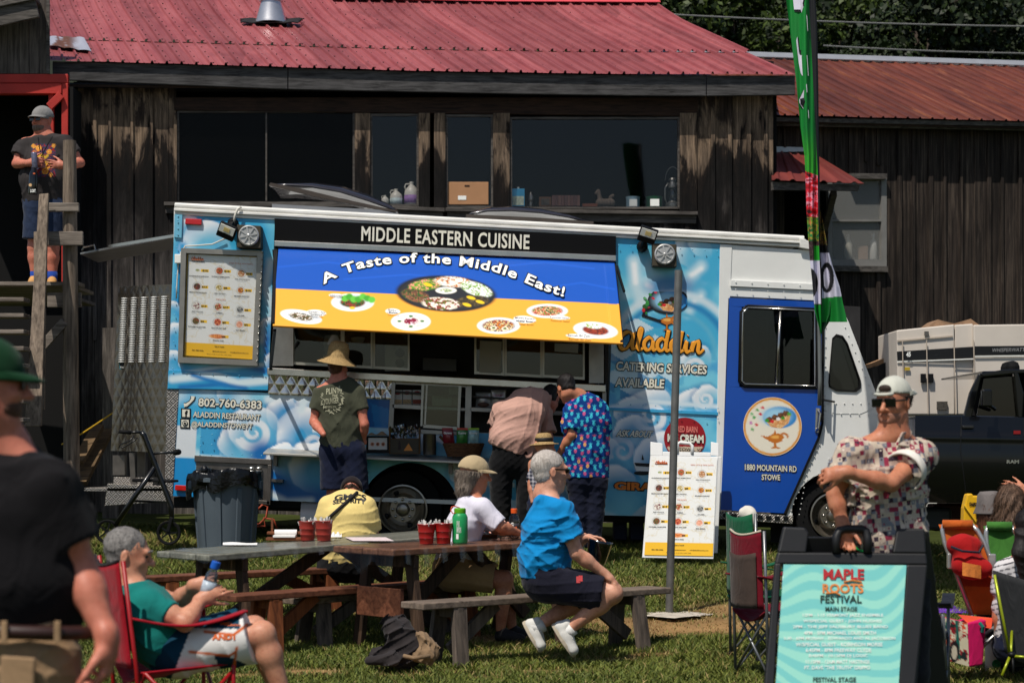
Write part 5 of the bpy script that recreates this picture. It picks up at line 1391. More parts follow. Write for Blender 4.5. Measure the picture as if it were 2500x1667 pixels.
def disc_sheet(name,cx,cy,r,d,fn,m,parent,base):
 nr,na=30,90;v=[(0,0)];fs=[]
 for i in range(1,nr+1):
  for k in range(na):v.append((i/nr*math.cos(2*math.pi*k/na),i/nr*math.sin(2*math.pi*k/na)))
 v=np.array(v);x=cx+v[:,0]*r;y=cy-v[:,1]*r
 p=np.stack([(x-CX)*(YT-d)/F,np.full(len(x),YT-d),(Y0-y)*(YT-d)/F],1)
 tris=[(0,1+k,1+(k+1)%na)for k in range(na)]
 q=[(1+(i-1)*na+k,1+i*na+k,1+i*na+(k+1)%na,1+(i-1)*na+(k+1)%na)for i in range(1,nr)for k in range(na)]
 me=fast_mesh(name,p,q,tris);pt=Pt(x,y,base);fn(pt);set_col(me,pt.c);me.materials.append(m);return link(name,me,parent)
def emblem(pt):
 pt.ell(1886,1041,71,70,(214,140,56),soft=.01);pt.ell(1886,1041,66,65,(236,228,208),soft=.02)
 pt.over(sstep(.5,.62,vnoise(pt.x,pt.y,8,5))*(pt.rad(1886,1041,70)>.9)*.5,(236,180,100));lamp_art(pt,1892,1040,.98)
disc_sheet('emblem',1886,1041,71.5,.046,emblem,PRINT,door,(236,228,208))
def put_text(parent,s,TL,TR,BL,m,d=.046,off=.02,out=None,outm=None,shear=0,sp=1.0,Y=YT):
 if out:
  B=MB();fit_text(B,s,quad_map(TL,TR,BL,Y,d),off,out,shear,sp);B.build('lettering',outm or LBLACK,parent)
 B=MB();fit_text(B,s,quad_map(TL,TR,BL,Y,d+.004),off,0,shear,sp);return B.build('lettering',m,parent)
put_text(door,'1880 MOUNTAIN RD',(1817,1132),(1943,1137),(1817,1147),CREAM,.046,.022,.06)
put_text(door,'STOWE',(1858,1157),(1903,1158),(1858,1171),CREAM,.046,.022,.06)
sp=[o for o in truck.children if o.name.startswith('side_panel')][0]
lp=[o for o in truck.children if o.name.startswith('lower_panel')][0]
put_text(lp,'802-760-6383',(486,971),(640,978),(485,992),CREAM,.026,.025,.05)
put_text(lp,'ALADDIN RESTAURANT',(473,1004),(637,1012),(472,1018),CREAM,.026,.018,.05)
put_text(lp,'@ALADDINSTOWEVT',(469,1028),(618,1034),(468,1044),CREAM,.026,.018,.05)
put_text(sp,'CATERING SERVICES',(1505,882),(1726,892),(1503,904),CREAM,.026,.03,.06)
put_text(sp,'AVAILABLE',(1503,922),(1622,926),(1501,944),CREAM,.026,.03,.06)
put_text(sp,'ASK ABOUT',(1506,1049),(1594,1052),(1504,1065),CREAM,.026,.03,.06,shear=.25)
put_text(sp,'GIRAFFE',(1500,1175),(1650,1180),(1499,1195),M('orange_lettering',(222,120,30),.5,bmp=0),.026,.05,.07)
# phone / social icons
def icon(kind,x,y,s):
 for m,g,d in((LBLACK,.07,.026),(CREAM,0,.030)):
  B=MB()
  def sq(x0,y0,x1,y1):
   B.prism([T(x0,y1,d),T(x1,y1+(x1-x0)*.05,d),T(x1,y0+(x1-x0)*.05,d),T(x0,y0,d)],(0,.002,0))
  e=s*g*2.2
  if kind=='phone':
   pts=[T(x-s*.42,y+s*.32,d),T(x-s*.2,y+s*.30,d),T(x+s*.14,y+s*.04,d),T(x+s*.34,y-s*.22,d),T(x+s*.36,y-s*.46,d)]
   k=YT/F;B.tube(pts,[(s*.17+e*.5)*k,(s*.13+e*.5)*k,(s*.09+e*.5)*k,(s*.13+e*.5)*k,(s*.17+e*.5)*k],8)
   for v in range(len(B.v)):B.v[v]=(B.v[v][0],YT-d+(B.v[v][1]-YT+d)*.04,B.v[v][2])
  else:sq(x-s*.45-e,y-s*.45-e,x+s*.45+e,y+s*.45+e)
  B.build('icon',m,lp)
 d=.034
 if kind=='f':
  B=MB();fit_text(B,'f',quad_map((x-s*.12,y-s*.32),(x+s*.22,y-s*.32),(x-s*.12,y+s*.45),YT,d),.06);B.build('icon',LBLACK,lp)
 if kind=='cam':
  for r0,r1,dd in((.34,.26,d),(.0,.0,d)):
   B=MB();
   if r0:B.lathe([(s*r0*YT/F,0),(s*r0*YT/F,.002)],T(x,y,d),(0,-1,0),20);B.build('icon',LBLACK,lp)
  MB().lathe([(s*.24*YT/F,0),(s*.24*YT/F,.002)],T(x,y,d+.004),(0,-1,0),20).build('icon',CREAM,lp)
  MB().lathe([(s*.14*YT/F,0),(s*.14*YT/F,.002)],T(x,y,d+.008),(0,-1,0),20).build('icon',LBLACK,lp)
icon('phone',462,980,28);icon('f',455,1008,20);icon('cam',453,1033,20)
# lamp logo and script name on the right panel
def logo(pt):
 pt.c[:]=np.nan
def logo_sheet():
 x0,x1,y0,y1=1562,1678,712,812;st=.9
 xs=np.arange(x0,x1,st);ys=np.arange(y0,y1,st);X,Y=np.meshgrid(xs,ys);nx=len(xs)
 pt=Pt(X.ravel(),Y.ravel(),(24,22,26));base=pt.c.copy();
 lamp_art(pt,1628,756,.92,True);pt.line([(1592,752),(1575,758),(1570,770),(1588,776),(1612,784)],3,(18,18,22),1);pt.ell(1575,748,7,6,(40,90,40));pt.ell(1571,757,4,5,(200,40,50));pt.ell(1580,742,5,5,(50,140,60))
 on=(np.abs(pt.c-base).sum(1)>2e-4)
 i=(np.arange(len(ys)-1)[:,None]*nx+np.arange(nx-1)[None,:]).ravel();q=np.stack([i,i+nx,i+nx+1,i+1],1);q=q[on[q].all(1)]
 d=.027;p=np.stack([(pt.x-CX)*(YT-d)/F,np.full(len(pt.x),YT-d),(Y0-pt.y)*(YT-d)/F],1)
 u,inv=np.unique(q,return_inverse=True);me=fast_mesh('lamp_logo',p[u],inv.reshape(q.shape));set_col(me,pt.c[u]);me.materials.append(PRINT);link('lamp_logo',me,sp)
logo_sheet()
SCRIPT={'a':([[(.62,.50),(.40,.62),(.12,.42),(.10,.14),(.30,.0),(.52,.16),(.64,.5),(.60,.18),(.68,.02),(.84,.10)]],.80),'A':([[(.95,.72),(.70,.86),(.34,.70),(.16,.36),(.26,.04),(.56,.04),(.86,.40),(1.02,.84),(.92,.34),(.98,.04),(1.20,.12)]],1.15),'l':([[(.0,.10),(.24,.50),(.40,1.0),(.26,.98),(.16,.5),(.14,.10),(.26,.0),(.42,.10)]],.42),'d':([[(.60,.48),(.38,.60),(.12,.42),(.10,.14),(.30,.0),(.52,.16),(.66,.56),(.78,1.02),(.64,.46),(.60,.14),(.70,.02),(.86,.10)]],.82),'i':([[(.04,.10),(.22,.56),(.18,.14),(.28,.0),(.44,.10)],[(.28,.80),(.32,.84)]],.42),'n':([[(.04,.10),(.22,.56),(.12,.0),(.30,.44),(.50,.56),(.54,.36),(.50,.10),(.62,.0),(.86,.20)]],.86)}
def script(parent,s,x0,y0,w,h,m,outm,d=.027,slope=.05,fn=None,r=.085):
 tot=sum(SCRIPT[c][1]for c in s);sc=w/tot
 for rr,mm,dd in((r*1.55,outm,d),(r,m,d+.006)):
  if mm is None:continue
  B=MB();x=0
  for c in s:
   for st in SCRIPT[c][0]:
   # smooth the stroke
    q=[V((a,b_,0))for a,b_ in st];fine=[]
    for i in range(len(q)-1):
     p0=q[max(i-1,0)];p1=q[i];p2=q[i+1];p3=q[min(i+2,len(q)-1)]
     for k in range(5):
      t=k/5;fine.append(.5*((2*p1)+(p2-p0)*t+(2*p0-5*p1+4*p2-p3)*t*t+(3*p1-p0-3*p2+p3)*t**3))
    fine.append(q[-1])
    def mp(p):
     X=x0+(x+p.x)*sc;return fn(X,y0+slope*(X-x0)-p.y*h,dd)if fn else T(X,y0+slope*(X-x0)-p.y*h,dd)
    pts=[mp(p)for p in fine];n=len(pts)
    ks=(pts[0]-mp(fine[0]+V((0,1/h,0)))).length
    wd=[]
    for i in range(n):
     a=fine[max(i-1,0)];b_=fine[min(i+1,n-1)];up=b_.y-a.y
     wd.append(rr*h*ks*(1.15 if up<0 else.75)*(.75 if i in(0,n-1)else 1))
    o=len(B.v);B.tube(pts,wd,8)
    yy=pts[0].y
    for k in range(o,len(B.v)):
     v_=B.v[k];B.v[k]=(v_[0],v_[1]if fn else YT-dd+(v_[1]-(YT-dd))*.06,v_[2])
   x+=SCRIPT[c][1]
  B.build('script_lettering',mm,parent,True)
script(sp,'Aladdin',1506,852,212,50,M('orange_script',(240,158,40),.5,var=.1,vs=12,bmp=0),LBLACK)
def ice(pt):
 pt.ell(1672,1068,51,46,(150,22,32),soft=.02);pt.over((np.abs(pt.y-1096)<6).astype(float)*(pt.rad(1672,1068,51,46)<1),(206,186,160));pt.over((pt.y>1102).astype(float),(30,24,26))
disc_sheet('ice_cream_badge',1672,1070,51,.026,ice,PRINT,sp,(150,22,32))
put_text(sp,'RED BARN',(1652,1039),(1702,1041),(1652,1054),M('pale_red',(224,120,110),.5,bmp=0),.032,.03)
put_text(sp,'ICE CREAM',(1629,1058),(1717,1062),(1629,1078),CREAM,.032,.05,.03)
put_text(sp,'STOWE, VT',(1650,1092),(1716,1095),(1650,1100),LBLACK,.032,.02)
def cup(pt):pass
B=MB();B.ball(T(1568,1154,.028),(.085,.004,.02));B.build('saucer',LBLACK,sp,True)
B=MB();B.prism([T(1546,1128,.03),T(1590,1131,.03),T(1583,1150,.03),T(1553,1149,.03)],(0,.002,0));B.build('cup',M('cup_white',(222,222,220),.5,bmp=0),sp)
B=MB();B.prism([T(1548,1129,.034),T(1588,1131,.034),T(1584,1139,.034),T(1552,1137,.034)],(0,.002,0));B.prism([T(1566,1122,.034),T(1572,1122,.034),T(1568,1108,.034)],(0,.002,0));B.build('coffee',LBLACK,sp)
# menu board painter (shared with the pavement sign)
ITEMS=[("ALADDIN'S PITA SANDWICH",'$15',.18,.155,[(120,150,60),(200,190,150),(90,120,50)],.6),("ALADDIN'S HUMMUS BOWL",'$16',.50,.150,[(210,120,60),(180,60,40),(90,110,50)],1),('BABA GHANOUJ BOWL','$16',.82,.165,[(190,130,80),(150,90,60),(220,190,150)],1),('MIDDLE EASTERN SALAD','$17',.18,.315,[(60,50,40),(130,50,40),(90,110,60)],1),('SPICY POTATO','$8',.50,.315,[(230,200,120),(150,130,60),(240,226,190)],.9),('MOUSSAKA EGGPLANT','$15',.82,.33,[(160,40,30),(210,150,60),(120,30,26)],.85),('BABA GHANOUJ','$17',.18,.505,[(230,222,206),(110,20,40),(236,230,216)],1),('HUMMUS','$17',.50,.505,[(230,210,170),(190,60,40),(80,110,50)],1),('FALAFEL','$6',.82,.52,[(150,150,146),(70,70,70),(170,170,166)],.9),('SHAWARMA CAULIFLOWER','$6',.18,.655,[(90,80,40),(150,70,40),(60,90,40)],1),("ZA'ATAR PITA CHIP",'$5',.50,.655,[(190,70,40),(230,130,80),(150,40,30)],1),('PITA BREAD','$2',.82,.665,[(236,170,140),(226,150,120),(244,200,176)],.95),('FRENCH FRIES','$4',.50,.795,[(230,130,60),(244,170,100),(206,100,40)],.9)]
def menu_paint(w,h):
 def fn(pt):
  x=pt.x/w;y=pt.y/h;k=w
  pt.over(sstep(.56,.6,vnoise(pt.x,pt.y,w*.12,6))*(1-sstep(.6,.64,vnoise(pt.x,pt.y,w*.12,6)))*.5,(214,196,150))
  pt.over((y>.872).astype(float),(242,188,40))
  for i,(nm,pr,cx,cy,cols,s)in enumerate(ITEMS):
   cx_=cx-.04;r=.066*s
   pt.rect((cx_+.05)*w,(cy-.014)*h,(cx_+.165)*w,(cy+.014)*h,(246,196,50))
   if nm=='FRENCH FRIES':pt.food(pt.disc(cx_*w,cy*h,.12*w,.022*h,0,.2),cols,.02*w,3);continue
   rh=r*w
   if i:pt.ell(cx_*w,cy*h,rh*1.06,rh*1.06,(176,176,172),soft=.05);pt.ell(cx_*w,cy*h,rh*.95,rh*.95,(232,230,224),soft=.05)
   pt.food(pt.disc(cx_*w,cy*h,rh*.78,rh*(.78 if i else.5),0,.1),cols,.022*w,i)
   for j in range(2):
    yy=cy+.068+.011*j;ww=.10-.02*j
    pt.over(.45*((np.abs(y-yy)<.0028)&(np.abs(x-cx_-.02)<ww))*(vnoise(pt.x,pt.y*0+j+i,w*.012,4,1)>.35),(90,90,90))
 return fn
OR=M('menu_orange',(206,100,40),.6,bmp=0);GR=M('menu_red',(206,120,90),.6,bmp=0)
def menu_text(fm,parent):
 """fm(u,v): u right, v DOWN, 0..1"""
 B=MB();B2=MB()
 def put(b,s,x0,y0,x1,hh,off=.03):fit_text(b,s,lambda u,v:fm(x0+(x1-x0)*u,y0+hh*(1-v)),off)
 put(B2,'INNA PITA & INNA BOWL',.60,.062,.955,.014,.0);put(B2,'MEZZES',.43,.425,.565,.014,.0)
 put(B,'FOOD TRUCK MENU',.05,.062,.24,.010)
 for i,(nm,pr,cx,cy,cols,s)in enumerate(ITEMS):
  L=.0118*len(nm);c=cx-.02;yy=cy+(.052 if nm!='FRENCH FRIES' else.036);put(B,nm,c-L/2-.01,yy,c+L/2+.01,.0095)
  put(B,pr,cx+.03,cy-.009,cx+.03+.026*len(pr),.018,.04)
 put(B,'Get In Touch!',.43,.888,.57,.012);put(B,'802 488 0606',.10,.938,.27,.010);put(B,'@aladdinstowevt',.40,.938,.60,.010);put(B,'info@aladdinstowe.com',.66,.938,.93,.010)
 put(B,"Don't miss us at the next stop",.32,.966,.68,.012,.0)
 B.build('lettering',LBLACK,parent);B2.build('lettering',GR,parent)
MB_W,MB_H=.62,1.0
mc=MB()
oq=[(446,608),(645,615),(632,894),(438,886)];iq=[(458,620),(631,627),(619,880),(450,873)]
for i in range(4):
 j=(i+1)%4;mc.prism([T(*oq[i],.10),T(*oq[j],.10),T(*iq[j],.10),T(*iq[i],.10)],(0,.09,0))
menu_case=mc.build('menu_case',M('case_alu',(150,146,138),.4,.6,var=.15,bmp=.1),truck)
MB().prism([T(*q,.035)for q in iq],(0,.02,0)).build('case_back',M('case_yellow',(196,158,30),.6,var=.1),menu_case)
pq=[T(463,622,.06),T(629,630,.06),T(620,878,.06),T(454,868,.06)]
mp_=painted('menu_sheet',pq,.0055,menu_paint(.66,1.0),PRINT,menu_case,(232,232,228),local=(.66,1.0))
def fm_case(u,v):p=pq[0]*(1-u)*(1-v)+pq[1]*u*(1-v)+pq[2]*u*v+pq[3]*(1-u)*v;return p+V((0,-.004,0))
menu_text(fm_case,mp_)
script(mp_,'Aladdin',470,636,30,8,OR,None,.066,.05)
MB().prism([T(*q,.085)for q in iq],(0,.003,0)).build('case_glass',glassmat('case_cover',(1,1,1),.25,1),menu_case)
B=MB()
for i in range(17):B.lathe([(.012,0),(.010,.02),(.004,.026)],T(644-i*.8,618+i*16.5,.1),(0,-1,0),8)
B.build('case_studs',CHROME,menu_case,True)
# speakers, floodlights, wiring
def speaker(cx,cy,s):
 b=MB().prism([T(cx-29*s,cy-27*s,.2),T(cx+29*s,cy-24*s,.2),T(cx+29*s,cy+30*s,.2),T(cx-29*s,cy+28*s,.2)],(0,.17,0)).build('speaker',M('speaker_box',(64,58,46),.8,var=.15),truck,bev=.006)
 c=T(cx,cy,.2);k=YT/F
 MB().lathe([(25*k*s,0),(25*k*s,.02),(22*k*s,.03),(20*k*s,.02)],c,(0,-1,0),32).build('speaker_ring',M('ring_grey',(180,180,178),.35,.3,bmp=.05),b,True,sharp=40)
 MB().lathe([(20*k*s,.0),(19*k*s,.012)],c,(0,-1,0),24).build('speaker_cone',BLK,b)
 B=MB()
 for i in range(8):
  a=2*math.pi*i/8+.2;u=V((math.cos(a),0,math.sin(a)))
  B.bar(c+u*4*k+V((0,-.026,0)),c+u*21*k*s+V((0,-.022,0)),.014,.012,(0,1,0))
 B.lathe([(5*k,.015),(5*k,.03),(2*k,.036)],c,(0,-1,0),16);B.build('speaker_grille',M('ring_grey',(180,180,178),.35,.3,bmp=.05),b)
speaker(614,581,1);speaker(1619,626,1)
def flood(cx,cy,bx_,by_,tilt):
 b=MB().lathe([(.055,0),(.055,.04),(.03,.07)],T(bx_,by_,.04),(0,-1,0),16).build('floodlight',BLK,truck,True,sharp=40)
 rot=Matrix.Rotation(R(tilt),3,'Y')@Matrix.Rotation(R(24),3,'X');c=T(cx,cy,.2)
 MB().box(c,(.175,.05,.15),rot).build('lamp_housing',BLK,b,bev=.008)
 MB().box(c+rot@V((0,-.03,.02 if tilt<0 else.025)),(.15,.012,.075),rot).build('lamp_lens',M('led_lens',(226,226,216),.25,bmp=.02),b)
 MB().box(c+rot@V((0,-.037,.02 if tilt<0 else.025)),(.06,.004,.04),rot).build('led_chip',M('led_yellow',(226,200,130),.4,bmp=0),b)
 MB().bar(T(bx_,by_,.1),c,.04,.04).build('swivel',BLK,b)
flood(561,570,571,548,24);flood(1578,579,1567,604,18)
B=MB();B.tube([T(591,508,.08),T(583,514,.1),T(577,530,.1),T(574,548,.1)],.012,8);B.tube([T(552,584,.06),T(520,598,.06),T(480,601,.06),T(455,602,.06),T(444,618,.06),T(438,640,.06),T(434,700,.06),T(433,730,.06)],.007,6);B.build('lamp_wire',M('wire_white',(206,202,190),.5,bmp=0),truck,True)
MB().box(T(438,634,.07),(.062,.06,.088)).build('junction_box',LWHITE,truck,bev=.006)
# roof hatches
def hatch(name,pts,dz,depth,m):
 """low domed lid: pts is its near edge in photo pixels (left to right)"""
 n=len(pts);B=MB();vs=[]
 for j in range(7):
  v=j/6
  for i in range(n):
   p=P(*pts[i],20.35)+V((0,depth*v,dz*math.sin(math.pi*v)*math.sin(math.pi*(i+.3)/n)));vs.append(p)
 B.add(vs,[(j*n+i,j*n+i+1,(j+1)*n+i+1,(j+1)*n+i)for j in range(6)for i in range(n-1)])
 return B.build(name,m,truck,True,solid=.02)
HB=M('smoked_acrylic',(44,42,48),.2,var=.25,bmp=.05,coat=.6);HF=M('hatch_frame',(70,62,56),.45,.3,var=.25)
hatch('roof_hatch',[(658,452),(700,452),(760,456),(830,468),(900,490),(950,508),(968,517)],.10,1.0,HB)
B=MB();B.prism([P(656,453,20.3),P(760,478,20.3),P(966,521,20.3),P(967,514,20.3),P(830,484,20.3),P(740,462,20.3),P(660,446,20.3)],(0,.04,0));B.build('hatch_lid_edge',HF,truck);B=MB();B.prism([P(664,498,20.3),P(920,512,20.3),P(968,518,20.3),P(966,532,20.3),P(664,508,20.3)],(0,.9,0));B.build('hatch_base',M('hatch_grey',(120,122,126),.5,.3,var=.1),truck)
B=MB()
vs=[(1138,532),(1150,522),(1190,515),(1250,514),(1320,519),(1390,530),(1448,545)]
hatch('roof_hatch',vs,.08,.9,HB);MB().prism([P(1136,534,20.3),P(1449,553,20.3),P(1449,541,20.3),P(1320,532,20.3),P(1138,523,20.3)],(0,.04,0)).build('hatch_lid_edge',HF,truck)
B=MB();B.prism([T(1700,572,-.5),T(1930,584,-.5),T(1930,578,-.5),T(1700,566,-.5)],(0,.6,0));B.build('roof_debris',M('roof_dirt',(96,92,84),.9,var=.3),truck)
# hatch on the far left held open (canopy over the rear door)
cn=MB();cn.prism([P(196,621,20.9),P(426,580,20.4),P(426,572,20.4),P(196,617,20.9)],(0,.9,0));cn.build('side_canopy',M('canopy_alu',(150,148,146),.35,.8,var=.2),truck)
cn=MB();cn.bar(P(266,602,20.6),P(426,576,20.3),.02,.03);cn.tube([P(200,612,20.85),P(204,604,20.85),P(230,598,20.8),P(233,612,20.8)],.009,6);cn.build('canopy_handle',CHROME,truck)
# open quilted rear door
DQ=[P(290,700,20.7),P(421,694,20.1),P(405,1104,20.1),P(271,1100,20.7)]
rd=MB();rd.prism(DQ[::-1],(0,.05,0));rdo=rd.build('rear_door',ALU,truck)
TL,TR,BR,BL=[np.array(q)for q in DQ];w_=np.linalg.norm(TR-TL);h_=np.linalg.norm(BL-TL)
def bul(u,v):
 a=u*w_/.115;b_=v*h_/.115*.62;p=np.abs(((a+b_)%1)-.5)*2;r=np.abs(((a-b_)%1)-.5)*2
 z=np.sqrt(np.clip(np.minimum(1-p,1-r),0,1))+.6*vnoise(u*w_,v*h_,.16,8);return np.concatenate([0*u,-.004-.006*z,0*u],1)
painted('quilted_face',DQ,.012,lambda pt:None,M('quilted_door_steel',(132,122,112),.24,.95,var=.2,vs=6,bmp=.06,bs=14),rdo,(150,150,150),bulge=bul,smooth=True)
for c in range(5):
 B=MB()
 for i in range(29):
  u=.13+.185*c;v=.075+.385*i/28;p=V(TL*(1-u)*(1-v)+TR*u*(1-v)+BR*u*v+BL*(1-u)*v)+V((0,-.035,0))
  B.ball(p,(.034,.024,.0078),10,6)
 B.build('louvre_column',M('louvre_white',(225,225,222),.35,.2,var=.05,bmp=0),rdo,True)
def badge(pt):
 pt.c[:]=lin((16,22,26));pt.ell(300,888,8,5,(40,150,110));pt.rect(291,883,309,885,(150,200,220));pt.rect(291,893,309,894.5,(150,200,220))
st=MB();st.prism([P(290,884,20.6),P(298,882,20.6),P(308,884,20.6),P(307,901,20.6),P(292,901,20.6)],(0,.004,0));sto=st.build('police_sticker',M('sticker_teal',(60,120,130),.5,bmp=0),rdo)
st=MB();st.prism([P(292,886,20.595),P(306,886,20.595),P(305,899,20.595),P(294,899,20.595)],(0,.002,0));st.build('sticker_face',LBLACK,sto);B=MB();fit_text(B,'POLICE',lambda u,v:P(294+11*u,898-4*v,20.588),.02);B.build('lettering',LWHITE,sto)
# hitch gear under the door
B=MB();B.bar(P(322,1105,20.5),P(326,1188,20.5),.05,.04);B.bar(P(345,1100,20.8),P(345,1180,20.8),.08,.03);B.box(P(292,1135,20.7),(.12,.1,.2));B.build('door_stay',DALU,truck)
# ------------------------------------------------------------------ picnic tables and benches
LA=V((.783,.62,0)).normalized()
CR=V((-.62,.783,0)).normalized()
def slab(B,o,L,Wd,th,dz=0.0,n=1,rough=0.0):
 """plank top: o is its near-left top corner"""
 for i in range(n):
  a=o+CR*(Wd*i/n+.004);b=o+CR*(Wd*(i+1)/n-.004);up=V((0,0,1))
  e=LA*L+V((0,0,dz));j=random.uniform(-rough,rough)
  B.pts8([a-up*th+LA*j,a+e-up*th,b+e-up*th,b-up*th+LA*j],[a+LA*j,a+e,b+e,b+LA*j])
def picnic_table(name,label,o,L,Wd,dz,top_m,leg_m,plank=5,brace=True,th=.045):
 t=thing(name,label,'picnic table',V((o.x,o.y,gz(o.x,o.y))))
 B=MB();slab(B,o,L,Wd,th,dz,plank,.01);B.build('tabletop',top_m,t,bev=.008)
 for f in(.13,.86):
  c=o+LA*(L*f)+V((0,0,dz*f-th));g=V((0,0,-1))
  for q in(.16,.84):
   a=c+CR*(Wd*q);b_=c+CR*(Wd*(.5+(q-.5)*1.5));b_.z=gz(b_.x,b_.y)-.01
   MB().bar(a,b_,.10,.045,LA).build('leg',leg_m,t,bev=.005)
  a=c+CR*Wd*.06;b_=c+CR*Wd*.94;MB().bar(a-V((0,0,.05)),b_-V((0,0,.05)),.045,.09).build('cross_beam',leg_m,t,bev=.005)
 for f,g2 in((.15,.5),(.84,.55)):
  a=o+LA*(L*f)+CR*Wd*.5;a.z=gz(a.x,a.y)+.18;b_=o+LA*(L*g2)+CR*Wd*.5+V((0,0,dz*g2-th));MB().bar(a,b_,.09,.045,CR).build('brace',leg_m,t,bev=.005)
 return t
def bench(name,label,o,L,Wd,leg_m,top_m,dz=0.0,th=.045,plank=1,group='plank benches'):
 t=thing(name,label,'bench',V((o.x,o.y,gz(o.x,o.y))),group)
 B=MB();slab(B,o,L,Wd,th,dz,plank,.0);B.build('seat',top_m,t,bev=.007)
 for f,s in((.14,1),(.86,-1)):
  c=o+LA*(L*f)+V((0,0,dz*f-th))
  for q in(.12,.88):
   a=c+CR*(Wd*q);b_=c+CR*(Wd*(.5+(q-.5)*1.55))-LA*.02*s;b_.z=gz(b_.x,b_.y)-.01
   MB().bar(a,b_,.045,.11,LA).build('leg',leg_m,t,bev=.004)
  MB().bar(c+CR*Wd*.02-V((0,0,.035)),c+CR*Wd*.98-V((0,0,.035)),.05,.07).build('cross_beam',leg_m,t,bev=.004)
  a=c+CR*Wd*.5;a.z=gz(a.x,a.y)+.10;b_=c+LA*(s*.40)+CR*Wd*.5+V((0,0,dz*s*.1));MB().bar(a,b_,.09,.04,CR).build('brace',leg_m,t,bev=.004)
 return t
GREENTOP=wood('painted_grey_green_planks',(150,150,138),(92,92,82),'x',.7,.55,.3);BRN=wood('brown_stained_wood',(146,104,80),(82,54,42),'x',.8,.6,.3)
REDW_=wood('red_stained_wood',(136,86,62),(74,40,28),'x',.8,.6,.3);DKL=wood('dark_leg_wood',(92,70,54),(40,30,24),'z',.8);GYB=wood('grey_bench_wood',(150,132,116),(78,68,60),'x',.8,.75,.5);GYL=wood('grey_leg_wood',(128,114,102),(60,54,50),'z',.8,.8,.4);RDL=wood('orange_brown_leg',(160,92,52),(84,44,26),'z',.8)
oA=V((-2.124,14.4,-.72));tA=picnic_table('picnic_table','long picnic table with grey green plank top under clear plastic, left of the two',oA,2.45,.77,.10,GREENTOP,DKL,4)
oB=V((-.815,14.1,-.668));tB=picnic_table('picnic_table','brown picnic table with red buckets and green bottle in front of the seated woman',oB,1.75,.76,.03,BRN,DKL,4)
MB().prism([oB+LA*.16+CR*.10+V((0,0,-.28)),oB+LA*.16+CR*.64+V((0,0,-.28)),oB+LA*.16+CR*.64+V((0,0,-.49)),oB+LA*.16+CR*.10+V((0,0,-.49))],-LA*.035).build('end_board',REDW_,tB,bev=.005)
PLAS=glassmat('clear_table_plastic',(.95,.95,.95),.45,.96,.15);PLAE=glassmat('plastic_edge_film',(.97,.97,.97),.10,.98,.3)
def cover(o,L,Wd,dz,t,over,drop):
 def f(u,v):
  x=-over+u*(L+over*1.2);y=-.02+v*(Wd+.04);z=.006+dz*x/L
  if x<0:z-=min(drop,-x*1.0)*(1+.35*math.sin(v*17));x*=.25
  return o+LA*x+CR*y+V((0,0,z+.0025*math.sin(u*40+v*7)*math.sin(v*23)))
 return MB().sheet(f,60,24).build('plastic_cover',PLAS,t,True)
cover(oB,1.75,.76,.03,tB,.14,.16);cover(oA,2.45,.77,.10,tA,.05,.05)
def skirt(o,L,dz,t,dep,seed):
 f=lambda u,v:o+LA*(u*L)-CR*(.012+.006*math.sin(u*70+seed))*(1+v)+V((0,0,.004+dz*u-v*dep*(1+.2*math.sin(u*19+seed))))
 MB().sheet(f,90,3).build('plastic_edge',PLAE,t,True)
skirt(oA,2.45,.10,tA,.06,2);skirt(oB,1.75,.03,tB,.11,5)
b1=bench('bench','red brown bench on the near side of the long green table',V((-1.9,14.1,-.985)),2.35,.26,RDL,REDW_,.04)
b2=bench('bench','reddish bench on the far side of the long green table, under the yellow shirted person',V((-2.76,15.2,-.925)),1.98,.25,RDL,REDW_,.01)
b3=bench('bench','grey plank bench with splayed legs behind the brown table, under the woman in white',V((-1.50,14.62,-1.045)),1.45,.27,GYL,GYB,.05)
b4=bench('bench','nearest grey plank bench carrying the man in the bright blue shirt',V((-.586,13.6,-1.0)),2.24,.27,GYL,GYB,.015)
def onA(u,v,dz=.008):return oA+LA*u+CR*v+V((0,0,.10*u/2.45+dz))
def onB(u,v,dz=.008):return oB+LA*u+CR*v+V((0,0,.03*u/1.75+dz))
def at_px(px,Y,z):return V(((px-CX)*Y/F,Y,z))
def on_top(o,L,dz,px,py):
 """point of a table top seen at a photo pixel"""
 d=V(((px-CX)/F,1,(Y0-py)/F));n=LA.cross(CR).normalized();n=((LA*L+V((0,0,dz))).cross(CR)).normalized();t=(o+V((0,0,.007))).dot(n)/d.dot(n);return d*t
RB=M('red_enamel',(158,26,24),.35,var=.12,vs=9,bmp=.06,coat=.2);STRAW=M('paper_straws',(214,210,204),.6,bmp=0)
def bucket(p,h,r,label,m):
 t=thing('bucket',label,'bucket',p,'red cutlery buckets')
 pr=[(r*.74,0),(r*.76,.004),(r*.82,h*.30),(r*.85,h*.31),(r*.84,h*.33),(r*.90,h*.62),(r*.93,h*.63),(r*.92,h*.65),(r,h),(r*1.04,h+.004),(r*1.0,h+.008),(r*.93,h-.004),(r*.80,h*.4),(r*.7,h*.3)]
 MB().lathe(pr,p,n=28).build('pail',m,t,True,sharp=50)
 B=MB()
 for i in range(22):
  a=random.uniform(0,6.28);q=random.uniform(0,.6)*r;c=p+V((math.cos(a)*q,math.sin(a)*q,h*.5));e=c+V((math.cos(a)*r*.5,math.sin(a)*r*.5,h*random.uniform(.52,.78)))
  B.bar(c,e,.010,.004,V((random.uniform(-1,1),1,0)))
 B.build('wrapped_straws',STRAW,t)
 return t
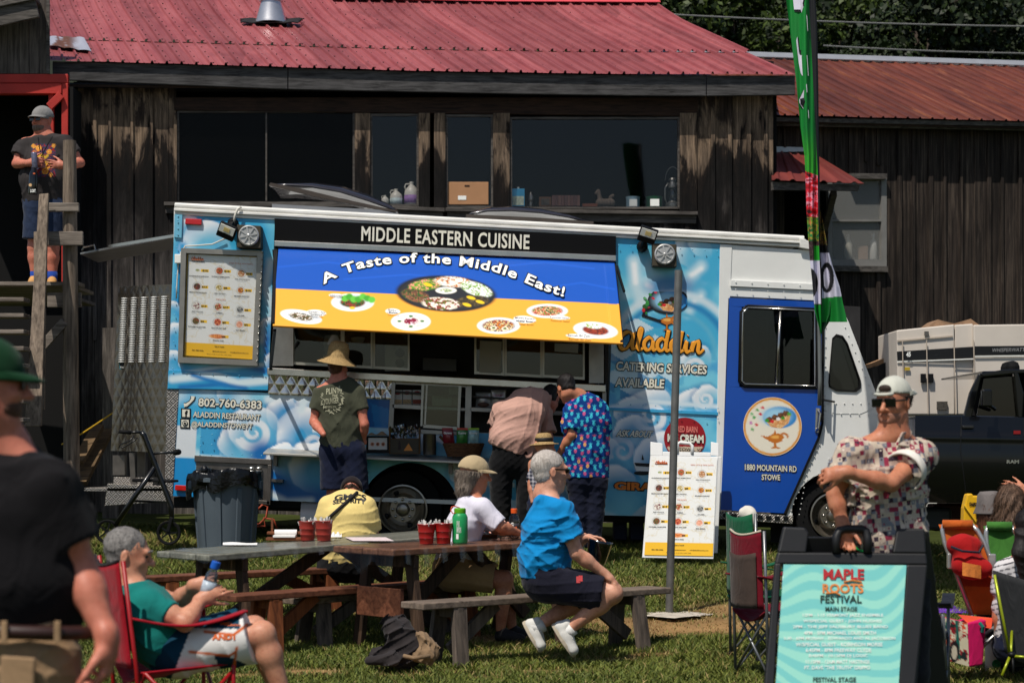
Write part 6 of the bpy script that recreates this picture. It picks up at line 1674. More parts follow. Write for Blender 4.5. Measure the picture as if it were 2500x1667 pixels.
for px,py,w,h,lb in((751,1318,43,44,'left red bucket of the pair on the long green table, straws barely showing'),(791,1319,43,46,'right red bucket of the pair on the long green table, full of white straws')):
 p=on_top(oA,2.45,.10,px,py);s=F/p.y;bucket(p,h/s,w/s/2,lb,M('red_enamel_dull',(148,44,34),.5,var=.12,vs=9,bmp=.06))
for px,py,w,h,lb in((1041,1327,44,46,'left red bucket of the pair beside the green bottle'),(1083,1326,44,47,'right red bucket of the pair, touching the green bottle')):
 p=on_top(oB,1.75,.03,px,py);s=F/p.y;bucket(p,h/s,w/s/2,lb,RB)
 # green bottle
p=on_top(oB,1.75,.03,1123,1325);s=F/p.y
gb=thing('water_bottle','green water bottle with lime lid and red strap on the brown table','water bottle',p)
r=.5*38/s;h=73/s
MB().lathe([(r*.9,0),(r,.012),(r,h*.86),(r*.86,h*.95),(r*.72,h)],p,n=24).build('body',M('green_plastic',(34,150,84),.4,var=.06,bmp=.03,coat=.2),gb,True,sharp=60)
MB().lathe([(r*.74,h),(r*.76,h+.006),(r*.76,h+.03),(r*.66,h+.036)],p,n=24).build('lid',M('lime_lid',(90,168,20),.4,bmp=0),gb,True,sharp=40)
MB().tube([p+V((-.0,-.01,h+.036)),p+V((-.035,-.015,h+.05)),p+V((-.06,-.02,h+.045)),p+V((-.066,-.03,h+.02)),p+V((-.05,-.03,h-.002)),p+V((-.03,-.03,h))],.004,6).build('strap',M('red_strap',(200,70,40),.5,bmp=0),gb,True)
def cyl_text(c,r,z0,a0,s,hh,wd,m,parent,off=.02):
 """upright lettering running up a bottle side"""
 B=MB()
 def f(u,v):a=a0+(v*hh)/r;return V((c.x+math.sin(a)*(r+.0015),c.y-math.cos(a)*(r+.0015),c.z+z0+u*wd))
 v0,f0=glyphs(s,off);lo=v0.min(0);hi=v0.max(0);q=(v0-lo)/(hi-lo)
 B.add([f(a,1-b_)for a,b_ in q],[tuple(reversed(x))for x in f0]);B.build('lettering',m,parent)
for k,s_ in enumerate(('VERMONT YOUTH','CONSERVATION','CORPS')):cyl_text(p,r,.075,-.42+k*.2,s_,.011,.085 if k<2 else.04,LWHITE,gb)
B=MB();a=-.32;B.prism([V((p.x+math.sin(a+d)*(r+.0015),p.y-math.cos(a+d)*(r+.0015),p.z+z))for d,z in((-.16,.03),(.16,.03),(.16,.068),(-.16,.068))],(0,-.0005,0));B.build('crest',LWHITE,gb)
# sports drink
p=on_top(oB,1.75,.03,1255,1314);s=F/p.y;r=.5*25/s;h=62/s
sd=thing('drink_bottle','clear sports drink bottle with orange cap by the blue shirted man','bottle',p)
MB().lathe([(r*.85,0),(r,.01),(r*.96,h*.3),(r*.88,h*.45),(r,h*.62),(r*.98,h*.8),(r*.55,h*.97),(r*.55,h)],p,n=20).build('body',glassmat('bottle_clear',(.75,.75,.78),2.2,.8,.06),sd,True)
MB().lathe([(r*.62,h),(r*.64,h+.03),(r*.55,h+.034)],p,n=16).build('cap',M('orange_cap',(232,92,30),.4,bmp=0),sd,True,sharp=40)
MB().lathe([(r*1.0,h*.36),(r*.99,h*.5),(r*1.01,h*.60)],p,n=20).build('label_band',M('dark_label',(60,60,64),.4,bmp=0),sd,True)
B=MB();fit_text(B,'G',lambda u,v:V((p.x-.026+.022*u,p.y-r-.004,p.z+h*.46+.034*v)),.05);B.build('lettering',LWHITE,sd)
B=MB();B.prism([V((p.x+.006,p.y-r-.003,p.z+h*.44)),V((p.x+.014,p.y-r-.003,p.z+h*.38)),V((p.x+.022,p.y-r-.003,p.z+h*.46)),V((p.x+.014,p.y-r-.003,p.z+h*.48))],(0,-.001,0));B.build('bolt_mark',M('orange_cap',(232,92,30),.4,bmp=0),sd)
# napkin holders
NAP=M('napkin_paper',(232,230,226),.9,var=.05,bmp=.05);HW=wood('holder_wood',(146,90,58),(90,52,34),'x')
def holder(o,L,dz,px,py,label,big=1.0):
 p=on_top(o,L,dz,px,py);t=thing('napkin_holder',label,'napkin holder',p)
 B=MB();B.box(p+V((0,0,.012)),(.30*big,.17*big,.022));B.build('base',HW,t,bev=.004)
 MB().box(p+V((-.01,-.02,.032)),(.17*big,.15*big,.018)).build('napkins',NAP,t,bev=.004)
 MB().box(p+V((.0,.02,.055)),(.30*big,.07,.022)).build('weight_bar',HW,t,bev=.004)
 MB().bar(p+V((-.115*big,.03,0)),p+V((-.115*big,.03,.17)),.016,.016).build('dowel',HW,t)
 return t,p
t_,p_=holder(oA,2.45,.10,700,1318,'wooden napkin holder with white napkins on the long green table')
MB().lathe([(.022,-.085),(.022,.085)],p_+V((-.005,-.015,.06)),(1,0,0),12).build('napkin_roll',NAP,t_,True,sharp=40)
holder(oB,1.75,.03,1175,1311,'wooden napkin holder on the brown table right of the green bottle',.8)
tag(MB().sheet(lambda u,v:on_top(oA,2.45,.10,544+u*84,1331-v*6)+V((0,0,.004+.004*math.sin(u*6)*v)),10,3).build('paper_sheet',NAP),'loose white paper lying on the left end of the green table','paper')
tag(MB().sheet(lambda u,v:on_top(oA,2.45,.10,862+u*100-v*20,1321-v*9)+V((0,0,.004)),10,3).build('paper_menu',M('pinkish_paper',(214,196,196),.8,var=.15,vs=20,bmp=0)),'pinkish printed sheet lying on the green table right of the buckets','paper')
tag(MB().sheet(lambda u,v:on_top(oA,2.45,.10,808+u*26,1312-v*4)+V((0,0,.005+.03*abs(math.sin(u*7))*v)),10,3).build('crumpled_napkin',NAP),'crumpled white napkin right of the two buckets on the green table','napkin')
# striped cloth on table B
def stripes(pt):pt.over((((pt.x*14+pt.y*5)%1)<.5).astype(float),(208,138,118));pt.over(vnoise(pt.x,pt.y,.12,2)*.25,(190,150,140))
c_=[on_top(oB,1.75,.03,1132,1302),on_top(oB,1.75,.03,1205,1278),on_top(oB,1.75,.03,1262,1296),on_top(oB,1.75,.03,1212,1312)]
sc_=painted('striped_cloth',c_,.01,stripes,attrmat('striped_cotton',.9,.1),None,(228,206,192),local=(1,1),smooth=True,bulge=lambda u,v:np.concatenate([0*u,0*u,.012+(.085+.02*np.sin(u*21+v*9))*np.sin(np.pi*np.clip(u,0.02,.98))**.5*np.sin(np.pi*np.clip(v,.02,.98))**.5+.008*np.sin(u*34+v*20)],1))
tag(sc_,'crumpled pink and white striped cloth bundle on the brown table','cloth')
# ------------------------------------------------------------------ trash can, rollator, cord
c=V((px_on(19.1,553),19.1,0));c.z=gz(c.x,c.y)-.01;k=19.1/F
can=thing('trash_can','grey ribbed trash can with black liner bag by the truck corner','trash can',c)
TG=M('grey_can_plastic',(80,90,98),.5,var=.08,vs=5,bmp=.05)
hh=(1325-1148)*k
MB().lathe([(.24,0),(.25,.01),(.296,hh*.94),(.30,hh),(.318,hh+.005),(.318,hh+.04),(.30,hh+.045),(.28,hh)],c,n=36).build('bin',TG,can,True,sharp=40)
B=MB()
for a in(-.75,-.12,.55,1.2,1.9,2.6,3.4,4.1,4.8):
 u=V((math.sin(a),-math.cos(a),0));B.bar(c+u*.250+V((0,0,.02)),c+u*.298+V((0,0,hh*.92)),.05,.028,u)
B.build('rib',TG,can,bev=.006)
B=MB();B.box(c+V((-.30,-.06,hh*.96)),(.09,.14,.09));B.box(c+V((.30,.0,hh*.96)),(.07,.14,.09));B.build('handle',TG,can,bev=.02)
BAG=M('bin_liner',(12,12,13),.28,var=.2,bmp=.5,bs=26,bd=.02)
def bagf(u,v):
 a=2*math.pi*u;f=.012*math.sin(a*9+3*v)+.010*math.sin(a*17+1)+.02*math.sin(a*3)
 prof=[(.27,-.05),(.30,.05),(.318,.09),(.335,.06),(.338,-.02),(.335,-.09)]
 t=v*(len(prof)-1);i=min(int(t),len(prof)-2);t-=i
 r=prof[i][0]*(1-t)+prof[i+1][0]*t+f;z=prof[i][1]*(1-t)+prof[i+1][1]*t
 z+=(.05*math.sin(a*2+.6)+.03*math.sin(a*5))*v-(.04 if v>.8 else 0)*math.sin(a*4+1)
 return c+V((math.sin(a)*r,-math.cos(a)*r,hh+.02+z))
MB().sheet(bagf,72,14).build('liner_bag',BAG,can,True)
B=MB();B.ball(c+V((-.24,-.12,hh+.08)),(.06,.05,.045));B.ball(c+V((-.18,-.16,hh+.11)),(.04,.04,.05));B.build('bag_knot',BAG,can,True)
# rollator
ro=thing('rollator','black folding rollator walker with seat parked left of the trash can','walker',G(345,18.7))
RF=M('black_frame_paint',(14,14,15),.3,var=.1,bmp=0,coat=.3)
def rp(px,py,d=0):return P(px,py,18.75+d)
for d,nm in((0,0),(.42,1)):
 B=MB();B.tube([rp(345,1055,d),rp(352,1062,d),rp(378,1130,d),rp(418,1235,d),rp(420,1285,d)],.024,8);B.tube([rp(378,1140,d),rp(330,1210,d),rp(282,1282,d)],.024,8)
 B.tube([rp(312,1055,d),rp(345,1055,d)],.012,8);B.tube([rp(372,1108,d),rp(395,1105,d),rp(430,1105,d)],.011,6);B.build('frame',RF,ro,True)
 for(x,y)in((262,1297),(412,1300)):
  cc=rp(x,y,d);w=MB().lathe([(.104,-.018),(.111,-.014),(.111,.014),(.104,.018),(.088,.014),(.088,-.014),(.104,-.018)],cc,(0,-1,0),24,cap=(0,0)).build('wheel',RUBBER,ro,True,sharp=40)
  B=MB()
  for q in range(5):a=q*1.257;B.bar(cc,cc+V((math.cos(a)*.08,0,math.sin(a)*.08)),.014,.014,(0,1,0))
  B.lathe([(.02,-.015),(.02,.015)],cc,(0,-1,0),10);B.build('spokes',BLK,w)
 B=MB();B.bar(rp(420,1262,d),rp(410,1298,d),.03,.05,(0,1,0));B.build('fork',BLK,ro,bev=.005)
 MB().tube([rp(290,1053,d),rp(320,1056,d)],.018,10).build('hand_grip',RUBBER,ro,True)
 MB().tube([rp(328,1064,d),rp(316,1076,d),rp(296,1084,d),rp(290,1092,d),rp(300,1092,d),rp(322,1080,d),rp(336,1068,d)],.006,6).build('brake_lever',RF,ro,True)
MB().tube([rp(428,1104,0),rp(436,1103,.2),rp(428,1104,.42)],.028,10).build('backrest',RUBBER,ro,True)
MB().prism([rp(322,1168,0),rp(418,1172,0),rp(418,1178,0),rp(322,1176,0)],(0,.42,0)).build('seat',RUBBER,ro,bev=.008)
B=MB();B.bar(rp(316,1222,0),rp(420,1226,.42),.02,.02);B.bar(rp(316,1222,.42),rp(420,1226,0),.02,.02);B.build('cross_brace',RF,ro)
oc=thing('orange_hose','coiled orange cord under the truck behind the trash can','cord',P(640,1290,19.6))
B=MB();B.tube([P(628,1245,19.7),P(640,1232,19.7),P(654,1236,19.7),P(650,1262,19.7),P(632,1280,19.7),P(606,1276,19.7),P(602,1268,19.7),P(622,1285,19.7),P(648,1284,19.7),P(644,1264,19.7),P(668,1268,19.7),P(676,1290,19.7)],.010,6);B.build('coil',M('orange_red_cord',(150,60,34),.6,bmp=0),oc,True)
# ------------------------------------------------------------------ steel pole, pavement menu sign
pb=gp(1633,1503)
pole=thing('steel_pole','bare galvanised steel pole standing in the lawn in front of the truck','pole',pb)
MB().tube([pb+V((0,0,-.05)),P(1643,1160,pb.y),P(1657,660,pb.y)],.031,16).build('tube',M('galvanised_pipe',(128,126,122),.45,.7,var=.2,vs=10,bmp=.15),pole,True,sharp=60)
def conc(u,v):
 a=2*math.pi*u;r=(.30+.05*math.sin(a*3)+.03*math.sin(a*7))*v;return pb+V((math.cos(a)*r+.02,math.sin(a)*r*.8,.03-.02*v*v+.012*mnoise.noise(V((math.cos(a)*r*9,math.sin(a)*r*9,1)))))
MB().sheet(conc,40,8).build('concrete_footing',M('rough_concrete',(180,170,156),.95,var=.3,vs=20,bmp=.6,bs=40),pole)
def aframe(name,label,q,Yt,Yb,back,panel_fn,bodymat,loc,cat='sign'):
 """q: px corners of the front leaf TL,TR,BR,BL; leans from Yb at the foot to Yt at the top"""
 t=thing(name,label,cat,loc)
 return t
mq=[(1590,1085),(1753,1112),(1741,1364),(1569,1361)]
mY=19.05
def mpt(px,py,d=0.0):
 t=(py-1085)/276.0;Y=mY+.30*(1-t)-.0;return P(px,py,Y-d)
ms=thing('sandwich_board','white sandwich board with printed menu standing on grass before the truck','sandwich board',gp(1655,1362))
WP=M('white_sign_plastic',(228,228,226),.4,var=.04,bmp=.03)
B=MB();B.prism([mpt(1588,1112),mpt(1754,1114),mpt(1742,1364),mpt(1568,1361)],(0,.035,0))
for(a,b2)in((1588,1618),(1736,1755)):B.prism([mpt(a,1112),mpt(b2,1113),mpt(b2,1082),mpt(a,1078)],(0,.035,0))
B.prism([mpt(1618,1113),mpt(1736,1114),mpt(1736,1104),mpt(1618,1102)],(0,.035,0))
B.build('front_leaf',WP,ms,bev=.006)
B=MB();B.tube([mpt(1654,1106),mpt(1654,1084),mpt(1660,1080),mpt(1684,1082),mpt(1690,1088),mpt(1690,1108)],.016,8);B.build('carry_handle',WP,ms,True)
B=MB();B.prism([mpt(1596,1112,-.45),mpt(1762,1114,-.45),mpt(1752,1350,-.62),mpt(1590,1347,-.62)],(0,.03,0));B.build('rear_leaf',WP,ms,bev=.006)
pq2=[mpt(1592,1116,.008),mpt(1751,1119,.008),mpt(1740,1357,.008),mpt(1573,1354,.008)]
mp2=painted('menu_print',pq2,.0055,menu_paint(.64,.98),PRINT,ms,(232,232,228),local=(.64,.98))
def fm2(u,v):p=pq2[0]*(1-u)*(1-v)+pq2[1]*u*(1-v)+pq2[2]*u*v+pq2[3]*(1-u)*v;return p+V((0,-.004,0))
menu_text(fm2,mp2)
script(mp2,'Aladdin',1600,1132,30,8,OR,None,.02,.01,fn=lambda x,y,d:mpt(x,y,.014))
# ------------------------------------------------------------------ festival board in front
fY=9.8
def fpt(px,py,d=0.0):
 t=(py-1290)/580.0;return P(px,py,fY+.32*(1-t)-d)
fs=thing('festival_board','black A-frame board with turquoise festival timetable in the right foreground','sandwich board',V((px_on(9.8,2050),9.8,-1.5)))
BP=M('black_sign_plastic',(22,22,24),.5,var=.2,vs=7,bmp=.12,bs=30)
B=MB()
B.prism([fpt(1908,1374),fpt(1880,1870),fpt(1850,1870),fpt(1893,1374)],(0,.05,0));B.prism([fpt(2214,1378),fpt(2265,1378),fpt(2215,1870),fpt(2180,1870)],(0,.05,0))
B.prism([fpt(1893,1376),fpt(2265,1378),fpt(2262,1350),fpt(1900,1348)],(0,.05,0));B.prism([fpt(1880,1860),fpt(2200,1860),fpt(2196,1900),fpt(1850,1900)],(0,.05,0))
B.prism([fpt(1900,1348),fpt(1968,1349),fpt(1975,1300),fpt(1966,1288),fpt(1914,1286)],(0,.05,0));B.prism([fpt(2180,1349),fpt(2262,1350),fpt(2258,1290),fpt(2190,1290)],(0,.05,0))
B.build('front_leaf',BP,fs,bev=.008)
B=MB();B.tube([fpt(2042,1350),fpt(2042,1310),fpt(2050,1294),fpt(2066,1291),fpt(2104,1291),fpt(2114,1297),fpt(2118,1312),fpt(2118,1350)],.022,10);B.build('carry_handle',BP,fs,True)
B=MB();B.prism([fpt(2232,1300,-.06),fpt(2268,1296,-.06),fpt(2345,1900,-.75),fpt(2230,1900,-.55)],(0,.05,0));B.prism([fpt(2232,1300,-.02),fpt(2262,1378,-.02),fpt(2224,1870,-.02),fpt(2216,1870,-.02)],(0,.1,0));B.prism([fpt(1930,1310,-.06),fpt(2262,1310,-.06),fpt(2300,1900,-.78),fpt(1900,1900,-.78)],(0,.04,0));B.build('rear_leaf',BP,fs,bev=.008)
fq=[fpt(1913,1377,.012),fpt(2213,1379,.012),fpt(2180,1880,.012),fpt(1880,1880,.012)]
def festp(pt):
 w=pt.x+.10*np.sin(pt.y*4.2+pt.x*2.5);f=pt.y*52+3.4*np.sin(pt.x*6.5+1.2+pt.y*2.5)+1.6*np.sin(pt.x*12-pt.y*5)-pt.x*34*(pt.y-.45)
 pt.over(sstep(.25,.45,np.sin(f*1.9)*.5+.5-.12),(118,198,194));pt.over(sstep(.5,1.05,pt.y)*.35,(120,170,130))
fp=painted('festival_print',fq,.007,festp,PRINT,fs,(150,216,200),local=(.59,.98))
def ff(x0,y0,x1,y1,d=.018):
 def f(u,v):return fpt(x0+(x1-x0)*u,y1+(y0-y1)*v,d)
 return f
def ft(s,x0,y0,x1,y1,m,off=.02):B=MB();fit_text(B,s,ff(x0,y0,x1,y1),off);B.build('lettering',m,fp)
MR=M('maple_red',(176,30,38),.6,bmp=0);MO=M('maple_orange',(216,130,60),.6,bmp=0);MG=M('festival_dark_green',(28,56,46),.6,bmp=0)
ft('MAPLE',2010,1388,2110,1414,MR,.035);ft('ROOTS',2008,1424,2108,1447,MO,.03);ft('FESTIVAL',2003,1452,2104,1471,MG,.02);ft('MAIN STAGE',2015,1480,2093,1491,MG,.02)
for i,(s_,hw)in enumerate((('12PM - 1:15 VERMONT JAZZ ENSEMBLE',98),('W/SPECIAL GUEST - JOHN HUGHES',96),('2PM - THE JEFF SALISBURY BLUES BAND',116),('4PM - 5PM MICHAEL LOUIS SMITH',88),('5:30 - 6PM MORIAH - EDWARDO AND AL JACOBSON',136),('W/SPECIAL GUEST - ROBINSON MORSE',106),('6:45PM - 8PM FREEWAY CLYDE',80),('8:45PM - 10:15PM DJ LOGIC',72),('11:15PM - 12AM MATT HASTINGS',78),('FT. DAVE "THE TRUTH" GRIPPO',80))):
 c_x=2054-i*1.1+(4 if i in(0,1)else 0);ft(s_,c_x-hw,1497+i*14.1,c_x+hw,1506+i*14.1,LWHITE,.012)
ft('FESTIVAL STAGE',1985,1652,2090,1664,MG,.02)
MB().tube([fpt(2016,1448,.02),fpt(2040,1446,.02),fpt(2052,1452,.02)],.004,6).build('swash',MO,fp);MB().tube([fpt(2060,1420,.02),fpt(2080,1416,.02),fpt(2104,1420,.02)],.004,6).build('swash',MO,fp)
# ------------------------------------------------------------------ feather flag
fl=thing('feather_flag','tall green feather banner with food pictures beside the cab mirror','banner',P(2004,1000,18.6))
FY=18.6
B=MB();B.tube([P(2000,990,FY+.06),P(2002,930,FY+.06),P(2000,800,FY+.08),P(1995,500,FY+.1),P(1985,200,FY+.1),P(1966,-120,FY+.1)],.018,10);B.build('flag_pole',M('flag_pole_grey',(120,122,120),.4,.5,var=.1),fl,True)
le=[(-130,1905),(0,1919),(100,1932),(200,1944),(310,1954),(380,1964),(420,1966),(520,1969),(620,1976),(680,1982),(760,1989),(815,2004)]
ri=[(-130,1968),(0,1976),(100,1981),(200,1986),(310,1992),(420,1997),(520,1998),(620,2001),(680,2004),(760,2005),(815,2006)]
def lx(y):return float(np.interp(y,[a for a,b in le],[b for a,b in le]))
def rx(y):return float(np.interp(y,[a for a,b in ri],[b for a,b in ri]))
def flag_paint(pt):
 y=pt.y;pt.over((1-sstep(280,420,y))*0+sstep(300,400,y)*(y<430)*.8,(60,170,40));pt.over((vnoise(pt.x,pt.y*.05,5,3)-.4)*.8*(y<430),(10,84,30))
 f=(y>418+(pt.x-1966)*.35).astype(float);pt.food(f*(y<640),[(60,20,20),(190,20,30),(226,40,60),(240,150,170),(160,14,24)],14,4)
 pt.food((y>530).astype(float)*(y<590),[(30,110,70),(110,150,40),(170,120,60),(60,120,50),(30,80,40)],9,8);pt.food((y>590).astype(float)*(y<640),[(60,40,40),(90,70,70),(50,36,36)],12,9)
 pt.rect(1988,600,2003,640,(40,160,50));pt.over((y>636).astype(float),(206,204,222));pt.over(((y>743)&(pt.x>0)).astype(float),(14,130,44));pt.rect(1900,741,2010,745,(70,50,46))
 r=pt.rad(1975,692,22,38);r2=pt.rad(1974,692,9,25);pt.over(((r<1)&(r2>1)).astype(float),(24,26,28))
def fgrid(name,L,Rr,y0,y1,nu,nv,fn,base,depth,ph,d0=0.0):
 v=np.linspace(0,1,nv+1);u=np.linspace(0,1,nu+1);U,Vv=np.meshgrid(u,v);U=U.ravel();Vv=Vv.ravel();y=y0+(y1-y0)*Vv
 x=np.array([L(a)for a in y])*(1-U)+np.array([Rr(a)for a in y])*U
 Y=FY-d0+depth*np.sin(U*6+ph+y*.006)+.4*depth*np.sin(U*13+y*.02)
 p=np.stack([(x-CX)*Y/F,Y,(Y0-y)*Y/F],1)
 i=(np.arange(nv)[:,None]*(nu+1)+np.arange(nu)[None,:]).ravel();me=fast_mesh(name,p,np.stack([i,i+nu+1,i+nu+2,i+1],1))
 pt=Pt(x,y,base);fn(pt);set_col(me,pt.c);me.materials.append(attrmat('flag_cloth',.6,.3));return link(name,me,fl,True)
ff_=fgrid('flag_cloth',lx,rx,-130,815,40,420,flag_paint,(18,128,50),.035,0)
def fold_paint(pt):
 y=pt.y;pt.food((y<600).astype(float),[(120,130,40),(60,60,40),(170,140,60),(90,60,50)],9,5);pt.over(((y>598)&(y<618)).astype(float),(22,24,28));pt.over((y>=618).astype(float),(200,198,216));pt.over((y>728+(pt.x-2004)*-.1).astype(float),(16,120,44))
 r=pt.rad(2019,678,17,37);r2=pt.rad(2018,680,7.5,26);pt.over(((r<1)&(r2>1)).astype(float),(24,26,28))
fr=[(500,2001),(600,2020),(650,2033),(700,2050),(740,2058),(786,2069)]
fgrid('flag_fold',lambda y:2002.0,lambda y:float(np.interp(y,[a for a,b in fr],[b for a,b in fr])),500,786,30,150,fold_paint,(90,90,60),.05,1.5,-.02)
fgrid('flag_fold',lambda y:float(np.interp(y,[735,770,810],[2004,2005,2008])),lambda y:float(np.interp(y,[735,770,800,810],[2040,2034,2016,2010])),735,810,12,30,lambda pt:None,(12,84,34),.03,2.5,-.10)
fgrid('flag_sleeve',lambda y:rx(y)-1,lambda y:rx(y)+float(np.interp(y,[-130,60,200,330,420,500,815],[12,16,12,6,4,4,1])),-130,815,4,120,lambda pt:None,(20,22,26),.01,0,.01)
def flagtext(s_,pts,m,d,off):
# letters run down the banner (turned a quarter turn)
 B=MB();(y0,y1,xa,xb)=pts
 def f(u,v):
  y=y0+(y1-y0)*u;a=lx(y)+(rx(y)-lx(y))*xa;b_=lx(y)+(rx(y)-lx(y))*xb;x=b_+(a-b_)*(1-v);U=(x-lx(y))/(rx(y)-lx(y))
  Y=FY+.035*math.sin(U*6+y*.006)+.014*math.sin(U*13+y*.02)-d;return P(x,y,Y)
 fit_text(B,s_,f,off);B.build('lettering',m,ff_)
for m,d,off in((LBLACK,.006,.10),(M('flag_white',(214,210,226),.6,bmp=0),.010,.03)):
 flagtext('Y',(-60,78,.30,.86),m,d,off);flagtext('J',(90,185,.24,.74),m,d,off);flagtext('V',(205,290,.08,.60),m,d,off)
 # ------------------------------------------------------------------ things on the barn window ledge
CRK=M('white_stoneware',(214,208,196),.35,var=.05,bmp=.03)
def jug(px,py,w,h,label,band):
 p=W(px,py,-.14);k=p.y/F;r=w*k/2;H=h*k;t=thing('jug',label,'jug',p,'white jugs on the ledge')
 MB().lathe([(r*.85,0),(r,H*.06),(r,H*.5),(r*.9,H*.66),(r*.45,H*.82),(r*.26,H*.88),(r*.26,H*.95),(r*.34,H)],p,n=20).build('body',CRK,t,True)
 MB().tube([p+V((-r*.25,0,H*.92)),p+V((-r*.8,0,H*.92)),p+V((-r*.95,0,H*.78)),p+V((-r*.75,0,H*.66))],r*.10,8).build('handle',CRK,t,True)
 if band:MB().lathe([(r*1.005,H*.06),(r*1.01,H*.42)],p,n=20).build('paper_label',M('jug_label',band,.6,var=.2,vs=20,bmp=0),t,True)
jug(940,501,18,24,'smallest white jug standing left on the window ledge',None);jug(922,500,9,14,'tiny jug stopper left of the small white jug',None);jug(967,501,30,39,'middle sized white jug with pale label on the ledge',(190,205,205));jug(1005,501,36,56,'largest white jug with purple label on the ledge',(150,112,170))
p=W(1141,504,-.16);k=p.y/F
bx_=thing('cardboard_box','brown cardboard box behind the barn window','box',p);MB().box(p+V((0,0,28*k)),(104*k,.3,55*k)).build('carton',M('cardboard',(168,124,88),.85,var=.08,bmp=.1),bx_,bev=.006)
MB().box(p+V((-12*k,-.153,17*k)),(20*k,.003,10*k)).build('shipping_label',LWHITE,bx_);MB().box(p+V((0,-.152,46*k)),(12*k,.003,4*k)).build('hand_hole',M('hole_dark',(60,40,28),.9,bmp=0),bx_)
p=W(1265,505,-.12);tn=thing('tin_can','blue rectangular tin on the left of the big barn window','tin',p)
MB().box(p+V((0,0,22*k)),(32*k,.07,43*k)).build('tin',M('tin_blue',(60,150,190),.35,.3,var=.1,bmp=0),tn,bev=.004);MB().box(p+V((0,-.037,14*k)),(28*k,.003,22*k)).build('picture',M('tin_picture',(180,190,170),.5,var=.4,vs=30,bmp=0),tn);MB().lathe([(.014,43*k),(.014,48*k)],p,n=10).build('cap',CRK,tn)
p=W(1296,505,-.12);S_f=SD();S_f.cone(p+V((0,0,.01)),p+V((0,0,.09)),.022,.018).cone(p+V((0,0,.09)),p+V((0,0,.13)),.026,.024).ell(p+V((0,0,.162)),(.014,.014,.018)).cone(p+V((.02,-.01,.12)),p+V((.01,-.02,.08)),.008,.007)
tag(put(S_f.mesh('figurine',.006),'figurine',M('pewter',(120,116,112),.35,.8,var=.2),None),'small pewter figurine beside the blue tin','figurine')
p=W(1331,505,-.14);pf=thing('picture_frame','small wooden picture frame behind the big barn window','picture frame',p);MB().box(p+V((0,0,12*k)),(30*k,.02,24*k)).build('frame',wood('frame_wood',(120,84,60),(70,46,32),'x'),pf,bev=.003);MB().box(p+V((0,-.012,12*k)),(20*k,.003,15*k)).build('picture',M('frame_picture',(60,50,40),.4,var=.5,vs=25,bmp=0),pf)
for i in range(9):
 p=W(1351+i*7.6,505,-.16);tag(MB().box(p+V((0,0,13*k)),(7.2*k,.16,26*k)).build('book',M('book_brown'+str(i%3),((88,58,54),(78,52,50),(96,66,60))[i%3],.7,var=.15),None,bev=.003),'brown book in the row of old volumes behind the big window','book','row of brown books')
p=W(1440,506,-.14);tag(MB().box(p+V((0,0,4*k)),(36*k,.12,7*k)).build('wooden_block',wood('block_wood',(140,80,60),(90,50,38),'x')),'flat reddish wooden block right of the row of books','block')
p=W(1478,506,-.14);S_h=SD();S_h.cone(p+V((-.07,0,.05)),p+V((.07,0,.05)),.05,.05).cone(p+V((-.06,0,.08)),p+V((-.085,0,.19)),.028,.022).cone(p+V((-.085,0,.19)),p+V((-.12,0,.165)),.02,.013).cone(p+V((.06,0,.12)),p+V((.09,0,.14)),.02,.02).cut(p,(0,0,-1))
tag(put(S_h.mesh('carved_horse',.007),'carved_horse',wood('carved_wood',(120,104,92),(76,66,60),'z'),None),'carved grey wooden horse on the barn window ledge','carving')
for px,lb,c1,w in((1545,'pale blue tin bucket on the barn window ledge',(150,180,196),34),(1597,'green round tin with white label left of the lantern',(30,96,60),40)):
 p=W(px,508,-.13);t=thing('round_tin',lb,'tin',p);MB().lathe([(w*k*.46,0),(w*k*.5,.01),(w*k*.5,24*k),(w*k*.52,25*k),(w*k*.52,27*k),(.01,27.5*k)],p,n=20).build('body',M('tin_'+str(px),c1,.4,.2,var=.12,vs=20,bmp=0),t,True,sharp=40)
 MB().box(p+V((0,-w*k*.5,11*k)),(w*k*.55,.01,17*k)).build('paper_label',LWHITE,t)
p=W(1642,508,-.13);ln=thing('lantern','grey kerosene lantern with wire bail at the right end of the ledge','lantern',p);LM=M('lantern_tin',(120,118,114),.4,.7,var=.2)
MB().lathe([(.085,0),(.09,.01),(.085,.05),(.05,.07),(.045,.08)],p,n=18).build('fuel_tank',LM,ln,True,sharp=40);MB().lathe([(.045,.08),(.06,.13),(.055,.19),(.035,.24)],p,n=18).build('glass_chimney',glassmat('lantern_glass',(.8,.8,.8),2,.8),ln,True)
MB().lathe([(.045,.24),(.05,.26),(.04,.29),(.03,.33),(.045,.335),(.03,.36)],p,n=18).build('hood',LM,ln,True,sharp=40)
B=MB()
for s_ in(-1,1):B.tube([p+V((s_*.07,0,.05)),p+V((s_*.092,0,.12)),p+V((s_*.09,0,.24)),p+V((s_*.05,0,.30))],.009,8)
B.build('side_tube',LM,ln,True);MB().tube([p+V((.09*math.cos(a),-.02,.30+.17*math.sin(a)+.02))for a in np.linspace(0,math.pi,16)],.003,5).build('bail',LM,ln,True)
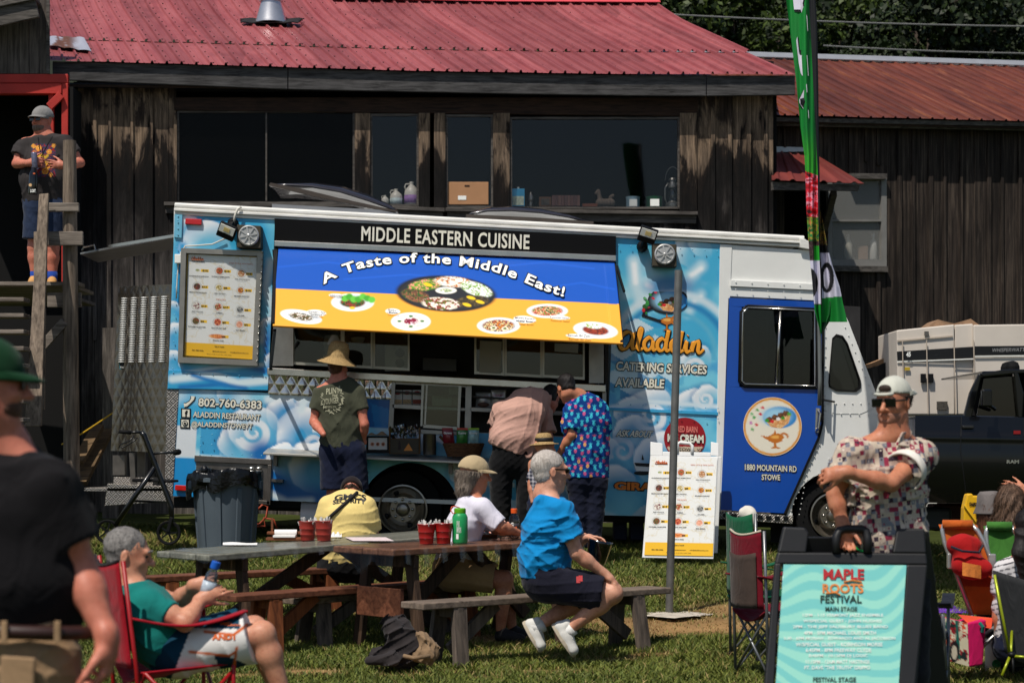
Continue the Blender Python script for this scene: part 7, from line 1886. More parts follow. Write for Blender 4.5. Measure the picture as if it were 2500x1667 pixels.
# ------------------------------------------------------------------ goods at the counter
def tpx(px,py,d):return T(px,py,d)
BOXW=M('carton_white',(206,202,194),.6,var=.05,bmp=0)
for i,(x,lb)in enumerate(((970,'left white and red carton of the three on the upper shelf'),(993,'middle white and red carton of the three on the upper shelf'),(1017,'right white and red carton of the three, nearest the sliding door'))):
 p=tpx(x,987,-.12);kk=YT/F;t=thing('tea_carton',lb,'carton',p,'cartons on the shelf')
 MB().box(p+V((0,0,18*kk)),(21.5*kk,.07,36*kk)).build('carton',BOXW,t,bev=.003);MB().ball(p+V((0,-.036,29*kk)),(8*kk,.003,4.5*kk)).build('red_oval',M('carton_red',(170,30,34),.5,bmp=0),t,True)
 MB().box(p+V((0,-.036,7*kk)),(20*kk,.003,11*kk)).build('picture',M('carton_pic'+str(i),((190,160,120),(180,150,110),(140,60,40))[i],.6,var=.5,vs=60,bmp=0),t)
kk=YT/F
for x,w,h,lb,c1 in((1180,40,38,'silver bag of sweets on the right shelf beside the pink shirt',(176,172,170)),(1217,38,44,'second silver bag standing partly behind the pink shirt',(190,182,180))):
 p=tpx(x,995,-.10);t=thing('snack_bag',lb,'bag',p);MB().sheet(lambda u,v:p+V(((u-.5)*w*kk*(1-.08*math.sin(v*3.1)),-.03*math.sin(math.pi*u)*math.sin(math.pi*(v*.9+.05)),v*h*kk)),10,10).build('pouch',M('foil_bag'+str(x),c1,.3,.5,var=.15,bmp=.3,bs=30),t,True,solid=.01)
 B=MB();fit_text(B,'DELIGHT',lambda u,v:p+V(((u-.5)*w*.7*kk,-.045,(.62+.14*v)*h*kk)),.02);B.build('lettering',M('bag_red',(150,40,60),.5,bmp=0),t);MB().ball(p+V((0,-.028,.2*h*kk)),(.36*w*kk,.012,.15*h*kk)).build('window',M('bag_content',(80,50,36),.6,var=.4,vs=50),t,True)
p=tpx(1078,990,-.14);t=thing('sweet_box','pale green box of turkish delight behind the sliding glass','box',p);MB().box(p+V((0,0,13*kk)),(48*kk,.08,26*kk)).build('carton',M('pale_green_box',(170,168,140),.7,var=.12,bmp=0),t,bev=.003)
B=MB();fit_text(B,'Turkish Delight',lambda u,v:p+V(((u-.5)*40*kk,-.043,(17+6*v)*kk)),.01);B.build('lettering',M('dark_green_ink',(50,70,40),.6,bmp=0),t)
p=tpx(1108,990,-.10);tag(MB().box(p+V((0,.05,22*kk)),(26*kk,.06,44*kk)).build('cake_box',M('beige_box',(150,142,120),.7,var=.15),None,bev=.003),'tall beige box behind the sliding glass','box')
# on the fold-down shelf
def shelf(px,d=.2):return T(px,1093+(px-655)*.0447,d)
p=shelf(926);t=thing('photo_frame','black framed white notice with three small pictures on the counter shelf','frame',p);MB().box(p+V((0,0,20*kk)),(56*kk,.05,42*kk)).build('frame',BLK,t,bev=.003);MB().box(p+V((0,-.028,22*kk)),(45*kk,.003,28*kk)).build('card',BOXW,t)
for i in range(3):MB().lathe([(4.5*kk,0),(4.5*kk,.002),(2.5*kk,.002),(2.5*kk,0)],p+V(((i-1)*13*kk,-.031,21*kk)),(0,-1,0),14).build('picture',M('icon_orange',(210,140,110),.6,bmp=0),t)
tag(MB().sheet(lambda u,v:p+V(((u-.5)*56*kk,(v-.5)*.12,42*kk+(.03+.02*math.sin(u*11))*math.sin(math.pi*v)*math.sin(math.pi*u))),14,6).build('paper_bag',M('brown_paper',(150,126,96),.9,var=.2),None,True),'crumpled paper bag lying on the black notice frame','bag')
p=shelf(991,.2);t=thing('cutlery_box','wooden box with painted sailing boat holding wrapped cutlery','box',p);MB().box(p+V((0,0,19*kk)),(73*kk,.14,38*kk)).build('box',wood('box_wood',(124,90,52),(84,58,34),'x'),t,bev=.003)
for s_ in(-1,1):MB().box(p+V((s_*36*kk,0,32*kk)),(3*kk,.14,64*kk)).build('side',wood('box_wood',(124,90,52),(84,58,34),'x'),t)
MB().box(p+V((0,-.072,19*kk)),(68*kk,.003,34*kk)).build('painted_front',M('box_paint',(58,52,38),.6,var=.2),t)
B=MB();B.prism([p+V((x*kk,-.075,z*kk))for x,z in((-2,8),(20,8),(10,26))],(0,-.001,0));B.build('sail',M('sail_orange',(206,130,54),.6,bmp=0),t);B=MB();B.prism([p+V((x*kk,-.075,z*kk))for x,z in((-16,10),(-8,10),(-10,32),(-14,32))],(0,-.001,0));B.build('lighthouse',M('lighthouse_dark',(40,26,22),.6,bmp=0),t)
B=MB()
for i in range(60):
 a=p+V((random.uniform(-32,32)*kk,random.uniform(-.06,.05),random.uniform(36,60)*kk));B.bar(a,a+V((random.uniform(-.03,.03),random.uniform(-.03,.03),random.uniform(.02,.07))),.02,.004,V((random.uniform(-1,1),random.uniform(-1,1),.2)))
B.build('wrapped_cutlery',glassmat('cellophane',(.5,.52,.55),3,.6,.12),t)
p=shelf(1051,.2);tag(MB().lathe([(15*kk,0),(16*kk,.01),(16*kk,50*kk),(16.6*kk,51*kk),(15*kk,50*kk),(14*kk,20*kk)],p,n=24).build('steel_canister',M('canister_steel',(120,116,108),.3,.9,var=.15),None,True,sharp=40),'brushed steel canister on the counter shelf left of the basket','canister')
p=shelf(1133,.2);bk_=thing('wicker_basket','brown wicker basket of snack packets on the counter shelf','basket',p);B=MB();WK=wood('wicker',(120,82,50),(62,38,22),'x',2.0,.7,.5)
for i in range(9):
 z=i*3.6*kk;rx_=(38+i*1.3)*kk;B.tube([p+V((math.cos(a)*rx_,math.sin(a)*.11+.004*math.sin(a*20+i*3.14),z+.006+.003*math.sin(a*20+i*3.14)))for a in np.linspace(0,2*math.pi,48)],2.4*kk,6)
B.build('weave',WK,bk_,True);MB().tube([p+V((-40*kk,0,30*kk)),p+V((-54*kk,0,46*kk)),p+V((-58*kk,0,50*kk))],.014,8).build('handle',WK,bk_,True)
for i,(dx,c1,lb,tilt)in enumerate(((-34,(120,20,34),'dark red snack packet in the wicker basket',-.10),(-4,(52,120,50),'green snack packet in the wicker basket',.02),(22,(150,190,190),'pale teal snack packet in the wicker basket',.05))):
 q=p+V((dx*kk,-.02+.02*i,26*kk));t=thing('snack_packet',lb,'packet',q);MB().sheet(lambda u,v:q+V(((u-.5)*26*kk+tilt*v*.2,-.025*math.sin(math.pi*u)*math.sin(math.pi*(v*.9+.05)),v*42*kk)),10,10).build('pouch',M('packet'+str(i),c1,.3,.1,var=.25,vs=20,bmp=.3,bs=30,coat=.3),t,True,solid=.01)
 B=MB();fit_text(B,'Gummy',lambda u,v:q+V(((u-.5)*20*kk+tilt*.14,-.036,(27+7*v)*kk)),.03);B.build('lettering',LWHITE,t);MB().box(q+V((tilt*.2,-.01,41*kk)),(26*kk,.016,5*kk)).build('header_strip',M('packet_top'+str(i),((150,30,40),(190,60,40),(150,190,40))[i],.4,bmp=0),t)
 # inside the truck
p=T(815,892,-.14);tag(MB().lathe([(.10,0),(.11,.01),(.12,.1),(.125,.11),(.10,.12),(.11,.2),(.12,.21),(.1,.3)],p,n=18).build('tub_stack',M('tub_white',(170,160,144),.5,var=.1),None,True,sharp=40),'stack of white food tubs inside the truck window','tubs')
p=T(968,908,-.14);t=thing('paper_sack','white paper sack with round stamps behind the serving window','bag',p);MB().box(p+V((0,0,.14)),(.24,.14,.26)).build('sack',M('sack_white',(176,172,164),.8,var=.12,bmp=.2),t,bev=.01)
for z in(.19,.09):MB().lathe([(.045,0),(.045,.003)],p+V((.03,-.072,z)),(0,-1,0),18).build('stamp',M('stamp_grey',(80,84,78),.6,bmp=0),t)
B=MB();B.prism([T(1020,860,-.9),T(1110,864,-.9),T(1110,900,-.9),T(1020,896,-.9)],(0,.3,0));tag(B.build('steel_oven',M('oven_dark',(50,50,50),.3,.7,var=.2),None,bev=.01),'dark steel oven seen deep inside the truck','oven')
tag(MB().lathe([(.05,0),(.07,.03),(.07,.05),(.0,.055)],T(868,832,-.3),n=16).build('lamp_shade_white',LWHITE,None,True),'white dish hanging inside the truck window','dish')
# ------------------------------------------------------------------ generator trailer and pickup
gY=19.6
gen=thing('generator','beige towable generator with black stripe behind the pickup cab','generator',P(2340,1300,gY))
BE=M('beige_steel',(206,196,184),.5,var=.07,vs=3,bmp=.05)
def gpx(px,py,d=0.0):return P(px,py,gY-d)
B=MB();B.prism([gpx(2189,806),gpx(2330,792),gpx(2331,1012),gpx(2192,1012)],(0,1.0,0));B.prism([gpx(2331,793,-.02),gpx(2376,790,-.02),gpx(2378,1012,-.02),gpx(2331,1012,-.02)],(0,1.0,0));B.prism([gpx(2377,793,.02),gpx(2620,790,.02),gpx(2620,1012,.02),gpx(2378,1012,.02)],(0,1.0,0));B.build('housing',BE,gen,bev=.012)
B=MB();B.prism([gpx(2190,858,.008),gpx(2376,846,.03),gpx(2376,873,.03),gpx(2191,880,.008)],(0,.008,0));B.prism([gpx(2380,845,.03),gpx(2620,843,.03),gpx(2620,864,.03),gpx(2380,867,.03)],(0,.008,0));B.build('black_stripe',LBLACK,gen)
B=MB();B.bar(gpx(2190,883,.012),gpx(2376,876,.035),.01,.01);B.bar(gpx(2380,870,.035),gpx(2620,867,.035),.01,.01);B.build('white_pinstripe',LWHITE,gen)
for m_,args in((LWHITE,('45',(2210,860),(2221,859),(2210,872))),(LWHITE,('MQ POWER',(2279,857),(2324,853),(2279,868))),(M('outline_grey',(150,150,150),.5,bmp=0),('WHISPERWATT',(2420,851),(2500,849),(2420,860)))):
 B=MB();fit_text(B,args[0],quad_map(*args[1:],gY,.05),.045 if m_ is LWHITE else.0,0,.25 if 'W' in args[0]else 0);B.build('lettering',m_,gen)
B=MB()
for x in(2203,2262,2329,2377):B.bar(gpx(x,830,.03),gpx(x+4,1010,.03),.009,.006)
B.bar(gpx(2190,832,.012),gpx(2326,820,.012),.012,.01);B.build('door_seam',M('seam_beige',(182,168,152),.5,bmp=0),gen)
for x in(2254,2272):MB().box(gpx(x,923,.03),(.05,.03,.085)).build('latch',BLK,gen,bev=.004)
MB().box(gpx(2300,990,.02),(.10,.02,.08)).build('vent_grille',M('grille_dark',(70,66,60),.6,var=.6,vs=60),gen)
MB().box(gpx(2262,814,.02),(.04,.02,.04)).build('hatch_catch',M('catch_grey',(110,106,100),.4,.5),gen);MB().box(gpx(2215,900,.02),(.05,.01,.03)).build('warning_label',M('warning_yellow',(190,160,40),.5,bmp=0),gen)
rk=MB();rk.prism([gpx(2262,800,-.2),gpx(2400,800,-.2),gpx(2370,778,-.2),gpx(2330,790,-.2),gpx(2290,780,-.2)],(0,.5,0));tag(rk.build('scrap_roofing',M('scrap_metal',(140,110,84),.7,var=.5,vs=9),None),'bent scrap roofing lying on top of the generator','scrap metal')
B=MB();B.prism([P(2130,886,20.3),P(2186,864,20.3),P(2186,872,20.3),P(2140,894,20.3)],(0,.5,0));tag(B.build('wooden_awning',M('raw_pine',(150,116,84),.8,var=.25)),'pale slanted plank shelf left of the generator','plank')
tag(MB().prism([P(2142,894,20.2),P(2190,872,20.2),P(2190,960,20.2),P(2150,960,20.2)],(0,.3,0)).build('tarp',M('tarp_black',(14,14,15),.8)),'black tarp hanging left of the generator','tarp')
pkY=17.6
pk=thing('pickup_truck','black pickup truck parked at the right edge under the generator','pickup truck',V((px_on(pkY,2420),pkY,gz(4,pkY))))
PB=M('black_car_paint',(6,6,7),.25,var=.1,bmp=.0,coat=.35,spec=.3)
def kp(px,py,d=0.0):return P(px,py,pkY-d)
B=MB()
body=[(2240,1014),(2330,1013),(2350,1012),(2352,1100),(2700,1108),(2700,1230),(2352,1225),(2230,1215),(2232,1050)]
B.prism([kp(*q)for q in[(2236,1014),(2346,1013),(2700,1022),(2700,1235),(2236,1222)]],(0,1.9,0));B.build('body',PB,pk,bev=.03)
def kd(y):return.015+.06*math.sin(math.pi*min(1,max(0,(y-1012)/222)))+.012*math.exp(-((y-1065)/9)**2)
MB().sheet(lambda u,v:kp(2234+u*466,1014+v*212+u*8,kd(1014+v*212)),20,40).build('body_side',PB,pk,True)
B=MB()
def kprism(q,d,t=.06):B.prism([kp(*x,d)for x in q],(0,t,0))
kprism([(2352,1024),(2368,960),(2390,912),(2398,912),(2372,1020)],.01);kprism([(2390,912),(2450,902),(2700,898),(2700,906),(2478,912),(2400,920)],.01);kprism([(2475,908),(2486,908),(2500,960),(2496,1020),(2486,1020)],.01);B.prism([kp(2398,906,-.05),kp(2640,900,-.05),kp(2640,905,-.05),kp(2398,911,-.05)],(0,1.7,0));B.build('cab',PB,pk,bev=.01)
f=MB();f.prism([kp(2384,1016,-.04),kp(2488,1018,-.04),kp(2482,918,-.04),kp(2402,924,-.04)],(0,.005,0));f.build('door_window',glassmat('car_glass',(.25,.27,.27),1.6,.5),pk)
B=MB();B.prism([kp(2360,1020,-.8),kp(2560,1020,-.8),kp(2560,906,-.8),kp(2400,910,-.8)],(0,.05,0));B.build('cab_lining',BLACK,pk)
B=MB();B.box(kp(2466,940,-.5),(.12,.3,.42));B.build('headrest_seat',RUBBER,pk,bev=.05)
B=MB();B.box(kp(2408,972,.22),(.085,.08,.15));B.bar(kp(2430,1000,.05),kp(2410,985,.2),.03,.03);B.build('wing_mirror',PB,pk,bev=.02)
MB().box(kp(2363,1042,kd(1042)+.01),(.10,.03,.03)).build('door_handle',M('handle_dark',(26,26,27),.3,coat=.4),pk,bev=.008)
B=MB();B.tube([kp(2347-2*min(1,(y-1016)/84)+max(0,y-1100)*.13,y,kd(y))for y in range(1016,1220,8)],.005,6);B.tube([kp(2500+max(0,y-1100)*.1,y,kd(y))for y in range(1022,1220,8)],.005,6);B.build('door_gap',LBLACK,pk)
for a in((2452,1122,2482,1131),):B=MB();fit_text(B,'RAM',quad_map((a[0],a[1]),(a[2],a[1]),(a[0],a[3]),pkY,kd(1126)+.008),.05);B.build('lettering',CHROME,pk)
MB().box(kp(2483,1055,kd(1055)+.004),(.06,.01,.03)).build('red_badge',M('badge_red',(130,20,22),.4,bmp=0),pk)
for x,Yw in((2510,17.7),):MB().lathe([(.26,-.2),(.38,-.18),(.39,-.02),(.30,.0)],kp(2560,1225,.04),(0,-1,0),30).build('tyre',RUBBER,pk,True)
B=MB();B.box(P(2265,1265,18.2),(.35,.4,.2));tag(B.build('storage_tub',M('dark_tub',(28,32,32),.5),None,bev=.03),'dark plastic tub on the grass in front of the pickup','tub')
tag(MB().box(P(2325,1262,18.4),(.40,.3,.24)).build('red_case',M('dark_red_case',(60,22,20),.6),None,bev=.02),'dark red case in the shade under the pickup','case')
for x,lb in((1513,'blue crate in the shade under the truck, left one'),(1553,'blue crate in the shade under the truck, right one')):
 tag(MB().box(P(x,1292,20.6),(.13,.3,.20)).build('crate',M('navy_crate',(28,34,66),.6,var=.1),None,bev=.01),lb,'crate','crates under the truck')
 # ------------------------------------------------------------------ people
SG=M('dark_lens',(10,10,11),.15,var=.05,bmp=0,coat=.5)
def fig(label,Y,head,hyaw,J,lat,spine,tone,shirt=None,pants=None,hpitch=0,hroll=0,hsize=1.0,hdy=0.0,big=1.0,h=.009,neck=None,hands=(),ears=True,jaw=1.0,base=None,shoes=None,group=None,extra=None,necr=.055):
 """J: joints as (px, py, dy); spine: list of (px, py, dy, depth radius, half width)"""
 j={k:P(v[0],v[1],Y+(v[2]if len(v)>2 else 0))for k,v in J.items()}
 lat=V(lat).normalized();sp=[(P(a,b,Y+c),d,w)for a,b,c,d,w in spine]
 b0=base or V((sp[0][0].x,sp[0][0].y,gz(sp[0][0].x,sp[0][0].y)))
 t=thing('person',label,'person',b0,group);H=Head(P(head[0],head[1],Y+hdy),hyaw,hpitch,hroll,hsize)
 S=SD();H.prims(S,ears,jaw)
 nb=P(*neck[:2],Y+(neck[2]if len(neck)>2 else 0))if neck else sp[-1][0]+V((0,0,.06))
 S.cone(H.at(-.022,0,-.055),nb,necr*hsize,(necr+.012)*hsize,.03)
 for(p,r,w),(q,r2,w2)in zip(sp[:-1],sp[1:]):S.cone(p,q,max(.03,r-.03),max(.03,r2-.03),.05,lat,(r+r2)/(w+w2))
 for a in 'lr':
  if a+'s' in j and a+'e' in j:
   arm(S,j[a+'s'],j[a+'e'],j.get(a+'w',j[a+'e']+V((0,0,-.2))),big);S.cone(nb,j[a+'s'],.05,.05,.05)
  if a+'h' in j and a+'k' in j and not(pants and pants.get('full')):leg(S,j[a+'h'],j[a+'k'],j.get(a+'a',j[a+'k']+V((0,0,-.4))),big)
 for(w,d,n,side,kw)in hands:
  w_=j[w];hand(S,w_,d,n,side,**kw)
 if extra:extra(S,j)
 body=put(S.mesh('body',h),'body',skin(tone),t)
 out=dict(t=t,H=H,body=body,j=j,sp=sp)
 if shirt:
  S=SD();e=shirt.get('e',.012)
  for(p,r,w),(q,r2,w2)in zip(sp[:-1],sp[1:]):S.cone(p,q,r+e,r2+e,.03,lat,(r+r2)/(w+w2))
  for a in 'lr':
   if a+'s' in j and a+'e' in j:
    s_,e_=j[a+'s'],j[a+'e'];f=shirt.get('sl',.62);c=s_.lerp(e_,f);d=(e_-s_).normalized();rr=shirt.get('sr',.070)*.88*big
    S.cone(s_,s_.lerp(e_,min(1.0,f+.06)),rr*.98,rr*shirt.get('flare',1.04),.045,clip=(c,d));S.cone(nb-V((0,0,.035)),s_,.048,rr*.80,.05)
  if 'hem' in shirt:hp=P(shirt['hem'][0],shirt['hem'][1],Y+(shirt['hem'][2]if len(shirt['hem'])>2 else 0));S.cut(hp,shirt.get('hn',(0,0,-1)))
  nk=nb+(H.at(-.02,0,-.06)-nb)*shirt.get('collar',.12);S.cut(nk,H.at(-.02,0,-.06)-nb)if shirt.get('cutneck',True)else None
  out['shirt']=put(S.mesh('shirt',shirt.get('h',h),shirt.get('wr',.0035),shirt.get('wrs',22)*2.2,shirt.get('seed',1),shirt.get('wd')),'shirt',shirt['m'],t)
  if shirt.get('collarpts'):
   B=MB();f=H.f;
   for s2 in(1,-1):
    c0=nb+H.r*(.065*s2)*hsize+H.f*.0+V((0,0,.015));B.prism([c0-H.f*.05,c0+H.f*.05,c0+H.f*.085-V((0,0,.06))-H.r*.02*s2,c0+H.f*.02-V((0,0,.075))+H.r*.02*s2],H.r*.012*s2)
   B.build('collar',shirt['m'],out['shirt'],bev=.004)
 if pants:
  S=SD();full=pants.get('full');e=pants.get('e',.012);tt=pants.get('t',.85)
  p,r,w=sp[0];S.cone(j['lh'],j['rh'],.095+e,.095+e,.05);S.cone(p,p+(sp[1][0]-p)*pants.get('up',.35),r+e*.6,r+e*.4,.05,lat,r/w)
  for a in 'lr':
   if a+'k' not in j:continue
   hp,kn=j[a+'h'],j[a+'k'];d=(kn-hp).normalized()
   if full:
    an=j[a+'a'];S.cone(hp,kn,(.098+e)*big,(.070+e)*big,.03);d2=(an-kn).normalized();S.cone(kn,an,(.070+e)*big,(.054+e)*big,.03,clip=(an-d2*.02,d2))
   else:S.cone(hp,hp.lerp(kn,tt+.1),(.100+e)*big,pants.get('fl',.088)*big,.03,clip=(hp.lerp(kn,tt),d))
  out['pants']=put(S.mesh('trousers' if full else 'shorts',pants.get('h',h),pants.get('wr',.004),pants.get('wrs',20)*2.2,pants.get('seed',2),pants.get('wd')),'trousers' if full else 'shorts',pants['m'],t)
 if shoes:
  for heel,toe,m,sole in shoes:shoe('shoe',m,t,heel,toe,sole=sole)
 return out
def paint_mesh(o,fn,base,m):
 me=o.data;n=len(me.vertices);c=np.empty(n*3,np.float32);me.vertices.foreach_get('co',c);c=c.reshape(-1,3)
 pt=Pt(CX+c[:,0]*F/c[:,1],Y0-c[:,2]*F/c[:,1],base);pt.p3=c;fn(pt);set_col(me,pt.c);me.materials.clear();me.materials.append(m)
CLOTHP=attrmat('printed_cotton',.85,.15,0,.25,220,.1)
FAIR=(200,142,114);TAN=(190,126,96);RUDDY=(196,122,100);PALE=(206,152,126)
# --- left foreground: black polo, green cap (seen from behind, looking right)
Yp=5.9
LM_=fig('man in black polo shirt and green cap in the left foreground, seen from behind',Yp,(-24,940),105,dict(rs=(122,1190),re=(194,1385,.05),rw=(262,1560,-.02),ls=(-190,1150,.1),le=(-240,1380,.1),lw=(-250,1560),rh=(80,1620,.02),lh=(-90,1620,.1),rk=(90,2000),lk=(-100,2000,.1),ra=(80,2320),la=(-100,2320,.1)),(1,.25,0),[(0,1590,.06,.135,.20),(4,1420,.05,.165,.245),(2,1250,.05,.145,.205),(-4,1150,.05,.085,.120)],RUDDY,dict(m=cloth('black_polo',(15,13,16)),sl=.68,sr=.078,hem=(0,1545),hn=(0,0,-1),wr=.006,wrs=16,collar=.25,seed=4),dict(m=cloth('khaki_cotton',(150,122,92)),full=True,wr=.005,up=.45,e=.02),neck=(2,1085,.05),hpitch=-4,h=.0075,big=1.18,hsize=1.0,necr=.066,hands=[('rw',(-.05,.05,-1),(-1,.1,.1),-1,dict(curl=(.75,.85,.9,.95),size=1.2,thumb=.5,spread=.04))])
H=LM_['H'];H.cap('cap',cloth('green_cap_cloth',(10,54,28)),LM_['t'],thick=.012,low=.028,h=.007,bl=.06);H.hair('hair',hairmat('short_dark_hair',(40,28,22),(70,52,42)),LM_['t'],.004,low=-.03,front=.01,wr=.002,maxu=.03)
H.glasses(LM_['t'],SG,hh=.019)
S=SD();A_=H.axes();S.ell(H.at(.030,0,-.058),(.0605,.066,.072),.02,A_);S.cut(H.at(.05,0,-.048),H.u-H.f*.5);S.cut(H.at(.0,0,0),-H.f);put(S.mesh('beard',.007,.002,90,3),'beard',hairmat('dark_beard',(54,34,26),(104,68,52)),LM_['t'])
B=MB();B.tube([P(x,1541+4*math.sin(x*.01),Yp-.165*math.sqrt(max(0,1-(x/225)**2))+.03)for x in range(-215,226,20)],.021,8);B.build('belt',M('brown_belt',(46,22,18),.5,bmp=.1),LM_['t'],True)
for x in(10,140):MB().box(P(x,1541,Yp-.165*math.sqrt(max(0,1-(x/225)**2))+.005),(.018,.012,.06)).build('belt_loop',cloth('khaki_cotton',(150,122,92)),LM_['t'],bev=.003)
B=MB();B.prism([P(0,1600,Yp-.155),P(85,1606,Yp-.15),P(82,1680,Yp-.15),P(0,1680,Yp-.155)],(0,.02,0));B.build('back_pocket',cloth('khaki_cotton',(150,122,92)),LM_['t'],bev=.006)
# --- man seated in the red chair
Yp=9.8
TM=fig('grey haired man in teal shirt sitting in the red folding chair holding a bottle',Yp,(316,1356),92,dict(rs=(368,1472,-.14),re=(452,1520,-.20),rw=(492,1462,-.08),ls=(350,1455,.20),le=(430,1470,.22),lw=(478,1428,.06),rh=(440,1590,-.09),lh=(440,1580,.12),rk=(640,1548,-.10),lk=(620,1535,.16),ra=(694,1705,-.08),la=(680,1690,.16)),(0,1,0),[(424,1588,0,.125,.17),(392,1550,0,.14,.175),(355,1490,0,.125,.18),(332,1450,0,.085,.16)],FAIR,dict(m=cloth('teal_cotton',(14,112,106)),sl=.60,sr=.076,wr=.006,wrs=17,hem=(448,1600),hn=(.85,0,-.5),seed=7),dict(m=cloth('sport_shorts',(226,222,218)),t=.86,fl=.125,wr=.006,wrs=16,e=.016),neck=(310,1428),hpitch=-8,h=.0075,hsize=1.02,necr=.062,jaw=1.08,hands=[('rw',(.75,.12,.45),(.3,.9,-.1),-1,dict(curl=(.25,.8,.9,1.0),size=1.0)),('lw',(.9,-.15,.1),(.1,-1,.0),1,dict(curl=(.5,.55,.6,.65),size=1.0))])
def sport(pt):
 x,y=pt.x,pt.y;u=x-432;W_=(226,222,218)
 pt.over((y<1532+(x-470)*.02).astype(float)*(x<585),(12,62,84));pt.over((x<440+(1600-y)*.40).astype(float),(10,56,78))
 pt.poly([(600,1620),(555,1600),(520,1595),(540,1640),(590,1650)],(14,50,70))
 OR_=(206,96,34);pt.line([(500,1541),(570,1549),(604,1524)],3.5,OR_,1.5);pt.line([(462,1590),(560,1600),(576,1590)],3,OR_,1.5);pt.line([(578,1580),(570,1640)],3,OR_,1.5);pt.line([(560,1520),(540,1522)],2.5,OR_,1)
paint_mesh(TM['pants'],sport,(226,222,218),CLOTHP)
wrap_text('lettering',[('AND1',(486,1580,546,1566))],M('orange_print',(210,96,30),.7,bmp=0),TM['pants'],TM['pants'],lambda u,v:P(u,v,Yp-.6),(0,1,0),off=.05)
wrap_text('lettering',[('VILLANOVA',(515,1546,560,1541))],M('orange_print',(210,96,30),.7,bmp=0),TM['pants'],TM['pants'],lambda u,v:P(u,v,Yp-.6),(0,1,0),off=.03)
H=TM['H'];H.hair('hair',hairmat('grey_short_hair',(92,88,85),(138,134,130)),TM['t'],.009,low=-.062,front=.052,wr=.003,seed=5);H.eyes(TM['t'],M('eye_dark',(30,24,22),.2,bmp=0))
MB().tube([H.at(.090,.045,.031),H.at(.099,.03,.036),H.at(.099,.014,.031)],.004,5).build('eyebrow',hairmat('grey_short_hair',(72,68,66),(150,146,142)),TM['t']);MB().tube([H.at(.090,-.045,.031),H.at(.099,-.03,.036),H.at(.099,-.014,.031)],.004,5).build('eyebrow',hairmat('grey_short_hair',(72,68,66),(150,146,142)),TM['t'])
for a in 'rl':
 an=TM['j'][a+'a'];MB().lathe([(.045,-.10),(.048,.0),(.05,.03)],an+V((0,0,-.03)),n=14).build('sock',cloth('white_sock',(226,224,220)),TM['t'],True);shoe('shoe',M('white_trainer',(210,208,204),.5),TM['t'],an+V((-.06,0,-.14)),an+V((.22,0,-.15)))
bp=P(514,1416,9.74);ax=V((.30,.0,.95)).normalized()
wb=thing('water_bottle','small clear bottle with blue cap held by the man in the red chair','water bottle',bp-ax*.08)
c=bp-ax*.09
MB().lathe([(.028,0),(.032,.01),(.033,.08),(.031,.10),(.026,.125),(.016,.14),(.016,.15)],c,ax,20).build('body',glassmat('pet_clear',(.85,.88,.9),2.6,.8,.06),wb,True);MB().lathe([(.0335,.02),(.0340,.085)],c,ax,20).build('label_band',M('bottle_label',(176,188,200),.4,var=.35,vs=40,bmp=0),wb,True);MB().lathe([(.021,.148),(.022,.155),(.022,.18),(.018,.184)],c,ax,18).build('cap',M('blue_cap',(24,92,190),.4,bmp=0),wb,True,sharp=40)
# --- man with backwards cap at the festival board
Yp=10.25
def checks():
 m,n,l,b=newmat('patchwork_check');vec=coords(n,l,(44,44,44),(0,R(6),R(8)))
 v=n.new("ShaderNodeTexVoronoi");v.distance='CHEBYCHEV';v.inputs['Randomness'].default_value=.12;l.new(vec,v.inputs['Vector']);v.inputs['Scale'].default_value=1.0
 sep=n.new("ShaderNodeSeparateColor");l.new(v.outputs['Color'],sep.inputs[0])
 rp=ramp(n,[(0,lin((190,174,156))),(.34,lin((176,156,144))),(.52,lin((140,48,70))),(.66,lin((58,46,58))),(.73,lin((120,122,130))),(.86,lin((198,182,166)))],'CONSTANT');l.new(sep.outputs[0],rp.inputs[0])
 rp2=ramp(n,[(0,lin((206,196,180))),(.4,lin((140,70,86))),(.6,lin((204,192,176))),(.8,lin((70,60,70)))],'CONSTANT');l.new(sep.outputs[1],rp2.inputs[0])
 g=n.new("ShaderNodeMath");g.operation='LESS_THAN';g.inputs[1].default_value=.20;l.new(v.outputs['Distance'],g.inputs[0])
 g2=n.new("ShaderNodeMath");g2.operation='GREATER_THAN';g2.inputs[1].default_value=.5;l.new(sep.outputs[2],g2.inputs[0]);g3=n.new("ShaderNodeMath");g3.operation='MULTIPLY';l.new(g.outputs[0],g3.inputs[0]);l.new(g2.outputs[0],g3.inputs[1])
 l.new(mix(n,l,g3.outputs[0],rp.outputs[0],rp2.outputs[0]),b.inputs['Base Color']);b.inputs['Roughness'].default_value=.85;b.inputs['Specular IOR Level'].default_value=.15
 return m
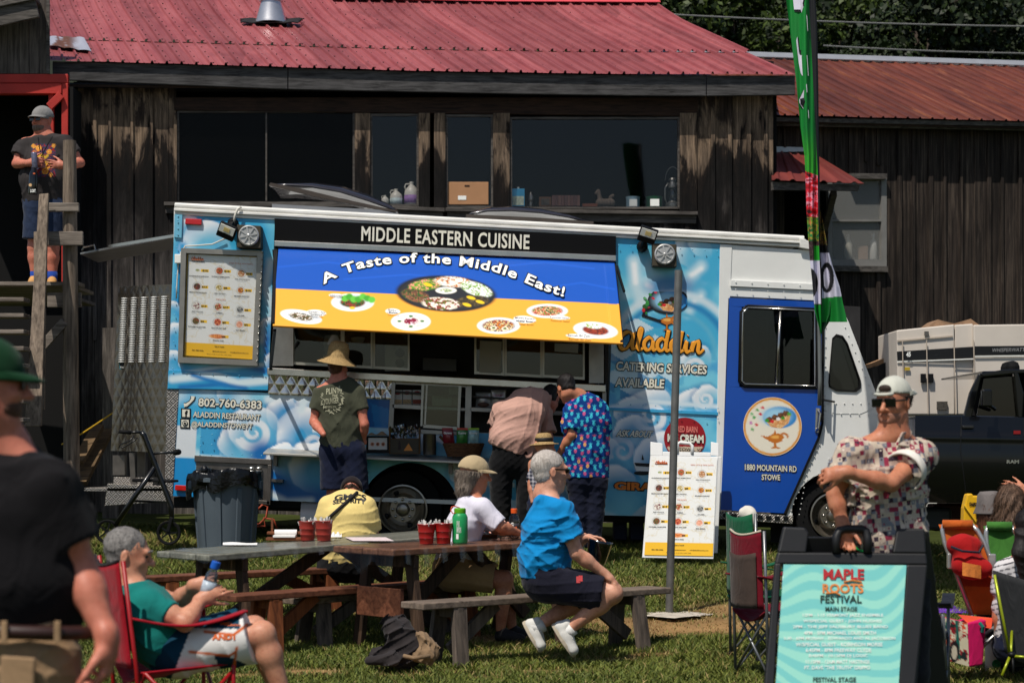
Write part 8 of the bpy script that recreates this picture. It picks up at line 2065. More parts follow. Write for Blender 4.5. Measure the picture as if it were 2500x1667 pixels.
RM=fig('man with sunglasses, backwards pale cap and red check shirt leaning on the festival board',Yp,(2180,984),-38,dict(ls=(2250,1110,.05),le=(2176,1180,-.20),lw=(2062,1152,-.26),rs=(2078,1105,-.06),re=(2038,1208,-.06),rw=(2058,1283,-.10),lh=(2225,1420,.06),rh=(2120,1420,-.02),lk=(2230,1640,.02),rk=(2110,1640,-.05),la=(2230,1810,.06),ra=(2110,1810,0)),(1,.45,0),[(2174,1400,.03,.120,.185),(2172,1310,.02,.120,.190),(2165,1200,.02,.110,.185),(2170,1115,.02,.075,.15)],TAN,dict(m=checks(),sl=.60,sr=.090,flare=1.2,hem=(2170,1400),hn=(.15,0,-1),wr=.007,wrs=14,collar=.28,seed=9,collarpts=True,e=.014),dict(m=cloth('dark_trousers',(36,36,40)),full=True),neck=(2182,1060,.01),hpitch=-6,h=.0075,big=.96,hsize=1.02,necr=.06,hands=[('lw',(-.9,.1,-.15),(.2,.85,-.4),1,dict(curl=(.6,.65,.7,.7),size=1.05,thumb=.4)),('rw',(.15,-.15,-.95),(-.2,-.9,.2),-1,dict(curl=(.5,.6,.7,.7),size=1.05,thumb=.5))])
cf=RM['j'];d=(cf['le']-cf['ls']).normalized();c0=cf['ls'].lerp(cf['le'],.60);MB().lathe([(.100,-.055),(.106,-.02),(.108,.004),(.098,.006),(.090,-.02)],c0,d,28,cap=(0,0)).build('rolled_cuff',cloth('cuff_white',(214,208,198)),RM['t'],True)
H=RM['H'];CAPW=cloth('pale_cap_cloth',(196,196,184));H.cap('cap',CAPW,RM['t'],True,True,.066,.005,.046,.007);H.hair('hair',hairmat('dark_brown_hair',(34,24,20),(62,46,38)),RM['t'],.010,low=-.10,front=-.005,wr=.003,maxu=.038)
S=SD();S.cone(H.at(-.075,.02,-.03),H.at(-.078,.01,-.105),.04,.03,.02);put(S.mesh('hair_tail',.008,.004,60),'hair_tail',hairmat('dark_brown_hair',(34,24,20),(62,46,38)),RM['t'])
H.glasses(RM['t'],SG,w=.031,hh=.021)
B=MB();B.ball(H.at(.077,0,.078),(.036,.014,.020),14,8,Matrix((H.r,H.f,H.u)).transposed());B.build('cap_opening',hairmat('dark_brown_hair',(34,24,20),(62,46,38)),RM['t'],True);MB().tube([H.at(.085,.05,.052),H.at(.102,.02,.050),H.at(.104,-.02,.050),H.at(.085,-.05,.052)],.008,6).build('cap_strap',CAPW,RM['t'],True)
S=SD();S.ell(H.at(.030,0,-.058),V((.0605,.0685,.066))*1.02,.02,H.axes());S.cut(H.at(0,0,-.040),H.u);S.cut(H.at(.008,0,0),-H.f);S.ell(H.at(.1,0,-.062),(.026,.03,.014),.01,H.axes(),sub=True);put(S.mesh('stubble',.007),'stubble',M('stubble_skin',(150,104,84),.7,var=.25,vs=60,bmp=.3,bs=150),RM['t'])
MB().tube([P(2085,1335,Yp-.12),P(2106,1346,Yp-.12)],.006,6).build('lanyard_clip',M('green_clip',(20,190,90),.4,bmp=0),RM['t'])
# --- bright blue shirt, sitting on the near bench
Yp=13.95
BM=fig('white haired man in bright blue shirt and navy shorts sitting sideways on the near bench',Yp,(1345,1152),108,dict(rs=(1372,1245,-.15),re=(1408,1350,-.17),rw=(1478,1402,-.13),ls=(1352,1240,.20),le=(1400,1330,.24),lw=(1425,1312,.20),rh=(1345,1425,-.08),lh=(1330,1420,.12),rk=(1496,1448,-.12),lk=(1440,1452,.20),ra=(1392,1532,-.08),la=(1318,1522,.10)),(.25,1,0),[(1332,1412,0,.155,.19),(1330,1360,0,.165,.19),(1336,1290,0,.150,.20),(1342,1235,0,.105,.175)],PALE,dict(m=cloth('bright_blue_cotton',(8,128,190),.06),sl=.66,sr=.088,flare=1.06,hem=(1340,1412),hn=(-.05,0,-1),wr=.0065,wrs=17,seed=12,wd=(.2,0,1)),dict(m=cloth('navy_shorts',(24,24,38)),t=.84,fl=.112,wr=.006,wrs=18,up=.6,e=.02),neck=(1330,1208),hpitch=-2,h=.0085,hsize=1.16,big=1.1,necr=.058,hands=[('rw',(.75,-.05,-.62),(-.4,.2,-.9),1,dict(curl=(.35,.38,.4,.45),size=1.12,spread=.09)),('lw',(.9,-.1,-.05),(.1,-.4,-.9),-1,dict(curl=(.3,.35,.4,.5),size=1.08,spread=.1))])
H=BM['H'];H.hair('hair',hairmat('white_short_hair',(150,138,128),(214,206,198)),BM['t'],.007,low=-.075,front=.056,wr=.002,seed=8,h=.007);H.glasses(BM['t'],SG,w=.026,hh=.013)
WS=M('white_canvas_shoe',(206,204,198),.7,var=.08,bmp=.2,bs=60);SOLE=M('rubber_sole',(176,164,144),.8,var=.1)
for heel,toe in(((1349,1522,-.06),(1402,1603,-.10)),((1278,1516,.12),(1322,1592,.06))):
 a=P(heel[0],heel[1],Yp+heel[2]);b_=P(toe[0],toe[1],Yp+toe[2]);d=(b_-a).normalized();up=V((.83,-.2,.5));o=shoe('shoe',WS,BM['t'],a,b_,up=up,sole=SOLE,hgt=.085)
 u=(up-d*up.dot(d)).normalized();sd_=d.cross(u);L_=(b_-a).length;B=MB()
 for i in range(5):q=a+d*(L_*(.42+.085*i))+u*(.082-.009*i);B.tube([q-sd_*.024,q+u*.006,q+sd_*.024],.0035,5)
 B.tube([a+d*L_*.45+u*.08-sd_*.02,a+d*L_*.6+u*.06-sd_*.05,a+d*L_*.85+u*.04-sd_*.045],.003,5);B.build('laces',LWHITE,o,True)
for q in 'rl':an=BM['j'][q+'a'];MB().lathe([(.050,-.05),(.05,.0),(.052,.035)],an+V((-.01,0,-.02)),(an-BM['j'][q+'k']).normalized()*-1,14).build('sock',cloth('white_sock',(226,224,220)),BM['t'],True)
wrap_text('shorts_patch',[('I',(1414,1436,1424,1420)),('I',(1420,1432,1430,1418))],M('patch_red',(170,24,30),.6,bmp=0),BM['pants'],BM['pants'],lambda u,v:P(u,v,Yp-.8),(0,1,0),off=.3)
# food tub in a clear bag in his far hand
q=P(1462,1340,Yp+.12);fb=thing('takeaway_tub','clear plastic takeaway tub in the hand of the man in bright blue','food tub',q)
MB().lathe([(.055,-.11),(.065,-.09),(.085,.04),(.088,.06),(.08,.06),(.06,-.08)],q,(.2,0,1),12).build('tub',glassmat('tub_clear',(.8,.8,.76),3,.72,.15),fb,True);MB().ball(q+V((0,0,.035)),(.07,.07,.02)).build('food',M('tub_food',(120,80,60),.8,var=.5,vs=50),fb,True)
# --- woman in white with tan cap on the grey bench
Yp=15.2
WW=fig('woman in white shirt and tan baseball cap sitting at the brown table',Yp,(1160,1160),102,dict(rs=(1180,1240,-.14),re=(1222,1285,-.16),rw=(1265,1300,-.02),ls=(1160,1238,.16),le=(1210,1290,.18),lw=(1262,1296,.08),rh=(1105,1400,-.08),lh=(1105,1396,.1),rk=(1232,1415,-.10),lk=(1232,1412,.12),ra=(1222,1535,-.08),la=(1250,1530,.1)),(.2,1,0),[(1108,1392,0,.150,.18),(1118,1350,0,.135,.165),(1136,1280,0,.125,.165),(1146,1232,0,.085,.15)],TAN,dict(m=cloth('white_cotton',(214,210,222),.04),sl=.92,sr=.080,hem=(1110,1384),hn=(-.3,0,-1),wr=.005,wrs=16,seed=14),dict(m=cloth('khaki_shorts',(164,132,92)),t=.8,fl=.11,wr=.005,wrs=18,up=.5,e=.02),neck=(1148,1208),hpitch=-4,h=.009,hsize=1.04)
H=WW['H'];H.cap('cap',cloth('tan_cap_cloth',(176,156,122)),WW['t'],low=.032,thick=.014,h=.008);H.hair('hair',hairmat('grey_brown_hair',(70,58,48),(156,142,128)),WW['t'],.010,front=.02,wr=.005,long=.10,seed=6,h=.008,maxu=.030)
for q in 'rl':an=WW['j'][q+'a'];shoe('sandal',M('dark_sandal',(26,22,22),.7),WW['t'],an+V((-.05,0,-.085)),an+V((.19,0,-.09)))
# --- security shirt, hunched, back to the camera
Yp=16.35
SM=fig('hunched person in yellow security shirt and dark cap seen from behind at the long table',Yp,(858,1206),180,dict(ls=(800,1232),le=(782,1300,.05),lw=(790,1330,.2),rs=(896,1234),re=(914,1310,.05),rw=(900,1340,.2),lh=(810,1385),rh=(880,1385),lk=(800,1400,.42),rk=(890,1400,.42),la=(800,1480,.36),ra=(890,1480,.36)),(1,0,0),[(846,1375,0,.135,.20),(846,1320,-.02,.14,.205),(848,1260,0,.135,.205),(850,1226,.06,.10,.17)],RUDDY,dict(m=cloth('pale_yellow_cotton',(222,198,126),.05),sl=.82,sr=.082,flare=1.1,wr=.007,wrs=14,hem=(846,1376),seed=3,cutneck=False),dict(m=cloth('black_trousers',(18,18,20)),full=True),neck=(854,1214,.12),hpitch=-52,hdy=.16,h=.009,hsize=1.0)
H=SM['H'];H.cap('cap',cloth('black_cap_cloth',(32,24,24)),SM['t'],low=.0,h=.008);H.hair('hair',hairmat('short_dark_hair',(40,28,22),(70,52,42)),SM['t'],.006,low=-.05,front=0,maxu=.0)
wrap_text('lettering',[('GMCS',(798,1223,880,1209,lambda x:(x-840)**2*.0022)),('SECURITY',(795,1232,879,1221,lambda x:(x-838)**2*.0022))],LBLACK,SM['shirt'],SM['shirt'],lambda u,v:P(u,v,Yp-.7),(0,1,0),off=.04)
bv=BVHTree.FromPolygons([tuple(v.co)for v in SM['shirt'].data.vertices],[tuple(p.vertices)for p in SM['shirt'].data.polygons]);pts=[]
for k in range(16):
 t=k/15;q=P(784+70*t+8*math.sin(t*3),1272-66*t-6*math.sin(t*3.1),Yp-.7);hit=bv.ray_cast(q,V((0,1,0)))[0]
 if hit is not None:pts.append(hit-V((0,.012,0)))
if len(pts)>3:tag(MB().tube(pts,.014,8).build('strap',M('braided_strap',(18,16,16),.7,var=.3,vs=90,bmp=.5,bs=90),SM['t'],True))
# --- olive shirt and straw hat at the counter
Yp=19.15
GM=fig('man in olive shirt and wide straw hat standing at the truck counter',Yp,(826,897),150,dict(ls=(783,958),le=(766,1030,-.02),lw=(790,1060,-.25),rs=(872,958),re=(890,1036,-.06),rw=(884,1080,.06),lh=(812,1105),rh=(862,1105),lk=(814,1210),rk=(868,1212),la=(816,1310),ra=(868,1312)),(1,.15,0),[(836,1095,0,.125,.185),(833,1040,0,.120,.185),(829,980,0,.115,.195),(828,940,0,.085,.175)],RUDDY,dict(m=cloth('olive_cotton',(66,68,54),.06),sl=.58,sr=.082,flare=1.1,wr=.006,wrs=13,hem=(836,1095),hn=(-.04,0,-1),seed=21),dict(m=cloth('navy_cotton',(20,26,48)),t=.86,fl=.125,wr=.005,up=.5,e=.02),neck=(828,926),h=.01,hsize=1.0,hands=[('rw',(-.75,.3,-.15),(.2,.9,.1),-1,dict(curl=(.2,.25,.3,.3),size=1.1))],shoes=[(P(812,1322,Yp-.1),P(806,1324,Yp+.18),M('dark_shoe',(40,36,34),.7),None),(P(868,1324,Yp-.1),P(876,1326,Yp+.18),M('dark_shoe',(40,36,34),.7),None)])
def strawmat():
 m,n,l,b=newmat('woven_straw');vec=coords(n,l,(1,1,1));w=n.new("ShaderNodeTexWave");w.inputs['Scale'].default_value=28;w.bands_direction='Z';w.inputs['Distortion'].default_value=3;w.inputs['Detail Scale'].default_value=6;l.new(vec,w.inputs[0])
 w2=noise(n,l,coords(n,l,(60,60,20)),1.5,3);rp=ramp(n,[(.2,lin((96,72,40))),(.55,lin((176,144,92))),(.9,lin((206,176,122)))]);l.new(mix(n,l,.5,w.outputs[1],w2),rp.inputs[0]);l.new(rp.outputs[0],b.inputs['Base Color']);b.inputs['Roughness'].default_value=.8;bump(n,l,b,w.outputs[1],.5,.006);return m
STRW=strawmat()
def hat(parent,c,ax,r_brim,r_crown,hgt,droop,band=None):
 prof=[(r_brim,-droop),(r_brim*.98,-droop+.004),(r_brim*.75,-droop*.45),(r_crown*1.15,.0),(r_crown,.015),(r_crown*.97,hgt*.55),(r_crown*.82,hgt*.9),(r_crown*.5,hgt),(.01,hgt*1.0)]
 o=MB().lathe(prof,c,ax,40,.92,cap=(0,1)).build('hat',STRW,parent,True,solid=.004)
 if band:MB().lathe([(r_crown*1.02,.012),(r_crown*1.0,.05)],c,ax,32,.92).build('hat_band',band,o,True,solid=.004)
 return o
hat(GM['t'],P(824,874,Yp-.02),(.16,-.10,1),.205,.108,.155,.05);GM['H'].hair('hair',hairmat('reddish_hair',(66,40,28),(110,70,50)),GM['t'],.008,low=-.09,front=.0,wr=.003)
wr_=M('print_cream',(168,166,140),.8,bmp=0)
wrap_text('lettering',[('PLINY',(782,956,816,941,lambda x:(x-800)*-.12)),('THE',(797,965,811,958)),('YOUNGER',(776,982,814,967,lambda x:(x-795)*-.10)),('TRIPLE IPA',(782,992,808,987))],wr_,GM['shirt'],GM['shirt'],lambda u,v:P(u,v,Yp-.7),(0,1,0),off=.01)
bv=BVHTree.FromPolygons([tuple(v.co)for v in GM['shirt'].data.vertices],[tuple(p.vertices)for p in GM['shirt'].data.polygons]);B=MB()
for k in range(40):
 a=-.9+4.4*k/39;rr=random.uniform(.9,1.15);q=P(797+25*rr*math.cos(a),968+33*rr*math.sin(a),Yp-.7);hit,nm_,i_,d_=bv.ray_cast(q,V((0,1,0)))
 if hit is None:continue
 s_=random.uniform(.010,.022);th=a+random.uniform(-.8,.8);u_=V((math.cos(th),0,-math.sin(th)))*s_;v_=V((math.sin(th),0,math.cos(th)))*s_*.35;o_=V((0,-.006,0));B.add([hit+o_-u_,hit+o_+v_,hit+o_+u_,hit+o_-v_],[(0,1,2,3)])
B.build('wreath_print',wr_,GM['shirt'])
# --- pink shirt bending into the counter
Yp=19.2
PM=fig('man in pale pink shirt and black trousers bending over the display shelf',Yp,(1345,975),160,dict(ls=(1222,1000,.05),le=(1206,1050,.12),lw=(1225,1050,.4),rs=(1328,1010,.2),re=(1340,1070,.2),rw=(1330,1080,.4),lh=(1225,1135),rh=(1290,1140),lk=(1222,1240,.03),rk=(1284,1246),la=(1224,1345,0),ra=(1278,1348)),(1,.2,0),[(1256,1118,0,.140,.20),(1256,1070,-.03,.145,.215),(1270,1012,.02,.130,.215),(1296,972,.14,.10,.18)],RUDDY,dict(m=cloth('pale_pink_cotton',(186,146,132),.08),sl=.75,sr=.09,wr=.008,wrs=14,hem=(1258,1108),hn=(-.38,0,-1),seed=31,cutneck=False),dict(m=cloth('black_trousers',(18,18,20)),full=True,up=.6,e=.02),neck=(1318,968,.2),hdy=.3,hpitch=-35,h=.01,shoes=[(P(1224,1352,Yp-.1),P(1218,1354,Yp+.18),BLK,None),(P(1280,1355,Yp-.1),P(1286,1357,Yp+.18),BLK,None)])
PM['H'].hair('hair',hairmat('near_black_hair',(16,12,12),(34,28,26)),PM['t'],.012,low=-.07,front=.04,wr=.004)
# --- child with straw hat
Yp=18.85
def plaid():
 m,n,l,b=newmat('navy_plaid');tc=n.new("ShaderNodeTexCoord");c=lin((40,44,62))
 fac=None;cur=None
 for d,s in(('X',9),('Z',9)):
  w=n.new("ShaderNodeTexWave");w.bands_direction=d;w.inputs['Scale'].default_value=s;l.new(tc.outputs['Object'],w.inputs[0]);r=ramp(n,[(.55,(0,0,0)),(.7,(.75,.72,.74))]);l.new(w.outputs[0],r.inputs[0]);cur=r.outputs[0]if cur is None else mix(n,l,.5,cur,r.outputs[0])
 l.new(mix(n,l,cur,c,lin((200,196,200))),b.inputs['Base Color']);b.inputs['Roughness'].default_value=.85;return m
CH=fig('child in straw hat with dark band and plaid shirt between two adults at the counter',Yp,(1330,1094),115,dict(ls=(1304,1134),le=(1296,1180,-.03),lw=(1300,1225,-.08),rs=(1350,1136),re=(1362,1180),rw=(1362,1220),lh=(1315,1240),rh=(1340,1240),lk=(1316,1290),rk=(1342,1290),la=(1316,1345),ra=(1342,1345)),(1,.1,0),[(1328,1235,0,.10,.13),(1326,1180,0,.095,.12),(1326,1135,0,.075,.11)],FAIR,dict(m=plaid(),sl=.7,sr=.055,hem=(1326,1240),wr=.004,e=.008),dict(m=cloth('navy_cotton',(20,26,48)),t=.9,fl=.085,e=.0),neck=(1327,1122),h=.009,hsize=.9,big=.72,necr=.045)
hat(CH['t'],P(1328,1082,Yp),(-.05,0,1),.150,.088,.095,.012,M('black_band',(14,12,12),.7,bmp=0))
# --- pineapple shirt
Yp=18.95
def pineapple():
 m,n,l,b=newmat('pineapple_print');vec=coords(n,l,(21,21,15));v=n.new("ShaderNodeTexVoronoi");v.inputs['Randomness'].default_value=.35;v.inputs['Scale'].default_value=1.0;l.new(vec,v.inputs['Vector'])
 sep=n.new("ShaderNodeSeparateColor");l.new(v.outputs['Color'],sep.inputs[0]);col=ramp(n,[(0,lin((226,60,120))),(.34,lin((230,90,130))),(.4,lin((60,190,214))),(.8,lin((90,200,210))),(.92,lin((230,170,80)))],'CONSTANT');l.new(sep.outputs[0],col.inputs[0])
 nz=noise(n,l,coords(n,l,(110,110,90)),1.3,2);ad=n.new("ShaderNodeMath");ad.operation='MULTIPLY_ADD';ad.inputs[1].default_value=.55;l.new(nz,ad.inputs[0]);l.new(v.outputs['Distance'],ad.inputs[2])
 lt=n.new("ShaderNodeMath");lt.operation='LESS_THAN';lt.inputs[1].default_value=.60;l.new(ad.outputs[0],lt.inputs[0])
 l.new(mix(n,l,lt.outputs[0],lin((12,56,122)),col.outputs[0]),b.inputs['Base Color']);b.inputs['Roughness'].default_value=.75;b.inputs['Specular IOR Level'].default_value=.2;return m
HM=fig('man in bright pineapple print shirt and dark jeans at the counter, head bowed',Yp,(1382,950),205,dict(ls=(1398,1000,-.06),le=(1396,1062,-.12),lw=(1362,1112,-.02),rs=(1466,1000,.06),re=(1478,1070,.1),rw=(1450,1110,.3),lh=(1412,1180),rh=(1454,1182),lk=(1416,1258),rk=(1452,1260),la=(1412,1340),ra=(1450,1342)),(1,.2,0),[(1432,1165,0,.135,.185),(1430,1100,0,.135,.19),(1430,1030,0,.13,.19),(1428,985,0,.09,.17)],TAN,dict(m=pineapple(),sl=.80,sr=.086,flare=1.06,hem=(1432,1166),hn=(0,0,-1),wr=.006,wrs=14,seed=41,e=.014,cutneck=False,h=.006),dict(m=cloth('dark_denim',(22,26,44)),full=True,up=.5,e=.01),neck=(1414,968),hpitch=-38,hdy=-.02,h=.01,hsize=1.02,shoes=[(P(1412,1348,Yp-.1),P(1400,1350,Yp+.18),BLK,None),(P(1450,1350,Yp-.1),P(1456,1352,Yp+.18),BLK,None)])
def pines(pt):
 rg=random.Random(5);pt.over(vnoise(pt.x,pt.y,9,3)*.5,(18,76,150))
 for r in range(13):
  for c in range(9):
   x=1366+c*15.5+(r%2)*7.7+rg.uniform(-2,2);y=935+r*18.5+(c%2)*6+rg.uniform(-2,2);k=rg.random();col=(206,84,128)if k<.36 else((64,196,216)if k<.88 else(232,170,90));lf=(64,186,206)if k<.7 else(206,90,130);t=rg.uniform(-22,22)
   pt.ell(x,y,3.4,5.0,col,t,.25);pt.ell(x,y+.5,1.0,1.6,(20,50,120),t,.3,.7)
   for d in(-1,0,1):pt.line([(x,y-4.5),(x+d*4,y-9.5+abs(d)*1.5)],.9,lf,.5)
paint_mesh(HM['shirt'],pines,(12,50,118),CLOTHP)
HM['H'].hair('hair',hairmat('near_black_hair',(16,12,12),(34,28,26)),HM['t'],.011,low=-.055,front=.045,wr=.003);HM['H'].glasses(HM['t'],SG,w=.022,hh=.010,name='glasses')
# --- man on the stair landing
Yp=21.0
SG2=fig('bearded man in grey cap and dark graphic shirt standing on the stair landing',Yp,(102,296),-28,dict(rs=(62,352),re=(40,400,-.06),rw=(72,398,-.24),ls=(158,350),le=(196,398,-.02),lw=(156,404,-.22),rh=(90,510),lh=(132,510),rk=(84,605),lk=(128,606),ra=(86,682),la=(128,682)),(1,.08,0),[(108,498,0,.14,.20),(107,440,-.02,.155,.205),(108,390,0,.135,.205),(110,345,0,.09,.18)],RUDDY,dict(m=cloth('charcoal_cotton',(58,54,54),.08),sl=.62,sr=.092,flare=1.1,hem=(108,497),wr=.006,wrs=14,seed=51),dict(m=cloth('denim_shorts',(36,48,72)),t=.80,fl=.118,up=.4,e=.018),neck=(110,334),h=.01,hsize=1.1,big=1.1,jaw=1.1,necr=.066,hands=[('rw',(.8,-.3,.1),(.2,.9,0),1,dict(curl=(.7,.8,.9,.9),size=1.15)),('lw',(-.9,-.2,.05),(-.1,.9,.1),-1,dict(curl=(.3,.35,.4,.4),size=1.15))],base=P(108,693,Yp),shoes=[(P(84,693,Yp+.08),P(78,694,Yp-.2),M('tan_trainer',(190,140,80),.7),LWHITE),(P(128,693,Yp+.08),P(126,697,Yp-.2),M('tan_trainer',(190,140,80),.7),LWHITE)])
for q in 'rl':an=SG2['j'][q+'a'];MB().lathe([(.052,-.02),(.052,.10)],an+V((0,0,-.02)),n=14).build('sock',cloth('blue_sock',(26,60,140)),SG2['t'],True)
H=SG2['H'];H.cap('cap',cloth('grey_cap_cloth',(130,128,126)),SG2['t'],thick=.016,low=.030,h=.009);H.glasses(SG2['t'],SG)
S=SD();S.ell(H.at(.034,0,-.062),V((.066,.066,.068))*1.08,.02,H.axes());S.cut(H.at(0,0,-.05),H.u);S.cut(H.at(.0,0,0),-H.f);put(S.mesh('beard',.009),'beard',hairmat('brown_grey_beard',(70,54,46),(130,112,100)),SG2['t'])
def gfx(pt):
 m_=((pt.x>77)&(pt.x<136)&(pt.y>352)&(pt.y<431)).astype(float)*(pt.p3[:,1]<Yp)
 pt.over(m_,(62,60,84));pt.food(m_,[(62,60,84),(50,56,80),(150,40,40),(70,66,96),(54,54,70)],5,3)
 for x,y,r in((94,362,7),(120,371,6),(118,405,7),(110,418,8),(82,357,5),(131,356,5),(124,427,5),(84,372,4)):pt.ell(x,y,r,r,(226,160,60));pt.ell(x,y,r*.55,r*.55,(196,90,50));pt.ell(x,y,r*.25,r*.25,(236,196,90))
 pt.line([(92,385),(100,378),(110,386),(116,380)],3,(214,170,50),1.5);pt.line([(108,396),(118,398)],3,(214,170,50),1.5)
paint_mesh(SG2['shirt'],gfx,(58,54,54),CLOTHP)
MB().tube([P(93,336,Yp-.17),P(96,360,Yp-.2),P(101,382,Yp-.21),P(118,350,Yp-.2),P(128,334,Yp-.17)],.006,5).build('lanyard',BLK,SG2['t']);MB().box(P(101,398,Yp-.22),(.07,.006,.10)).build('badge',M('badge_pink',(180,110,100),.5,bmp=0),SG2['t'])
q=P(84,390,Yp-.30);t=thing('drink_can','slim red topped can in the hand of the man on the stair','can',q);MB().lathe([(.026,-.09),(.03,-.08),(.03,.06),(.024,.075)],q,(-.08,0,1),16).build('can',M('can_grey',(110,110,130),.35,.4,var=.4,vs=30,bmp=0),t,True);MB().lathe([(.030,.05),(.024,.076),(.01,.077)],q,(-.08,0,1),16).build('top',M('can_red',(170,30,50),.4,bmp=0),t,True)
q=P(80,475,Yp-.30);t=thing('wine_bottle','dark bottle with printed label hanging from the hand of the man on the stair','bottle',q);MB().lathe([(.042,0),(.045,.01),(.045,.20),(.03,.25),(.018,.28),(.017,.36)],q,(.05,0,1),18).build('glass',M('dark_bottle_glass',(10,10,14),.12,bmp=0,coat=.5),t,True);B=MB();fit_text(B,'LOST',lambda u,v:P(74+13*u,470-8*v,Yp-.35),.05);B.build('lettering',LWHITE,t);MB().lathe([(.016,0),(.016,.003)],P(74,452,Yp-.345),(0,-1,0),16).build('moon_mark',M('moon_cream',(220,180,130),.6,bmp=0),t);MB().ball(P(83,425,Yp-.335),(.016,.01,.012)).build('flower_mark',M('flower_orange',(200,90,30),.6,bmp=0),t,True)
# --- people at the right edge
Yp=14.4
W1=fig('person in grey bucket hat with reddish hair behind the orange beach chair',Yp+.4,(2424,1258),150,dict(ls=(2395,1330),le=(2390,1390),rs=(2455,1330),re=(2462,1390),lh=(2410,1470),rh=(2440,1470),lk=(2410,1480,.4),rk=(2440,1480,.4),la=(2410,1580,.4),ra=(2440,1580,.4)),(1,0,0),[(2425,1460,0,.11,.16),(2425,1390,0,.10,.15),(2425,1325,0,.08,.14)],FAIR,dict(m=cloth('rust_cotton',(150,70,40)),hem=(2425,1460)),dict(m=cloth('navy_cotton',(20,26,48)),full=True),neck=(2425,1308),h=.011)
W1['H'].hair('hair',hairmat('auburn_hair',(60,34,22),(120,76,52)),W1['t'],.012,front=.03,wr=.005,long=.20,h=.009)
MB().lathe([(.135,-.03),(.13,-.025),(.108,.03),(.104,.10),(.085,.125),(.01,.13)],W1['H'].at(-.016,0,.045),W1['H'].u,28).build('bucket_hat',cloth('grey_wool',(96,90,88),.3),W1['t'],True,solid=.006)
W2=fig('woman with long brown hair, hand raised to her head, at the right edge',Yp-.2,(2470,1228),140,dict(ls=(2425,1310),le=(2410,1370),rs=(2510,1310),re=(2560,1280),rw=(2502,1196),lh=(2450,1460),rh=(2490,1460),lk=(2450,1480,.4),rk=(2490,1480,.4),la=(2450,1600,.4),ra=(2490,1600,.4)),(1,0,0),[(2468,1455,0,.11,.16),(2468,1380,0,.10,.15),(2468,1310,0,.08,.15)],TAN,dict(m=cloth('olive_top',(70,80,60)),hem=(2468,1455)),dict(m=cloth('navy_cotton',(20,26,48)),full=True),neck=(2468,1286),h=.01,hands=[('rw',(-.9,.1,.2),(0,1,0),-1,dict(curl=(.2,.25,.3,.3)))])
W2['H'].hair('hair',hairmat('mid_brown_hair',(62,44,34),(128,100,80)),W2['t'],.016,front=.03,wr=.006,long=.17,h=.008)
W3=fig('woman with dark ponytail and striped shirt sitting in the grey camp chair',12.9,(2508,1292),170,dict(ls=(2450,1395),le=(2440,1480),rs=(2560,1395),re=(2580,1480),lh=(2470,1580),rh=(2530,1580),lk=(2470,1590,.4),rk=(2530,1590,.4),la=(2470,1660,.5),ra=(2530,1660,.5)),(1,0,0),[(2500,1570,0,.12,.17),(2500,1480,0,.11,.165),(2502,1390,0,.085,.16)],TAN,dict(m=None or cloth('striped_top',(206,202,200)),hem=(2500,1570)),dict(m=cloth('navy_cotton',(20,26,48)),full=True),neck=(2504,1360),h=.01)
def stp(pt):pt.over((((pt.y+.25*pt.x)%13)<3).astype(float),(60,58,66))
paint_mesh(W3['shirt'],stp,(206,202,204),CLOTHP)
W3['H'].hair('hair',hairmat('near_black_hair',(16,12,12),(34,28,26)),W3['t'],.014,front=.04,low=-.08,wr=.004,h=.008)
S=SD();S.cone(P(2496,1305,12.78),P(2492,1350,12.74),.05,.05,.03).cone(P(2492,1350,12.74),P(2498,1420,12.74),.05,.02,.03);put(S.mesh('ponytail',.008,.006,60,2,(0,0,1)),'ponytail',hairmat('near_black_hair',(16,12,12),(34,28,26)),W3['t'])
